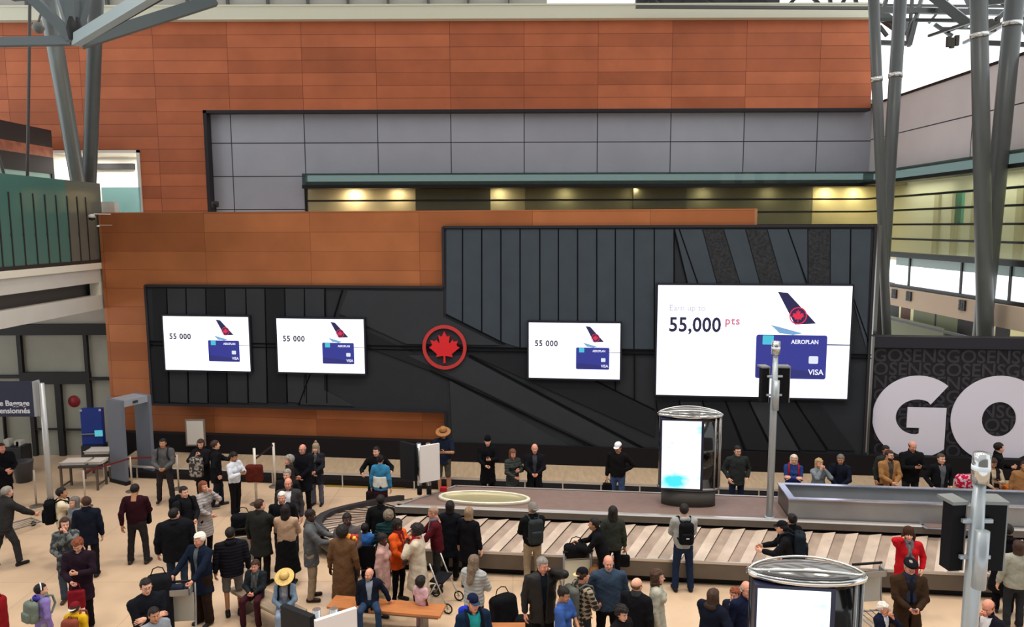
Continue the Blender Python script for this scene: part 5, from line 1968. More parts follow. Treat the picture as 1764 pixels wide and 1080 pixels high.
    if beard:
        if 'beard' not in CACHE:
            def fbd(p):
                d = ell(p, (0, -0.030, -0.068), (.064, .064, .058))
                d = smin(d, ell(p, (0, -.060, -.10), (.036, .032, .030)), .02)
                d = smax(d, p[:, 2] + .028 + np.clip(.07 - np.abs(p[:, 0]) * 1.2, 0, .03), .008)
                d = smax(d, -ell(p, (0, -.094, -.064), (.026, .016, .0085)), .004)
                d = smax(d, p[:, 1] - .005, .01)
                d = smin(d, rc(p, (-.022, -.096, -.052), (.022, -.096, -.052), .006, .006), .004)
                return d + wob(p, .0015, 120)
            CACHE['beard'] = surfnet(fbd, (-.09, -.13, -.15), (.09, .03, .0), .007)
        hchild('beard', *CACHE['beard'], hair_mat(beard))
    if glasses:
        bm = bmesh.new()
        for s in (-1, 1):
            pts_ = [(s * .032 + .021 * math.cos(a), -.106, .004 + .015 * math.sin(a)) for a in [2 * PI * i / 12 for i in range(13)]]
            b_tube(bm, pts_, .0022, seg=5, cap=False)
            b_tube(bm, [(s * .053, -.104, .008), (s * .082, -.06, .008), (s * .086, .01, .0)], .002, seg=5)
        b_tube(bm, [(-.011, -.107, .008), (.011, -.107, .008)], .0022, seg=5)
        bmesh.ops.transform(bm, matrix=S_.HM, verts=bm.verts)
        obj_bm('glasses', bm, mat('glasses_dark', (22, 20, 22), rough=0.3), root)
    if hat:
        make_hat(root, S_.HM, *hat)
    root['_hands'] = 0
    del root['_hands']
    HANDS[root.name] = (root, root_hands, S_)
    return root


HANDS = {}
PCOUNT = [0]


def make_hat(root, HM, kind, color, c2=None):
    m = cloth(color) if kind != 'straw' else mat('straw_%02x%02x%02x' % tuple(color), color, rough=0.8, spec=0.1, noise=0.18, nscale=40, bump=0.5, bscale=120)
    hat = empty('hat'); hat.parent = root
    bm = bmesh.new()
    if kind == 'straw':
        prof = [(.09, .046), (.13, .042), (.195, .030), (.205, .036), (.204, .042), (.195, .040), (.13, .054), (.100, .064), (.098, .075), (.094, .12), (.080, .155), (.050, .172), (0, .168)]
        b_lathe(bm, [(r, z) for r, z in prof], (0, .012, 0), seg=30, sx=.95, sy=1.08)
        bmesh.ops.transform(bm, matrix=HM, verts=bm.verts)
        obj_bm('crown_and_brim', bm, m, hat)
        bm = bmesh.new()
        b_lathe(bm, [(.1035, .060), (.1015, .088)], (0, .012, 0), seg=30, sx=.95, sy=1.08)
        bmesh.ops.transform(bm, matrix=HM, verts=bm.verts)
        obj_bm('band', bm, cloth(c2 or (90, 70, 50)), hat)
    elif kind in ('cap', 'capback'):
        b_lathe(bm, [(.092, .038), (.093, .065), (.086, .10), (.062, .128), (.03, .141), (0, .144)], (0, .014, 0), seg=24, sx=.92, sy=1.1)
        bmesh.ops.transform(bm, matrix=HM, verts=bm.verts)
        obj_bm('crown', bm, m, hat)
        bm = bmesh.new()
        s = -1 if kind == 'cap' else 1
        top_ = []; bot_ = []
        n_ = 10
        for z_, lst in ((.046, top_), (.039, bot_)):
            for i in range(n_ + 1):
                a = PI * i / n_
                lst.append((math.cos(a) * .072, .012 + s * (.075 + math.sin(a) * .085), z_ - math.sin(a) * .014 + abs(math.cos(a)) * -.004))
        b_prism(bm, top_, (0, 0, -.006))
        bmesh.ops.transform(bm, matrix=HM, verts=bm.verts)
        obj_bm('peak', bm, cloth(c2) if c2 else m, hat)
    elif kind in ('beanie', 'knit'):
        b_lathe(bm, [(.094, .020), (.098, .034), (.095, .06), (.096, .065), (.090, .10), (.064, .138), (.03, .153), (0, .157)], (0, .014, 0), seg=24, sx=.93, sy=1.08)
        bmesh.ops.transform(bm, matrix=HM, verts=bm.verts)
        obj_bm('crown', bm, m, hat)
        if c2:
            bm = bmesh.new()
            b_lathe(bm, [(.100, .022), (.102, .04), (.099, .058)], (0, .014, 0), seg=24, sx=.93, sy=1.08)
            bmesh.ops.transform(bm, matrix=HM, verts=bm.verts)
            obj_bm('cuff', bm, cloth(c2), hat)
        if kind == 'knit':
            bm = bmesh.new()
            bmesh.ops.create_icosphere(bm, subdivisions=2, radius=.035, matrix=Matrix.Translation((0, .014, .18)))
            bmesh.ops.transform(bm, matrix=HM, verts=bm.verts)
            obj_bm('pompom', bm, m, hat, True)
    elif kind == 'beret':
        b_lathe(bm, [(.088, .045), (.092, .058), (.118, .078), (.112, .105), (.07, .126), (0, .132)], (.008, .018, 0), seg=24, sx=.95, sy=1.1)
        bmesh.ops.transform(bm, matrix=HM, verts=bm.verts)
        obj_bm('crown', bm, m, hat)
    elif kind == 'headband':
        bm2 = bm
        pts_ = [(math.cos(a) * .094, .01, .03 + math.sin(a) * .105) for a in [PI * i / 14 for i in range(15)]]
        b_tube(bm, pts_, .012, seg=6)
        bmesh.ops.transform(bm, matrix=HM, verts=bm.verts)
        obj_bm('band', bm, m, hat)
    elif kind == 'aviator':
        b_lathe(bm, [(.100, .00), (.103, .04), (.100, .08), (.080, .125), (.04, .147), (0, .150)], (0, .016, 0), seg=24, sx=.95, sy=1.05)
        for s in (-1, 1):
            b_tube(bm, [(s * .092, .015, .02), (s * .098, .005, -.05), (s * .092, -.01, -.11)], [.022, .03, .02], seg=8)
        bmesh.ops.transform(bm, matrix=HM, verts=bm.verts)
        obj_bm('crown', bm, m, hat)
    return hat


# ---------- things people hold and wear (all top-level)
def world_of(root, p):
    return Matrix.Translation(root.location) @ Matrix.Rotation(root.rotation_euler.z, 4, 'Z') @ Vector(p)


def phone(pers, s, label, w_=.074, h_=.15, col=(18, 18, 22), lit=None):
    root, hands, S_ = HANDS[pers.name]
    c, fx, zz = hands[s]
    c = world_of(root, c + Vector((0, -.012, .035)))
    bm = bmesh.new()
    b_box(bm, (-w_ / 2, -h_ / 2, -.005), (w_ / 2, h_ / 2, .005), bev=.003)
    o = empty('phone', c, root.rotation_euler.z)
    o.rotation_euler = (R(-25), 0, root.rotation_euler.z)
    tag(o, label, 'phone')
    obj_bm('case', bm, mat('phone_%02x%02x%02x' % tuple(col), col, rough=0.3), o)
    bm = bmesh.new()
    b_box(bm, (-w_ / 2 + .005, -h_ / 2 + .008, .005), (w_ / 2 - .005, h_ / 2 - .008, .006))
    obj_bm('display', bm, mat('phone_glow', (190, 200, 215), rough=0.2, emit=.5, ecolor=(190, 200, 215)) if lit else mat('phone_off', (10, 10, 12), rough=0.1), o)
    return o


def backpack(pers, label, c=(26, 26, 30), c2=None, w_=.29, h_=.44, d_=.15, z=.30, back=.135, logo=None, kind='plain'):
    root, _, S_ = HANDS[pers.name]
    k = S_.k
    rz = root.rotation_euler.z
    loc = world_of(root, S_.up(0, back + d_ / 2, z))
    o = empty('backpack', loc, rz)
    tag(o, label, 'backpack')
    def f(p):
        d = rbox(p, (0, 0, 0), (w_ / 2, d_ / 2, h_ / 2), .065)
        return d + wob(p, .004, 26)
    V, F = surfnet(f, (-w_ / 2 - .03, -d_ / 2 - .03, -h_ / 2 - .03), (w_ / 2 + .03, d_ / 2 + .03, h_ / 2 + .03), .0135)
    mk('bag_body', V, F, cloth(c, kind), o, True)
    V, F = surfnet(lambda p: rbox(p, (0, d_ / 2 + .01, -h_ * .16), (w_ * .36, .035, h_ * .24), .03), (-w_ / 2, 0, -h_ / 2 - .02), (w_ / 2, d_ / 2 + .07, h_ / 2), .014)
    mk('front_pocket', V, F, cloth(c2 or c), o, True)
    bm = bmesh.new()
    b_tube(bm, [(-.035, -.02, h_ / 2 - .01), (-.025, -.02, h_ / 2 + .03), (.025, -.02, h_ / 2 + .03), (.035, -.02, h_ / 2 - .01)], .008, seg=6)
    obj_bm('grab_handle', bm, cloth(c), o)
    for s in (-1, 1):
        sh = .11 * k * S_.wide
        yb = -(back + d_ / 2)
        zt_ = (.485 - z) * k + .085
        bm = bmesh.new()
        b_tube(bm, [(s * .07, -d_ / 2 + .02, h_ / 2 - .06), (s * sh, yb + .02, zt_), (s * sh * 1.06, yb - .115 * k, zt_ - .06), (s * sh * 1.05, yb - .155 * k, zt_ - .2), (s * .155 * k, yb - .04, -h_ * .25), (s * w_ * .42, -d_ / 2 + .02, -h_ * .36)], .019, seg=7)
        obj_bm('shoulder_strap', bm, cloth(c2 or c), o)
    if logo:
        bm = bmesh.new(); b_box(bm, (-.03, d_ / 2 + .044, logo[1] - .012), (.03, d_ / 2 + .048, logo[1] + .012))
        obj_bm('patch', bm, mat('patch_%02x%02x%02x' % logo[0], logo[0], rough=0.5), o)
    return o


def softbag(loc, rz, w_, d_, h_, label, c, name='bag', cat='bag', handle=True, tilt=0, kind='plain', strap=None):
    """soft bag standing / hanging with its base at loc"""
    o = empty(name, loc, rz)
    o.rotation_euler = (R(tilt), 0, rz)
    tag(o, label, cat)
    V, F = surfnet(lambda p: rbox(p, (0, 0, h_ / 2), (w_ / 2, d_ / 2, h_ / 2), min(w_, d_, h_) * .35) + wob(p, .005, 22, w_ * 30), (-w_ / 2 - .03, -d_ / 2 - .03, -.02), (w_ / 2 + .03, d_ / 2 + .03, h_ + .03), max(.012, h_ / 26))
    mk('bag_body', V, F, cloth(c, kind), o, True)
    if handle:
        bm = bmesh.new()
        hh = strap or .14
        b_tube(bm, [(-w_ * .3, 0, h_ - .02), (-w_ * .18, 0, h_ + hh * .8), (0, 0, h_ + hh), (w_ * .18, 0, h_ + hh * .8), (w_ * .3, 0, h_ - .02)], .010, seg=6)
        obj_bm('handle', bm, cloth(c), o)
    return o


def held_bag(pers, s, label, w_, d_, h_, c, rot=0, drop=.14, **kw):
    root, hands, S_ = HANDS[pers.name]
    c0 = world_of(root, hands[s][0])
    return softbag((c0.x, c0.y, c0.z - h_ - drop), root.rotation_euler.z + R(rot), w_, d_, h_, label, c, strap=drop + .02, **kw)


def suitcase(loc, rz, label, c, w_=.40, d_=.24, h_=.62, lie=False, name='suitcase'):
    o = empty(name, loc, rz)
    tag(o, label, 'suitcase')
    M = Matrix.Identity(4)
    if lie: M = Matrix.Translation((0, -h_ / 2, d_ / 2)) @ Matrix.Rotation(R(-90), 4, 'X') @ Matrix.Translation((0, 0, 0))
    m = mat('case_%02x%02x%02x' % tuple(c), c, rough=0.55, spec=0.3)
    bm = bmesh.new(); b_box(bm, (-w_ / 2, -d_ / 2, .04), (w_ / 2, d_ / 2, h_), bev=.04, M=M); obj_bm('shell', bm, m, o, True)
    bm = bmesh.new(); b_box(bm, (-w_ * .4, -d_ / 2 - .02, h_ * .15), (w_ * .4, -d_ / 2 + .02, h_ * .6), bev=.01, M=M); obj_bm('pocket', bm, m, o)
    bm = bmesh.new()
    b_tube(bm, [M @ Vector((-.06, 0, h_ - .02)), M @ Vector((-.05, 0, h_ + .035)), M @ Vector((.05, 0, h_ + .035)), M @ Vector((.06, 0, h_ - .02))], .011, seg=6)
    obj_bm('handle', bm, mat('case_trim', (18, 18, 20), rough=0.5), o)
    for x in (-1, 1):
        for y in (-1, 1):
            bm = bmesh.new()
            b_tube(bm, [M @ Vector((x * w_ * .4 - .012, y * d_ * .36, .025)), M @ Vector((x * w_ * .4 + .012, y * d_ * .36, .025))], .025, seg=10)
            obj_bm('wheel', bm, mat('case_trim', (18, 18, 20)), o)
    return o


def trolley(loc, rz, label, board=(170, 168, 160)):
    """airport baggage cart; handle bar at +y, load deck towards -y"""
    o = empty('baggage_trolley', loc, rz)
    tag(o, label, 'trolley', 'airport baggage trolleys')
    sm = mat('cart_metal', (150, 150, 148), rough=0.35, metal=0.6)
    bm = bmesh.new()
    for s in (-1, 1):
        b_tube(bm, [(s * .27, .30, 1.02), (s * .27, .28, .60), (s * .27, .22, .16), (s * .22, -.55, .13)], .018, seg=8)
    b_tube(bm, [(-.27, .22, .16), (.27, .22, .16)], .016, seg=8)
    for k in range(4):
        x = -.18 + k * .12
        b_tube(bm, [(x, .24, .17), (x * .85, -.52, .15)], .009, seg=6)
    b_tube(bm, [(-.22, -.55, .13), (.22, -.55, .13)], .016, seg=8)
    obj_bm('frame', bm, sm, o)
    bm = bmesh.new(); b_tube(bm, [(-.29, .31, 1.03), (.29, .31, 1.03)], .024, seg=10); obj_bm('push_bar', bm, mat('rubber_black', (22, 20, 21)), o)
    bm = bmesh.new(); b_box(bm, (-.25, .255, .32), (.25, .275, .84), bev=.006); obj_bm('advert_board', bm, mat('cart_board_%02x' % board[0], board, rough=0.5), o)
    bm = bmesh.new()
    b_box(bm, (-.24, .10, .86), (.24, .28, .875))
    for a_, b_ in (((-.24, .08, .88), (.24, .1, .98)), ((-.24, .08, .88), (-.225, .3, .98)), ((.225, .08, .88), (.24, .3, .98))):
        b_box(bm, a_, b_)
    obj_bm('top_basket', bm, sm, o)
    for x, y in ((-.24, .2), (.24, .2), (0, -.48)):
        bm = bmesh.new(); b_tube(bm, [(x - .02, y, .06), (x + .02, y, .06)], .06, seg=14); obj_bm('wheel', bm, mat('rubber_black', (22, 20, 21)), o)
    return o

# ================================================================== THE CROWD
NAVY = (22, 28, 46); BLK = (17, 17, 20); CHAR = (36, 38, 42); DGRY = (56, 58, 62); GREY = (96, 98, 102); LGRY = (140, 142, 146)
JEAN = (40, 54, 84); DJEAN = (26, 34, 54); KHAKI = (140, 122, 98); DBRN = (46, 32, 26)
HB = (24, 18, 16); HBR = (58, 38, 28); HLB = (104, 74, 50); HBL = (176, 146, 104); HG = (140, 134, 126); HW = (214, 208, 198); HRED = (118, 62, 36)
T = lambda **k: k
gbk = 'people waiting behind the carousel'

# ---- behind the central carousel, facing it
p = person(763, 731, 1.88, 0, 'man in a tan straw hat, navy t-shirt and shorts by the back wall', 'tan', ('short', HBR),
           T(kind='tshirt', c=(28, 36, 52)), T(kind='shorts', c=(72, 66, 58)), hat=('straw', (160, 112, 70), (70, 44, 30)), R_='phone', L='phone', hpitch=18)
phone(p, 1, 'dark phone held by the man in the tan straw hat')
p = person(840, 751, 1.78, 4, 'man in a black cap and long black coat left of the bob-haired woman', 'light', ('short', HB),
           T(kind='coat', c=BLK, hem=-.42, flare=.05), T(c=BLK), hat=('beanie', (16, 16, 20)), R_='low', L='phone', hpitch=8)
phone(p, 1, 'small phone in the hands of the man in the long black coat', lit=1)
p = person(884, 775, 1.62, 25, 'woman with a brown bob and grey-green padded jacket behind the carousel', 'pink', ('bob', (98, 62, 42)),
           T(kind='jacket', c=(52, 56, 54), pat='puffer', hem=-.2), T(c=(42, 44, 48)), fem=True, R_='low', L='phone', hpitch=14)
p = person(921, 765, 1.76, 0, 'bald man in an open dark coat over a grey sweater behind the carousel', 'pink', ('fringe', HG),
           T(kind='coat', c=(20, 20, 24), hem=-.36, open=.06, inner=(58, 60, 66)), T(c=BLK), R_='low', L='low', wide=1.08)
p = person(1064, 762, 1.82, -22, 'man in a white cap and black long-sleeved top standing hands on hips', 'tan', ('short', HBR),
           T(kind='sweater', c=(20, 18, 20), hem=-.04), T(c=(58, 74, 108)), hat=('cap', (226, 226, 230), (226, 226, 230)), R_='down', L='hip', hpitch=10, hyaw=-14, wide=1.05)
held_bag(p, -1, 'small black bag dangling from the white-capped man\'s hand', .26, .12, .2, BLK, drop=.08)
p = person(1271, 769, 1.78, 2, 'man with black hair and glasses in a dark green-black jacket right of the far kiosk', 'light', ('short', HB),
           T(kind='jacket', c=(40, 44, 44), hem=-.16, colc=(60, 56, 54)), T(c=DJEAN), glasses=True, R_='pocket', L='pocket', wide=1.1)
p = person(1368, 784, 1.66, -18, 'woman with pale blonde hair in a blue hoodie with red straps behind the carousel', 'light', ('bob', (206, 190, 170)),
           T(kind='hoodie', c=(40, 58, 112), hood=1, hem=-.1), T(c=DJEAN), fem=True, R_='cross', L='cross', glasses=True)
backpack(p, 'red and black backpack on the blonde woman in the blue hoodie', (30, 28, 34), (150, 30, 42))
p = person(1413, 790, 1.60, 8, 'woman with curly blonde hair and grey sweater, hands raised to her face', 'light', ('longcurly', (170, 140, 100)),
           T(kind='sweater', c=(110, 118, 124), hem=-.12), T(c=DGRY), fem=True, R_='mouth', L='mouth')
p = person(1447, 785, 1.70, -28, 'man with short grey hair in a navy jacket beside the curly blonde woman', 'tan', ('short', (104, 98, 92)),
           T(kind='jacket', c=(22, 26, 38), hem=-.14), T(c=NAVY), R_='low', L='low', hpitch=12)
backpack(p, 'dark backpack on the grey-haired man in the navy jacket', (22, 22, 28))
p = person(1527, 766, 1.76, 10, 'man with black hair mostly hidden behind the man in the camel jacket', 'tan', ('short', HB), T(c=(44, 46, 44)), T(c=CHAR))
p = person(1533, 776, 1.80, 5, 'bearded man in a camel jacket and sunglasses, arms low, before the giant G', 'light', ('short', HBR),
           T(kind='jacket', c=(150, 108, 66), hem=-.22, open=.07, inner=(70, 64, 60)), T(c=(34, 36, 40)), glasses=True, beard=(52, 34, 26), R_='low', L='front', hyaw=12, at=None)
p = person(1574, 759, 1.90, 0, 'bald man in a black jacket reading a phone below the giant G', 'pink', ('fringe', HBR),
           T(kind='jacket', c=(22, 22, 24), hem=-.14), T(c=(40, 42, 42)), R_='phone', L='phone', hpitch=16, wide=1.12)
phone(p, 1, 'phone held by the bald man in black below the giant G')
p = person(1622, 782, 1.76, 4, 'bald man in an open black jacket over a grey shirt, right of the giant G', 'light', ('buzz', (70, 60, 52)),
           T(kind='jacket', c=(20, 20, 24), hem=-.16, open=.085, inner=(92, 94, 98)), T(c=(62, 64, 70)), R_='pocket', L='pocket', wide=1.08)
p = person(1722, 750, 1.92, 60, 'man in black turned sideways before the giant O', 'light', ('short', HB), T(kind='jacket', c=(18, 18, 20), hem=-.12), T(c=BLK), L='phone', R_='down', hyaw=20)
p = person(1714, 788, 1.64, -12, 'long-haired woman in a dark vest over cream sleeves, by the giant O', 'tan', ('long', HBR),
           T(kind='vest', c=(34, 28, 28), c2=(176, 160, 138), hem=-.04, open=.05), T(c=(110, 84, 62)), fem=True, R_='low', L='phone', hpitch=24)
phone(p, 1, 'phone in the hand of the long-haired woman by the giant O', lit=1)
p = person(1766, 795, 1.66, -30, 'person in a tan coat cut by the right edge of the frame', 'tan', ('short', HBR), T(kind='coat', c=(150, 108, 70), hem=-.3), T(c=CHAR))

# ---- in front of the carousel, right half
p = person(1179, 863, 1.80, 180, 'man from behind in a pale grey hoodie and jeans watching the belt', 'light', ('short', HB),
           T(kind='hoodie', c=(150, 152, 150), hood=1, hem=-.04), T(c=(30, 42, 66), shoe=(18, 18, 22)), R_='front', L='front', hyaw=-16, stance=.15)
backpack(p, 'black backpack on the man in the pale grey hoodie', BLK, logo=((190, 190, 195), -.05))
p = person(1347, 894, 1.74, 252, 'man in a black cap and black jacket leaning over the near edge of the belt', 'light', ('short', HB),
           T(kind='jacket', c=(22, 22, 24), hem=-.08), T(c=CHAR), hat=('cap', (20, 20, 24)), lean=14, R_='forward', L='forward', hyaw=0)
backpack(p, 'large dark blue-black backpack on the man leaning over the belt', (26, 32, 40), w_=.34, h_=.5, d_=.2)
p = person(1364, 886, 1.68, 200, 'person with dark hair tied up, almost hidden behind the man leaning over the belt', 'light', ('bun', HB), T(c=BLK), T(c=BLK), fem=True)
p = person(1566, 908, 1.68, -8, 'woman in a bright red parka, grey scarf and brown earflap hat', 'light', ('long', HBR),
           T(kind='coat', c=(178, 26, 34), hem=-.34, open=.04, inner=(120, 116, 118)), T(c=DJEAN), fem=True, hat=('aviator', (62, 40, 32)), scarf=((104, 100, 108), .42), R_='ear', L='pocket', wide=1.16, hyaw=-10)
p = person(1570, 967, 1.76, -8, 'man in a black beret and long brown overcoat looking at his phone', 'pink', ('short', HG),
           T(kind='coat', c=(54, 38, 26), hem=-.50, open=.07, inner=(26, 26, 30), flare=.07), T(c=(46, 46, 50)), glasses=True, hat=('beret', (20, 20, 24)), scarf=((40, 44, 60), .36), R_='low', L='low', hpitch=20, wide=1.15)
phone(p, 1, 'phone held by the man in the black beret', lit=1)
p = person(1523, 1039, 1.30, 30, 'white-haired man in glasses and navy jacket, hand to his chin, at the bottom', 'pink', ('messy', HW),
           T(kind='jacket', c=(20, 26, 44), hem=-.08, inner=(220, 220, 226), open=.06, colc=(200, 200, 210)), T(c=CHAR), sit=1, L='mouth', R_='lap', glasses=True)
p = person(1700, 1036, 1.74, -60, 'man with thinning reddish hair, white shirt and dark suit, head bowed at the bottom right', 'pink', ('fringe', HRED),
           T(kind='jacket', c=(24, 24, 32), inner=(226, 226, 230), open=.08), T(c=NAVY), hpitch=26, sit=1, R_='mouth', L='lap')
p = person(1754, 930, 1.64, 170, 'woman from behind in a pale grey sweater at the right edge', 'light', ('bob', HBR),
           T(kind='sweater', c=(146, 146, 134), hem=-.1), T(c=(40, 42, 46)), fem=True, wide=1.15)
p = person(1738, 905, 1.74, 150, 'person all in black with a dark hood, right of the near sign post', 'tan', ('short', HB), T(kind='coat', c=(16, 16, 18), hem=-.5, hood=1, flare=.08), T(c=BLK), wide=1.1)

# ---- in front of the carousel, centre
p = person(917, 865, 1.78, 196, 'man from behind in a black jacket and khaki trousers at the belt', 'light', ('short', (128, 120, 112)),
           T(kind='jacket', c=(18, 20, 22), hem=-.04), T(c=(150, 132, 108), shoe=(60, 50, 44)), R_='front', L='front', hyaw=20, hat=('capback', (122, 116, 110), (122, 116, 110)))
backpack(p, 'dark grey backpack on the man in khaki trousers', (44, 48, 50), w_=.3, h_=.5)
p = person(1023, 893, 1.70, 262, 'person with black hair in a long black coat bending over a loaded trolley', 'tan', ('short', HB),
           T(kind='coat', c=(17, 17, 20), hem=-.46), T(c=BLK), lean=16, R_='forward', L='forward')
p = person(1056, 870, 1.70, 176, 'woman from behind with very long black hair and an olive jacket at the belt', 'tan', ('long', HB),
           T(kind='jacket', c=(46, 50, 44), hem=-.10), T(c=BLK, kind='leggings'), fem=True)
held_bag(p, -1, 'black handbag with a white tag at the long-haired woman\'s side', .28, .12, .24, BLK, drop=.1)
p = person(778, 862, 1.68, 174, 'black-haired woman in a long black coat, left of the pair by the belt', 'tan', ('bob', HB),
           T(kind='coat', c=(22, 24, 30), hem=-.40), T(c=BLK), fem=True)
p = person(803, 868, 1.68, 150, 'grey-blonde woman in a black coat, right of the pair by the belt', 'light', ('bob', (132, 108, 84)),
           T(kind='coat', c=(17, 17, 22), hem=-.34), T(c=(24, 24, 30)), fem=True, wide=1.1, hyaw=20)
p = person(745, 870, 1.76, 276, 'bald man in a dark red sweater with a grey scarf, facing left', 'pink', ('buzz', (150, 120, 100)),
           T(kind='sweater', c=(74, 20, 28), hem=-.08), T(c=(38, 36, 36)), scarf=((110, 108, 112), .25), R_='forward', L='forward', hpitch=14, lean=5)
p = person(713, 900, 1.70, 262, 'woman in a long cream coat with a red scarf and black hair', 'dark', ('afro', HB),
           T(kind='coat', c=(186, 174, 154), hem=-.42, flare=.07), T(c=BLK), fem=True, scarf=((168, 30, 36), .2), R_='front', L='chest', wide=1.2)
p = person(683, 904, 1.68, 62, 'woman in a bright orange top and pale skirt talking to the woman in cream', 'dark', ('bob', HB),
           T(kind='dress', c=(206, 84, 32), hem=-.18, sleeve=.93), T(kind='leggings', c=BLK), fem=True, R_='front', L='front', hpitch=14, scarf=((120, 34, 36), .3), wide=1.05)
p = person(662, 918, 1.60, 80, 'woman in a pale pink coat half hidden behind the woman in orange', 'dark', ('bun', HB), T(kind='coat', c=(170, 134, 126), hem=-.3), T(c=(176, 162, 130)), fem=True, hpitch=10)
p = person(725, 994, 0.92, 150, 'small toddler with black hair in a pale pink t-shirt beside the bench', 'dark', ('afro', HB),
           T(kind='tshirt', c=(206, 168, 176), hem=-.06), T(c=(190, 150, 170)), child=True, R_='down', L='down')
p = person(666, 882, 1.66, 184, 'woman from behind with curly grey hair in a dark green padded jacket', 'light', ('curly', (112, 100, 84)),
           T(kind='jacket', c=(24, 48, 50), pat='puffer', hem=-.2), T(c=(22, 24, 34)), fem=True, wide=1.12)
p = person(654, 841, 1.76, 180, 'person from behind in black with short black hair, left of the carousel end', 'dark', ('short', HB),
           T(kind='jacket', c=(19, 19, 21), hem=-.14), T(c=BLK), wide=1.12)
p = person(648, 770, 1.74, 12, 'man in a long black coat embracing the woman in blue and white', 'light', ('short', HB), T(kind='coat', c=BLK, hem=-.45, flare=.08), T(c=BLK), hyaw=-24, R_='out', L='out', wide=1.05)
p = person(655, 784, 1.68, 172, 'woman from behind in a blue and white top hugging a man in black', 'light', ('bun', HB),
           T(kind='jacket', c=(52, 118, 156), hem=-.1, yoke=(.26, -.02, (206, 206, 196), 'white lower panel'), nocollar=1), T(kind='skirt', c=(48, 20, 26), len=.75, fl=.03), fem=True)
held_bag(p, 1, 'large dark brown shoulder bag on the woman in blue and white', .36, .16, .34, (36, 26, 28), drop=.02)
p = person(590, 906, 1.70, 172, 'woman from behind in a long camel coat with rounded black hair', 'dark', ('afro', HB),
           T(kind='coat', c=(96, 70, 48), hem=-.66, flare=.05, nocollar=1), T(c=BLK), fem=True, wide=1.12)
p = person(600, 882, 1.74, 8, 'man in a grey jacket behind the camel coat, holding a bouquet', 'dark', ('short', HB), T(kind='jacket', c=(84, 78, 78), hem=-.1), T(c=CHAR), R_='low', L='low')
p = person(632, 908, 1.42, 180, 'person from behind in a bright blue sweater sitting in a wheelchair', 'dark', ('short', HB),
           T(kind='sweater', c=(50, 98, 164), hem=-.06), T(c=NAVY), sit=1, seat=.58, R_='wheel', L='wheel', wide=1.1)
WHEELER = p
BEARD = p = person(641, 967, 1.34, 8, 'bald man with a grey beard and navy jacket seated on the wooden bench', 'pink', ('fringe', HG),
           T(kind='jacket', c=(20, 26, 40), hem=-.04, open=.06, inner=(138, 148, 164)), T(c=(40, 58, 84)), sit=1, beard=(120, 112, 104), R_='down', L='lean', hyaw=-28, legout=.08, wide=1.1)
p = person(537, 878, 1.84, 98, 'tall man in a grey blazer and pale khaki trousers looking at a tablet', 'dark', ('buzz', HB),
           T(kind='jacket', c=(86, 88, 90), hem=-.24, open=.04, inner=(40, 40, 46)), T(c=(146, 130, 106), shoe=(42, 24, 20)), R_='forward', L='forward', hpitch=12)
phone(p, 1, 'dark tablet held out by the tall man in the grey blazer', .16, .22)
p = person(491, 869, 1.70, 180, 'woman from behind with long black hair, beige sweater and black skirt', 'light', ('long', HB),
           T(kind='sweater', c=(172, 142, 118), hem=-.02), T(kind='skirt', c=(18, 18, 20), len=.62, fl=.08), fem=True, R_='front', L='front', wide=1.1)
p = person(485, 848, 1.72, 8, 'old man with white hair and a white collar over a black jacket', 'pink', ('short', HW),
           T(kind='jacket', c=(20, 20, 24), colc=(220, 218, 214), hem=-.12), T(c=CHAR), wide=1.1)
p = person(496, 824, 1.78, 4, 'bald man in a grey blazer and white open shirt, facing the camera', 'pink', ('fringe', HBR),
           T(kind='jacket', c=(56, 54, 56), open=.07, inner=(220, 220, 224), hem=-.2), T(c=CHAR), wide=1.05)
p = person(494, 809, 1.74, -6, 'grey-haired man in black directly behind the bald man in the blazer', 'light', ('short', HG), T(c=(26, 24, 26)), T(c=BLK), wide=1.1)
p = person(518, 768, 1.80, -10, 'bald man with glasses in a long black coat near the back wall', 'pink', ('fringe', HG),
           T(kind='coat', c=(20, 21, 26), hem=-.36), T(c=BLK), glasses=True, R_='front', L='front', wide=1.12)
p = person(541, 767, 1.66, -6, 'woman in a beige pointed knit hat and dark coat by the back wall', 'light', ('long', HG),
           T(kind='coat', c=(36, 36, 42), open=.05, inner=(70, 72, 80), hem=-.3), T(c=(92, 92, 104), shoe=(26, 24, 26)), fem=True, hat=('knit', (150, 130, 108)), R_='front', L='low')
p = person(503, 779, 1.66, -60, 'grey-haired person in a dark fur-collared coat behind the glasses wearer', 'light', ('curly', HG), T(kind='coat', c=(38, 32, 30), hem=-.3, colc=(72, 60, 50)), T(c=BLK), fem=True)
p = person(448, 861, 1.80, 160, 'man in a dark green-black coat with short brown hair behind a trolley', 'light', ('short', HBR),
           T(kind='coat', c=(38, 38, 36), hem=-.3, flare=.05), T(c=(24, 22, 22)), R_='push', L='down', hyaw=-28, wide=1.15)
p = person(397, 912, 1.72, 200, 'man from behind in a puffy black jacket, grey shorts and black leggings', 'tan', ('short', HB),
           T(kind='jacket', c=(22, 22, 28), pat='puffer', hem=-.12, hood=1), T(kind='shorts', c=(104, 100, 98)), hyaw=-10, wide=1.18)
YOUNG = p = person(437, 964, 1.32, -4, 'young brown-haired man seated on the bench in dark coat and maroon trousers', 'pink', ('messy', HBR),
           T(kind='coat', c=(32, 38, 42), open=.07, inner=(96, 96, 98), hem=-.2), T(c=(58, 26, 34)), sit=1, R_='lap', L='lap', scarf=((70, 74, 76), .34), legout=.06)
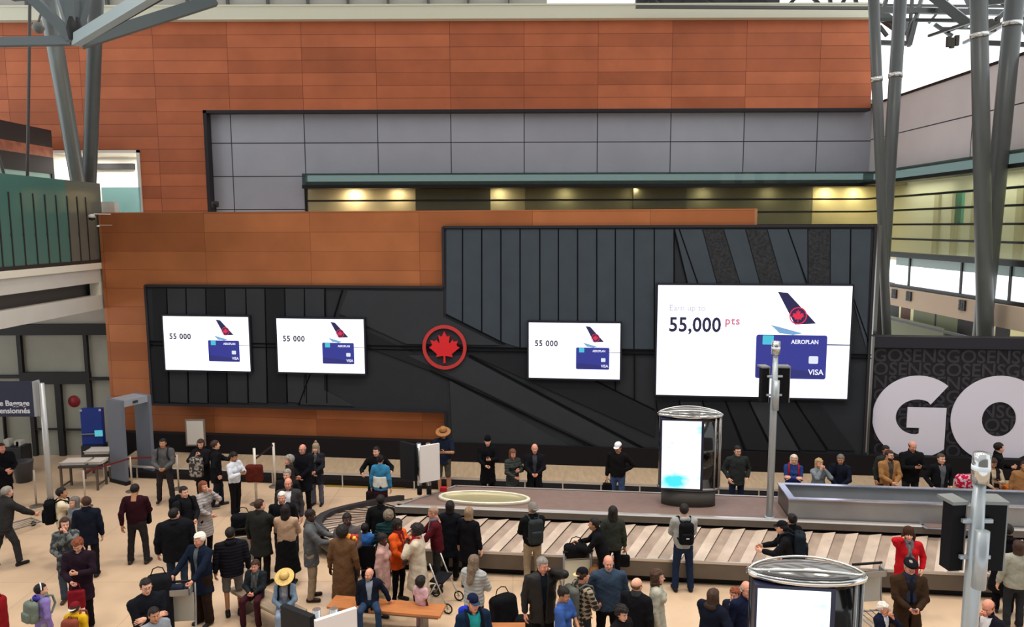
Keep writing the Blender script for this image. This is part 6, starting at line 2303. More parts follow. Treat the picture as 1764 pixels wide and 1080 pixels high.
SUNHAT = p = person(489, 988, 1.36, 8, 'person in a wide straw sun hat and pale blue jacket seated with crossed legs', 'light', ('long', HLB),
           T(kind='jacket', c=(104, 122, 142), hem=-.08, inner=(160, 164, 172), open=.05), T(c=(120, 136, 156)), fem=True, sit=1, R_='lap', L='lap', hpitch=26, hat=('straw', (206, 176, 108), (140, 110, 62)), legout=-.02)
backpack(p, 'black backpack on the sun-hat wearer on the bench', BLK, w_=.26, h_=.36)
p = person(343, 918, 1.76, -24, 'old man with bright white hair and a long navy coat pushing a trolley', 'pink', ('messy', (228, 222, 208)),
           T(kind='coat', c=(20, 28, 44), hem=-.3, open=.05, inner=(90, 96, 100)), T(c=(40, 28, 24), t=.03), R_='push', L='push', hpitch=6, wide=1.15)
p = person(300, 876, 1.80, 196, 'large man from behind in a bulky black coat and blue jeans', 'light', ('short', HB),
           T(kind='jacket', c=(20, 21, 25), hem=-.2, t=.04, hood=1), T(c=(42, 52, 70)), wide=1.3, hyaw=-40)
p = person(347, 834, 1.70, -70, 'woman in a long pale grey quilted coat with a hand at her mouth', 'light', ('pony', HRED),
           T(kind='coat', c=(150, 146, 146), hem=-.44, pat='puffer'), T(c=BLK), fem=True, L='mouth', R_='front') if False else \
    person(346, 834, 1.70, 66, 'woman in a long pale grey quilted coat with a hand at her mouth', 'light', ('bob', HRED),
           T(kind='coat', c=(156, 150, 148), hem=-.46, pat='puffer'), T(c=BLK), fem=True, L='mouth', R_='front')
p = person(321, 834, 1.76, 58, 'man in a black jacket beside the woman in the quilted coat', 'light', ('short', HB), T(c=(24, 24, 28), hem=-.1), T(c=BLK), R_='low', L='low', wide=1.05)
backpack(p, 'rounded black backpack on the man beside the quilted coat', BLK, w_=.34, h_=.5, d_=.2)
p = person(233, 834, 1.78, 184, 'man from behind in a dark maroon sweater and charcoal trousers, feet apart', 'tan', ('short', HB),
           T(kind='sweater', c=(44, 18, 26), hem=-.02), T(c=(42, 40, 40), shoe=(44, 38, 36)), R_='low', L='downback', hpitch=14, stance=.17, wide=1.08)
held_bag(p, -1, 'black laptop bag carried in front of the man in the maroon sweater', .38, .12, .28, BLK, drop=.0)
p = person(280, 756, 1.80, 14, 'man in a grey long-sleeved shirt and dark trousers beside the metal detector', 'tan', ('buzz', HB),
           T(kind='sweater', c=(84, 84, 86), hem=-.02), T(c=(44, 40, 42)), R_='low', L='low', stance=.18, walk=.08)
backpack(p, 'dark backpack on the man beside the metal detector', (40, 42, 48))
p = person(345, 758, 1.74, -10, 'brown-haired woman in a dark coat holding a patterned bundle below the small board', 'light', ('bob', HBR),
           T(kind='coat', c=(28, 27, 31), hem=-.3), T(c=BLK), fem=True, R_='chest', L='front', wide=1.15, hyaw=24, hpitch=14)
pers_a = p
p = person(371, 759, 1.80, 118, 'man in a black coat and dark jeans walking right near the back wall', 'light', ('short', HBR),
           T(kind='coat', c=(20, 20, 24), hem=-.26), T(c=(28, 32, 44)), L='forward', R_='carry', walk=.12)
held_bag(p, 1, 'black shopping bag carried by the man walking right', .36, .14, .34, (26, 24, 26), drop=.12)
p = person(405, 780, 1.66, 66, 'woman in a white blouse and black trousers, reading a phone', 'tan', ('pony', HB),
           T(kind='shirt', c=(204, 208, 216), hem=-.02), T(c=(20, 18, 20), shoe=(190, 180, 176)), fem=True, R_='phone', L='phone', hpitch=22, stance=.07, hyaw=6)
phone(p, 1, 'white phone held by the woman in the white blouse', col=(210, 210, 214))
p = person(252, 1002, 1.78, 40, 'man with glasses and short hair in a black shirt, arms folded, bottom left', 'light', ('short', HB),
           T(kind='shirt', c=(20, 22, 28)), T(c=BLK), R_='cross', L='cross', glasses=True, hpitch=4, wide=1.15)
p = person(264, 1044, 1.52, 44, 'boy with dark hair and a grey top cut by the bottom edge', 'tan', ('short', HB), T(kind='hoodie', c=(128, 134, 142)), T(c=CHAR))
p = person(70, 1004, 1.40, 150, 'girl in a lilac and purple jacket with a white headband', 'light', ('short', HB),
           T(kind='jacket', c=(128, 112, 176), hem=-.12, hood=1, hoodc=(70, 60, 150)), T(c=(150, 150, 170)), hat=('headband', (222, 222, 226)), hyaw=-20)
backpack(p, 'grey-green backpack on the girl in the lilac jacket', (104, 114, 104), w_=.28, h_=.36)
p = person(129, 1036, 1.24, 176, 'child in a yellow jacket and red cap with a white patch', 'light', ('short', HBR), T(kind='jacket', c=(206, 164, 30), hem=-.06, hood=1), T(c=DJEAN), hat=('capback', (110, 24, 34), (214, 206, 196)))
backpack(p, 'dull red backpack on the child in the yellow jacket', (128, 64, 50), w_=.26, h_=.34)
p = person(131, 932, 1.74, 12, 'person in a dark plum coat looking down at their hands', 'light', ('messy', HRED),
           T(kind='coat', c=(36, 24, 34), hem=-.34), T(c=(20, 18, 20)), R_='low', L='phone', hpitch=34, wide=1.1)
held_bag(p, -1, 'dark red cloth bag hanging from the hand of the plum coat wearer', .28, .10, .34, (120, 24, 34), drop=.12)
p = person(111, 893, 1.70, 20, 'woman with brown hair in a patterned grey jacket and jeans', 'light', ('long', HBR),
           T(kind='coat', c=(58, 62, 66), pat='camo', c2=(104, 108, 104), hem=-.24), T(c=(60, 70, 82), shoe=(70, 44, 34)), fem=True, L='mouth', R_='front', hyaw=20)
p = person(108, 843, 1.72, 118, 'person in a cream sweater hugging a grey-haired relative', 'tan', ('short', HB),
           T(kind='sweater', c=(214, 200, 172), hem=-.04), T(c=JEAN), R_='hug', L='hug', wide=1.05)
backpack(p, 'black backpack on the person in the cream sweater', BLK, w_=.33, h_=.5, d_=.2)
p = person(126, 856, 1.62, -30, 'grey-haired woman being hugged by the person in cream', 'light', ('bob', (104, 98, 92)), T(c=(110, 112, 116)), T(c=GREY), fem=True)
p = person(146, 854, 1.74, 200, 'man from behind in a navy jacket with short dark hair by the hugging pair', 'light', ('short', HBR), T(kind='jacket', c=(22, 26, 38), hem=-.2), T(c=(24, 24, 28)), hyaw=40)
p = person(12, 838, 1.80, 150, 'man in charcoal with one foot raised behind him, pushing a trolley at the left edge', 'light', ('short', HG), T(kind='jacket', c=(44, 44, 44), hem=-.1, t=.03), T(c=(50, 50, 52)), R_='push', L='push', walk=-.22, lean=10, wide=1.15)
p = person(2, 764, 1.76, 60, 'man in a black coat at the very left edge of the frame', 'pink', ('short', HBR), T(kind='coat', c=(18, 18, 22), hem=-.3), T(c=BLK), R_='forward', L='low', wide=1.1)
p = person(818, 956, 1.68, 155, 'woman in a pale grey padded jacket with long grey-brown hair', 'light', ('long', (110, 92, 76)),
           T(kind='jacket', c=(156, 158, 156), pat='puffer', hem=-.1, t=.03), T(c=(48, 50, 54)), fem=True, R_='low', L='low', hpitch=16)
phone(p, -1, 'white phone held by the woman in the pale grey padded jacket', col=(214, 214, 218))
p = person(815, 1024, 1.74, 20, 'man in a navy peaked cap and teal shirt at the bottom edge', 'pink', ('short', HG),
           T(kind='jacket', c=(20, 38, 62), open=.09, inner=(38, 140, 140), hem=-.1), T(c=NAVY), hat=('cap', (20, 26, 52), (44, 64, 84)), wide=1.05, hyaw=10)
backpack(p, 'bright blue backpack on the man in the navy cap', (30, 50, 160), (20, 22, 30), w_=.34)
p = person(936, 962, 1.84, 12, 'grey-haired man in a black leather jacket talking on a phone', 'pink', ('short', (128, 122, 116)),
           T(kind='jacket', c=(24, 22, 22), pat='leather', open=.05, inner=(18, 24, 30), hem=-.22, t=.03), T(c=BLK), L='ear', R_='down', hyaw=24, hpitch=8, wide=1.15)
phone(p, 1, 'black phone at the ear of the man in the leather jacket')
p = person(976, 1010, 1.60, 60, 'woman with short dark hair in a blue t-shirt with a grey front', 'tan', ('bun', HB),
           T(kind='tshirt', c=(54, 84, 146), sl=.42), T(c=(60, 62, 70)), fem=True, R_='low', L='low', hpitch=14, wide=1.1)
p = person(1009, 974, 1.72, 118, 'man in a backwards black and cream cap and a plaid shirt', 'pink', ('short', HBR),
           T(kind='shirt', c=(150, 138, 118), pat='plaid', c2=(52, 46, 44), hem=-.2, t=.02), T(c=CHAR), hat=('capback', (20, 20, 24), (206, 190, 140)), R_='low', L='low', hyaw=-14)
backpack(p, 'grey backpack on the man in the plaid shirt', (88, 90, 84), w_=.32, h_=.48)
p = person(1043, 965, 1.82, 0, 'bald man in a slate blue quarter-zip sweater facing the camera', 'pink', ('bald', HG),
           T(kind='sweater', c=(52, 66, 84), hem=-.08, t=.026), T(c=(22, 22, 26)), wide=1.18, beard=(150, 126, 112))
p = person(1103, 988, 1.72, 150, 'man with thinning light brown hair in a black padded jacket, looking right', 'light', ('fringe', HLB), T(kind='jacket', c=(20, 20, 24), hem=-.06, colc=(56, 58, 60)), T(c=CHAR), hyaw=-20)
p = person(1129, 990, 1.68, 76, 'woman with long wavy brown hair in a cream knitted cardigan', 'light', ('longcurly', (72, 48, 36)),
           T(kind='sweater', c=(170, 168, 152), hem=-.34, t=.03, flare=.08), T(c=CHAR), fem=True, hyaw=6)
p = person(1073, 1046, 1.56, 40, 'person with dark curly hair low at the bottom edge, right of the quarter-zip man', 'light', ('curly', HB), T(c=(22, 20, 22)), T(c=BLK), fem=True, hpitch=10, wide=1.1)
p = person(1112, 1058, 1.36, 150, 'seated person hunched in a dark olive coat at the bottom edge', 'light', ('short', HB), T(kind='coat', c=(36, 34, 30)), T(c=BLK), sit=1) if False else None
p = person(1238, 1007, 1.68, 130, 'woman with long brown hair in a dark navy coat left of the near kiosk', 'light', ('long', (62, 42, 32)),
           T(kind='coat', c=(18, 22, 34), hem=-.3, hood=1, hoodc=(58, 46, 40), t=.036), T(c=BLK), fem=True, wide=1.2, R_='hip', L='low')
p = person(1267, 1022, 1.36, -40, 'child with red-brown hair and a striped scarf looking left, beside the near kiosk', 'pink', ('messy', (124, 62, 36)), T(kind='jacket', c=(28, 32, 46)), T(c=(190, 80, 40)), scarf=((160, 160, 166), .18), child=True)
p = person(1279, 1002, 1.78, 14, 'bald man with glasses half hidden behind the near kiosk', 'pink', ('fringe', HG), T(c=(22, 28, 50)), T(c=NAVY), glasses=True)

# ================================================================== PROPS ON THE FLOOR
# ---- benches
def bench(a, b, dep, label, top=(176, 112, 66)):
    a, b = Vector(a), Vector(b)
    L_ = (b - a).length
    c = (a + b) / 2
    o = empty('bench', (c.x, c.y, 0), math.atan2((b - a).y, (b - a).x))
    tag(o, label, 'bench')
    wm = mat('bench_wood_%02x' % top[0], top, rough=0.45, spec=0.3, noise=0.15, nscale=3, stretch=(1, 9, 9))
    bm = bmesh.new(); b_box(bm, (-L_ / 2, -dep / 2, .405), (L_ / 2, dep / 2, .45), bev=.006); obj_bm('seat', bm, wm, o)
    bm = bmesh.new(); b_box(bm, (-L_ / 2 + .05, -dep / 2 + .04, .36), (L_ / 2 - .05, dep / 2 - .04, .405)); obj_bm('rail', bm, mat('steel_dull', (104, 98, 92)), o)
    for s in (-1, 1):
        bm = bmesh.new()
        x = s * (L_ / 2 - .35)
        b_box(bm, (x - .03, -dep / 2 + .05, 0), (x + .03, dep / 2 - .05, .36))
        obj_bm('leg', bm, mat('steel_dull', (104, 98, 92)), o)
    return o
q = person_loc = lambda n: HANDS[n][0].location
L0 = Vector(BEARD.location); dv = (hz(770, 1060, .45) - hz(655, 1050, .45)).normalized(); dv.z = 0
bench(L0 - dv * .75 + Vector((0, .06, 0)), L0 + dv * 1.35 + Vector((0, .06, 0)), .42, 'long orange-brown wooden bench under the bearded man')
L0, L1 = Vector(YOUNG.location), Vector(SUNHAT.location); dv = (L1 - L0).normalized()
bench(L0 - dv * .65 + Vector((0, .06, 0)), L1 + dv * .3 + Vector((0, .06, 0)), .42, 'wooden bench under the seated young man and the sun-hat wearer', top=(150, 132, 112))
b1 = hz(838, 1084, .45); b2 = hz(905, 1084, .45)
bench(b1, b2, .44, 'wooden bench barely showing at the bottom edge beside the black bag')

# ---- trolleys and luggage
TA = hz(312, 1018, .86)
trolley((TA.x, TA.y - .30, 0), R(6), 'baggage trolley with a pale board in front of the white-haired man', (168, 166, 158))
softbag((TA.x - .03, TA.y - .13, .885), R(4), .26, .14, .16, 'dark checked bag in the top basket of the white-haired man\'s trolley', (34, 40, 54), handle=False)
TA2 = hz(272, 985, 1.3)
softbag((TA2.x, TA2.y, 0), R(20), .42, .3, 1.25, 'tall padded black golf bag standing left of the pale-boarded trolley', (22, 23, 27))
TB = hz(424, 921, .84)
trolley((TB.x - .05, TB.y + .15, 0), R(196), 'baggage trolley with a pale board beside the man in the green-black coat', (150, 148, 142))
suitcase((TB.x - .06, TB.y + .05, .99), R(10), 'black soft suitcase laid on top of the trolley by the green-black coat', (20, 20, 24), w_=.42, h_=.36, d_=.22) if False else \
    softbag((TB.x - .05, TB.y - .02, .885), R(10), .46, .24, .42, 'black soft suitcase stacked high on the trolley by the green-black coat', (19, 19, 23))
def clear(p, m):
    v = (Vector((p.x, p.y, 0)) - FA).dot(cn)
    if v > -m:
        s_ = (-m + FA.dot(cn)) / Vector((p.x, p.y, 0)).dot(cn)
        p = Vector((p.x * s_, p.y * s_, p.z))
    return p
TC = clear(hz(1000, 950, .84), .72)
TC.x -= .1
trolley((TC.x, TC.y + .1, 0), R(186), 'baggage trolley with a cream board standing against the belt', (196, 192, 172))
softbag((TC.x + .0, TC.y - .12, .885), R(6), .46, .24, .26, 'black holdall on top of the cream-boarded trolley', (17, 17, 20))
softbag((TC.x + .36, TC.y - .15, .0), R(6), .22, .2, .72, 'tan sack standing between the cream-boarded trolley and the black coat', (150, 108, 68), name='sack', cat='sack')
TD = hz(4, 862, .84)
trolley((TD.x + .1, TD.y + .1, 0), R(150), 'baggage trolley at the left edge before the man in charcoal', (190, 188, 180))
TE = clear(hz(1516, 1006, .84), .95)
trolley((TE.x, TE.y + .1, 0), R(8), 'empty baggage trolley between the near kiosk and the woman in red', (176, 176, 170))
c = hz(872, 1066, .2)
softbag((c.x, c.y, 0.0), R(35), .5, .34, .62, 'black rucksack slumped on the floor at the bottom edge', (17, 17, 20), name='rucksack', cat='bag', tilt=-12)
c = hz(905, 1072, .2)
softbag((c.x + .1, c.y, 0.0), R(80), .32, .6, .3, 'low black bag beside the slumped rucksack', (20, 20, 22))
c = hz(-6, 1050, .5)
softbag((c.x, c.y, 0), R(10), .3, .3, .75, 'red bag poking in at the bottom left edge', (130, 24, 30))
# bright bundle and orange case at the right
c = hw(1664, 825, 1.0)
o = softbag((c.x, c.y, zb + .0), R(0), .50, .3, .36, 'pink and white bundled coat lying on the wall conveyor below the giant O', (196, 30, 70), name='coat_bundle', cat='coat', handle=False)
o.children[0].data.materials[0] = cloth((196, 26, 66), 'camo', (214, 190, 200))
c = hz(1752, 850, .7)
suitcase((c.x, c.y + .2, 0.0), R(10), 'bright orange suitcase standing at the right edge behind the carousel', (206, 112, 28), w_=.5, h_=.85)

# ---- patterned bundle in the arms of the dark-coated woman
root, hd, S_ = HANDS[pers_a.name]
cw = world_of(root, (hd[1][0] + hd[-1][0]) / 2)
softbag((cw.x + .05, cw.y - .16, cw.z - .34), R(10), .34, .2, .52, 'grey and white patterned bundle held by the dark-coated woman', (70, 66, 64), name='bundle', cat='bundle', handle=False).children[0].data.materials[0] = cloth((60, 56, 56), 'camo', (150, 144, 136))
# ---- bouquet
c = hz(608, 930, 1.38)
root = empty('bouquet', c)
tag(root, 'bouquet of orange and yellow flowers held by the man in grey', 'flowers')
rng = random.Random(3)
for k in range(11):
    bm = bmesh.new()
    a = rng.uniform(0, 6.28); r_ = rng.uniform(.02, .13)
    pos = (math.cos(a) * r_, math.sin(a) * r_ * .7, rng.uniform(-.03, .08))
    bmesh.ops.create_icosphere(bm, subdivisions=2, radius=rng.uniform(.035, .055), matrix=Matrix.Translation(pos))
    for v in bm.verts: v.co += Vector((rng.uniform(-1, 1), rng.uniform(-1, 1), rng.uniform(-1, 1))) * .006
    col = [(235, 140, 30), (240, 190, 60), (170, 40, 40), (230, 110, 40)][k % 4]
    obj_bm('flower', bm, mat('petal_%02x%02x%02x' % col, col, rough=0.7), root, True)
bm = bmesh.new(); b_lathe(bm, [(.10, 0.0), (.07, -.12), (.03, -.26), (0, -.27)], seg=12); obj_bm('wrapping', bm, mat('wrap_red', (110, 40, 36), rough=0.6), root)

# ---- wheelchair under the person in blue
wl = WHEELER.location
root = empty('wheelchair', (wl.x, wl.y, 0), WHEELER.rotation_euler.z)
tag(root, 'wheelchair carrying the person in the bright blue sweater', 'wheelchair')
rb_ = mat('rubber_black', (22, 20, 21)); sm_ = mat('cart_metal', (150, 150, 148))
def wheel(rad, x, y, tr, name='wheel', par=None):
    bm = bmesh.new()
    pts = [(x, y + math.cos(a) * rad, rad + tr + math.sin(a) * rad) for a in [2 * PI * i / 26 for i in range(27)]]
    b_tube(bm, pts, tr, seg=7, cap=False)
    for i in range(8):
        a = 2 * PI * i / 8
        b_tube(bm, [(x, y, rad + tr), (x, y + math.cos(a) * rad, rad + tr + math.sin(a) * rad)], .004, seg=4, mi=1)
    return obj_bm(name, bm, [rb_, sm_], par or root)
for s in (-1, 1):
    wheel(.29, s * .30, .05, .016); wheel(.08, s * .24, -.42, .014, 'caster')
bm = bmesh.new(); b_box(bm, (-.23, -.26, .50), (.23, .2, .55), bev=.01); obj_bm('seat', bm, cloth((24, 24, 28)), root)
bm = bmesh.new(); b_box(bm, (-.23, .19, .52), (.23, .22, .95), bev=.01); obj_bm('backrest', bm, cloth((24, 24, 28)), root)
bm = bmesh.new()
for s in (-1, 1):
    b_tube(bm, [(s * .25, .34, 1.0), (s * .25, .21, .98), (s * .25, .20, .5), (s * .25, .05, .32)], .013, seg=7)
    b_tube(bm, [(s * .25, .20, .72), (s * .25, -.22, .72), (s * .25, -.26, .5), (s * .24, -.42, .2), (s * .18, -.55, .1)], .012, seg=7)
b_tube(bm, [(-.25, .1, .4), (.25, .1, .4)], .012, seg=7)
obj_bm('frame', bm, sm_, root)
bm = bmesh.new(); b_box(bm, (-.17, -.62, .08), (.17, -.48, .10)); obj_bm('footrest', bm, rb_, root)
# rollator by the woman in orange
c = hz(752, 1040, 0.0)
root = empty('rollator', (c.x + .1, c.y - .05, 0), R(70))
tag(root, 'walking frame on wheels between the cream coat and the red sweater', 'walking frame')
for s in (-1, 1):
    wheel(.09, s * .26, -.25, .014, 'wheel'); wheel(.09, s * .26, .25, .014, 'wheel')
bm = bmesh.new()
for s in (-1, 1):
    b_tube(bm, [(s * .26, -.25, .1), (s * .24, 0, .62), (s * .24, .12, .92)], .014, seg=7)
    b_tube(bm, [(s * .26, .25, .1), (s * .24, -.02, .56)], .013, seg=7)
obj_bm('frame', bm, mat('frame_pale', (190, 188, 184), rough=0.35, metal=0.4), root)
bm = bmesh.new(); b_box(bm, (-.22, -.14, .54), (.22, .14, .57), bev=.008); obj_bm('seat', bm, cloth((24, 24, 28)), root)

# ---- left-hand security area
gm = mat('detector_grey', (98, 104, 116), rough=0.45, spec=0.35)
c = hz(214, 832, 0)
root = empty('metal_detector', (c.x + .12, c.y + .35, 0), R(62)); tag(root, 'grey walk-through metal detector arch at the left', 'metal detector')
ht = 2.42
for s, nm in ((-1, 'side_panel'), (1, 'side_panel')):
    bm = bmesh.new(); b_box(bm, (s * .42 - .05, -.30, 0), (s * .42 + .05, .36, ht), bev=.015); obj_bm(nm, bm, gm, root)
bm = bmesh.new(); b_box(bm, (-.37, -.28, ht - .2), (.37, .34, ht - .005), bev=.01); obj_bm('cross_head', bm, mat('detector_light', (140, 146, 154), rough=0.4), root)
bm = bmesh.new(); b_box(bm, (-.5, -.34, 0), (-.34, .40, .1)); b_box(bm, (.34, -.34, 0), (.5, .40, .1)); obj_bm('foot', bm, rb_, root)
bm = bmesh.new(); b_box(bm, (-.10, -.30, ht - .14), (.05, -.285, ht - .07)); obj_bm('control_display', bm, mat('detector_dark', (50, 54, 60), rough=0.3), root)

c = hz(168, 808, 0)
root = empty('scanner_cabinet', (c.x - .1, c.y + .1, 0), R(6)); tag(root, 'blue cabinet with a small cyan screen behind the grey arch', 'cabinet')
bm = bmesh.new(); b_box(bm, (-.3, -.1, .75), (.3, .1, 1.85), bev=.02); obj_bm('backboard', bm, mat('cab_blue', (20, 50, 130), rough=0.45), root)
bm = bmesh.new(); b_box(bm, (-.3, -.2, 0.1), (.3, .2, .75), bev=.02); obj_bm('base', bm, mat('cab_dark', (30, 32, 40), rough=0.5), root)
bm = bmesh.new(); b_box(bm, (.1, -.16, 1.02), (.32, -.13, 1.2)); obj_bm('monitor', bm, mat('cab_cyan', (90, 190, 205), rough=0.3, emit=.45, ecolor=(90, 190, 205)), root)
bm = bmesh.new(); b_box(bm, (-.28, -.15, 1.08), (.1, -.12, 1.11)); obj_bm('arm', bm, sm_, root)
for s in (-1, 1):
    bm = bmesh.new(); b_box(bm, (s * .27 - .03, -.115, 1.78), (s * .27 + .03, -.10, 1.84)); obj_bm('bracket', bm, mat('camera_white', (206, 204, 198)), root)

def table(loc, rz, label, w_=1.05, d_=.6, h_=.72):
    o = empty('folding_table', loc, rz); tag(o, label, 'table')
    bm = bmesh.new(); b_box(bm, (-w_ / 2, -d_ / 2, h_ - .06), (w_ / 2, d_ / 2, h_), bev=.01); obj_bm('tabletop', bm, mat('table_dark', (58, 52, 48), rough=0.5), o)
    for x in (-1, 1):
        for y in (-1, 1):
            bm = bmesh.new(); b_box(bm, (x * (w_ / 2 - .05) - .025, y * (d_ / 2 - .05) - .025, 0), (x * (w_ / 2 - .05) + .025, y * (d_ / 2 - .05) + .025, h_ - .06)); obj_bm('leg', bm, mat('table_leg', (88, 76, 66), rough=0.5), o)
        bm = bmesh.new(); b_box(bm, (x * (w_ / 2 - .05) - .015, -d_ / 2 + .06, .12), (x * (w_ / 2 - .05) + .015, d_ / 2 - .06, .16)); obj_bm('stretcher', bm, mat('table_leg', (88, 76, 66)), o)
    return o
def tray(loc, rz, label, w_=.62, d_=.44):
    o = empty('security_tray', loc, rz); tag(o, label, 'tray', 'trays on the security tables')
    bm = bmesh.new()
    b_box(bm, (-w_ / 2 + .03, -d_ / 2 + .03, .02), (w_ / 2 - .03, d_ / 2 - .03, .075))
    for a_, b_ in (((-w_ / 2, -d_ / 2, 0), (w_ / 2, -d_ / 2 + .02, .08)), ((-w_ / 2, d_ / 2 - .02, 0), (w_ / 2, d_ / 2, .08)), ((-w_ / 2, -d_ / 2, 0), (-w_ / 2 + .02, d_ / 2, .08)), ((w_ / 2 - .02, -d_ / 2, 0), (w_ / 2, d_ / 2, .08))):
        b_box(bm, a_, b_)
    b_box(bm, (-w_ / 2 - .02, -d_ / 2 - .02, .07), (w_ / 2 + .02, -d_ / 2 + .01, .085)); b_box(bm, (-w_ / 2 - .02, d_ / 2 - .01, .07), (w_ / 2 + .02, d_ / 2 + .02, .085))
    o2 = obj_bm('tray_shell', bm, mat('tray_pale', (210, 202, 194), rough=0.5, spec=0.3), o)
    return o
c1 = hz(146, 797, .72); c2 = hz(174, 786, .72)
table((c1.x - .05, c1.y, 0), R(4), 'low dark table carrying a pale tray, nearer of the two by the grey arch')
tray((c1.x - .22, c1.y - .02, .722), R(4), 'long pale tray on the nearer security table, at its left end', .66, .4)
tray((c1.x + .36, c1.y + .02, .722), R(3), 'pale tray at the right end of the nearer security table', .36, .38) 
table((c2.x - .25, c2.y + .42, 0), R(4), 'low dark table behind, carrying a pale tray right beside the grey arch', w_=.8)
tray((c2.x - .25, c2.y + .42, .722), R(3), 'pale tray on the rear security table', .7, .42)

def stanchion(px, py, label, h_=.98, rad=.024, col=(176, 164, 150), base=True):
    c = hz(px, py, 0)
    o = empty('stanchion', c); tag(o, label, 'barrier post', 'barrier posts')
    bm = bmesh.new(); b_tube(bm, [(0, 0, .02), (0, 0, h_)], rad, seg=12); obj_bm('post', bm, mat('stanchion_%02x%02x%02x' % col, col, rough=0.4, metal=0.2), o)
    if base:
        bm = bmesh.new(); b_lathe(bm, [(.17, 0), (.17, .012), (.05, .03), (0, .032)], seg=20); obj_bm('base', bm, mat('stanchion_base', (96, 86, 78), rough=0.4), o)
    return o
stanchion(63, 872, 'slim metal barrier post standing alone left of the navy sign pole')
s1 = stanchion(148, 873, 'slim barrier post in front of the security tables')
s2 = stanchion(228, 846, 'slim barrier post in front of the grey arch')
s3 = stanchion(308, 842, 'slim barrier post just right of the man in the grey shirt')
wpm = (214, 206, 194)
s4 = stanchion(442, 868, 'tall white post with a brown jacket, right of the woman in white', 1.5, .035, wpm)
s5 = stanchion(474, 838, 'tall white post by the back wall, left of the group in black', 1.25, .035, wpm)
def beltline(a, b, z, label, col=(96, 26, 34)):
    bm = bmesh.new()
    p0 = Vector((a.location.x, a.location.y, z)); p1 = Vector((b.location.x, b.location.y, z))
    b_beam(bm, p0, p1, .006, .05)
    for v in bm.verts: v.co -= (p0 + p1) / 2
    o = obj_bm('barrier_belt', bm, mat('belt_%02x%02x%02x' % col, col, rough=0.7)); o.location = (p0 + p1) / 2
    tag(o, label, 'belt', 'barrier belts')
beltline(s1, s2, .93, 'dark red barrier belt across the front of the grey arch, left span')
beltline(s2, s3, .93, 'dark red barrier belt from the grey arch to the man in grey')
beltline(s4, s5, 1.2, 'dark maroon band stretched between the two tall white posts', (50, 28, 32))
c = s4.location
o = softbag((c.x, c.y - .06, .62), R(0), .44, .2, .46, 'red-brown jacket hung on the tall white post', (84, 34, 26), name='hung_jacket', cat='jacket', handle=False)
# bin and plants by the shop door
c = hz(42, 829, 0)
root = empty('waste_bin', c); tag(root, 'grey tapered waste bin before the shop door at the left', 'bin')
bm = bmesh.new(); b_lathe(bm, [(.20, 0), (.26, .58), (.27, .60), (.25, .60), (.2, .55), (0, .5)], seg=22); obj_bm('bucket', bm, mat('bin_grey', (66, 66, 70), rough=0.5), root)
c = hz(14, 818, 0)
root = empty('equipment_cart', (c.x + .05, c.y + .3, 0)); tag(root, 'dark cluttered equipment cart behind the grey bin', 'cart')
bm = bmesh.new(); b_box(bm, (-.35, -.25, .12), (.35, .25, .8), bev=.03); obj_bm('cabinet', bm, mat('cart_dark', (34, 34, 38), rough=0.5), root)
for k in range(5):
    bm = bmesh.new(); a = rng.uniform(-.25, .25)
    b_box(bm, (a, -.15, .8), (a + .16, .05, .8 + rng.uniform(.05, .3)), bev=.02, M=Matrix.Rotation(rng.uniform(-.3, .3), 4, 'Y') if False else None); obj_bm('box', bm, mat('cart_dark2', (48, 46, 48), rough=0.5) if k % 2 else mat('camera_white', (206, 204, 198)), root)
# white framed easel sign by the baseboard
c = hz(340, 803, 0)
zt_ = hy(340, 722, c.y).z; zb_ = hy(340, 768, c.y).z
root = empty('easel_sign', c); tag(root, 'small blank white board in a grey frame on a stand by the back wall', 'sign')
hw_ = (hy(357, 745, c.y).x - hy(323, 745, c.y).x) / 2
bm = bmesh.new(); b_box(bm, (-hw_, -.02, zb_), (hw_, .02, zt_), bev=.006); obj_bm('frame', bm, mat('frame_grey', (120, 112, 104), rough=0.5), root)
bm = bmesh.new(); b_box(bm, (-hw_ + .05, -.03, zb_ + .05), (hw_ - .05, -.02, zt_ - .05)); obj_bm('board', bm, mat('board_white', (202, 198, 190), rough=0.5), root)
bm = bmesh.new(); b_tube(bm, [(0, .02, 0), (0, .02, zt_ - .1)], .025); b_lathe(bm, [(.2, 0), (.2, .015), (0, .03)], (0, .02, 0), seg=18); obj_bm('stand', bm, rb_, root)

# ---- navy wayfinding sign on a pole at the left
c = hz(89, 884, 0)
root = empty('wayfinding_sign', c); tag(root, 'navy baggage sign on a tall pale pole at the left edge', 'sign')
ztp = hy(73, 660, c.y).z
bm = bmesh.new(); b_tube(bm, [(0, 0, .0), (0, 0, ztp)], [.075, .062], seg=18); obj_bm('pole', bm, mat('pole_pale', (176, 178, 178), rough=0.35, metal=0.3), root)
bm = bmesh.new(); b_tube(bm, [(0, 0, 0.0), (0, 0, .42)], .082, seg=18); obj_bm('pole_sleeve', bm, mat('pole_sleeve', (90, 88, 84), rough=0.4), root)
ys = c.y
x1 = hy(62, 690, ys).x - c.x; zt2 = hy(30, 656, ys).z; zb2 = hy(30, 716, ys).z
bm = bmesh.new(); b_box(bm, (-4.2, -.10, zb2), (x1, -.02, zt2), bev=.005); pan = obj_bm('panel', bm, mat('sign_navy', (24, 32, 58), rough=0.45), root)
bm = bmesh.new(); b_box(bm, (x1, -.10, zb2), (x1 + .05, .12, zt2)); b_box(bm, (x1 + .05, -.04, zb2), (-.06, .04, zt2 - .02)); obj_bm('bracket', bm, mat('bracket_pale', (150, 152, 154), rough=0.4), root)
TM = Matrix.Translation((x1 - .1, -.103, 0)) @ Matrix.Rotation(R(90), 4, 'X')
wt = mat('sign_letter', (206, 208, 220), rough=0.5)
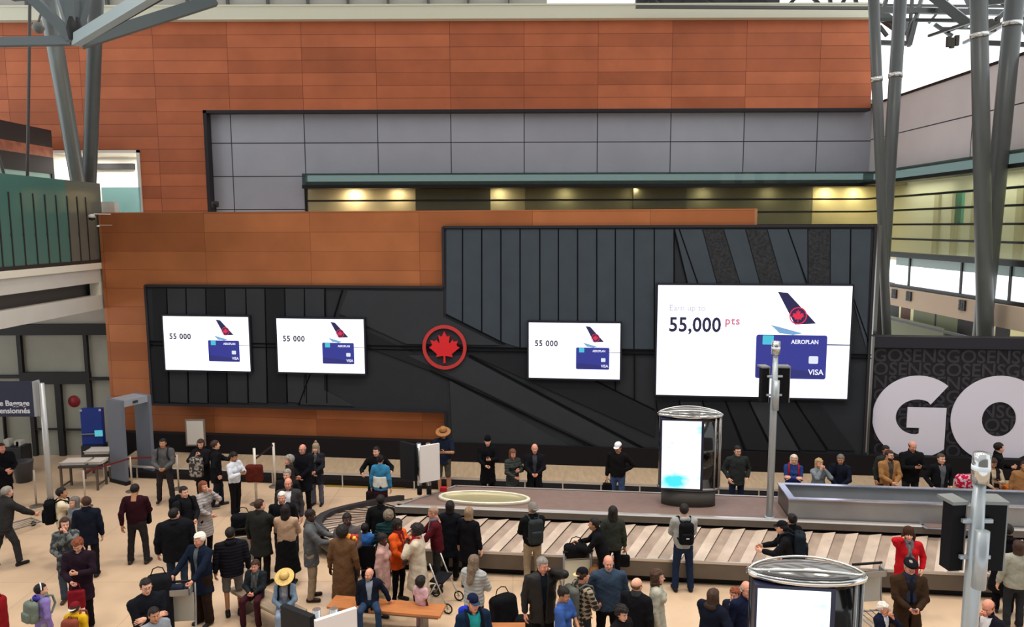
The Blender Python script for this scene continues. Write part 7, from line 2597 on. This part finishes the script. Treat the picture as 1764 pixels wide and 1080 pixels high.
text_mesh('lettering', 'Oversize Baggage', .19, Matrix.Translation((0, 0, zb2 + .28)) @ TM, wt, pan, align='RIGHT', bold=.004)
text_mesh('lettering', 'Bagages surdimensionnés', .19, Matrix.Translation((0, 0, zb2 + .09)) @ TM, wt, pan, align='RIGHT', bold=.004)

# ---- tall camera-and-speaker posts
def mast(loc, base, top, label, r_=.075, head=.30):
    root = empty('signal_mast', (loc[0], loc[1], base)); tag(root, label, 'mast', 'masts with black display boxes')
    pm = mat('mast_grey', (158, 166, 170), rough=0.32, metal=0.3, spec=0.5)
    h_ = top - base
    bm = bmesh.new(); b_tube(bm, [(0, 0, 0), (0, 0, h_ - 1.35), (0, 0, h_ - head - .02)], [r_, r_, r_ * .72], seg=20); obj_bm('pole', bm, pm, root)
    bm = bmesh.new(); b_lathe(bm, [(r_ * 1.5, 0), (r_ * 1.5, .02), (r_, .03)], seg=20); obj_bm('base_plate', bm, pm, root)
    bm = bmesh.new(); b_lathe(bm, [(.0, 0), (.085, .01), (.088, head * .5), (.085, head - .01), (0, head)], (0, 0, h_ - head), seg=22); obj_bm('head', bm, mat('mast_head', (186, 188, 186), rough=0.16, metal=0.85), root)
    bm = bmesh.new(); b_lathe(bm, [(.089, head * .42), (.0895, head * .58)], (0, 0, h_ - head), seg=22); obj_bm('head_band', bm, mat('band_pale', (215, 225, 232), rough=0.3), root)
    for s, dx, bw in ((-1, .19, .075), (1, .21, .115)):
        bm = bmesh.new()
        M = Matrix.Translation((s * dx, .10, h_ - 1.32)) @ Matrix.Rotation(s * R(-6), 4, 'Z')
        b_box(bm, (-bw, -.08, 0), (bw, .08, .74), bev=.008, M=M)
        bx = obj_bm('display_box', bm, mat('mast_box', (14, 14, 17), rough=0.6, spec=0.12), root)
        bm = bmesh.new(); b_box(bm, (-bw - .015, -.095, .74), (bw + .015, .16, .775), M=M); b_box(bm, (bw, -.08, 0), (bw + .015, .08, .74), M=M); obj_bm('box_trim', bm, mat('box_trim', (120, 124, 122), rough=0.4, metal=0.3), bx)
    bm = bmesh.new(); b_beam(bm, (-.16, 0, h_ - 1.15), (.16, 0, h_ - 1.15), .04); b_beam(bm, (-.16, 0, h_ - .75), (.16, 0, h_ - .75), .04); obj_bm('cross_bracket', bm, pm, root)
    bm = bmesh.new(); b_tube(bm, [(0, -.1, h_ - 1.45), (0, -.1, h_ - .82)], .07, seg=16); obj_bm('junction_tube', bm, pm, root)
    return root
c = hz(1327, 893, ZI)
mast((c.x, c.y + .06), ZI, hy(1331, 588, c.y).z, 'slim grey mast with black boxes standing on the far carousel island', .072)
c = hy(1683, 900, 7.55)
mast((c.x, 7.55), 0.0, hy(1684, 779, 7.55).z, 'near grey mast with black boxes at the right, cut by the bottom edge', .082, .33)

# ---- low double-sided screen stands
def twin_sign(loc, base, zt_, zb_, label, rz=0.0, wpan=.42):
    root = empty('screen_stand', (loc[0], loc[1], base), rz); tag(root, label, 'sign', 'twin panel signs')
    h0, h1 = zb_ - base, zt_ - base
    for s in (-1, 1):
        bm = bmesh.new(); b_tube(bm, [(s * .11, 0, 0), (s * .11, 0, h1 - .02)], .055, seg=16); p_ = obj_bm('post', bm, mat('mast_head', (186, 188, 186)), root)
        bm = bmesh.new(); b_tube(bm, [(s * .11, 0, 0.02), (s * .11, 0, .22)], .058, seg=16); obj_bm('sleeve', bm, rb_, p_)
    M = Matrix.Translation((-.34, -.02, 0)) @ Matrix.Rotation(R(-38), 4, 'Z')
    bm = bmesh.new(); b_box(bm, (-wpan / 2, -.06, h0), (wpan / 2, .03, h1), bev=.006, M=M); obj_bm('black_panel', bm, mat('panel_black', (20, 22, 26), rough=0.5, spec=0.15), root)
    M = Matrix.Translation((.16, -.18, 0)) @ Matrix.Rotation(R(30), 4, 'Z')
    bm = bmesh.new(); b_box(bm, (-wpan / 2, -.03, h0), (wpan / 2, .03, h1), bev=.006, M=M); obj_bm('white_panel', bm, mat('panel_white', (216, 208, 204), rough=0.45), root)
    return root
c = hz(731, 852, ZI)
twin_sign((c.x, c.y), ZI, hy(731, 762, c.y).z, hy(731, 824, c.y).z, 'double screen stand with a black and a white panel on the island corner', 0.0, .48)
c = hz(560, 1046, 2.25)
twin_sign((c.x, c.y), 0.0, 2.25, 1.45, 'double screen stand with a black and a white panel at the bottom edge', 0.1, .56)
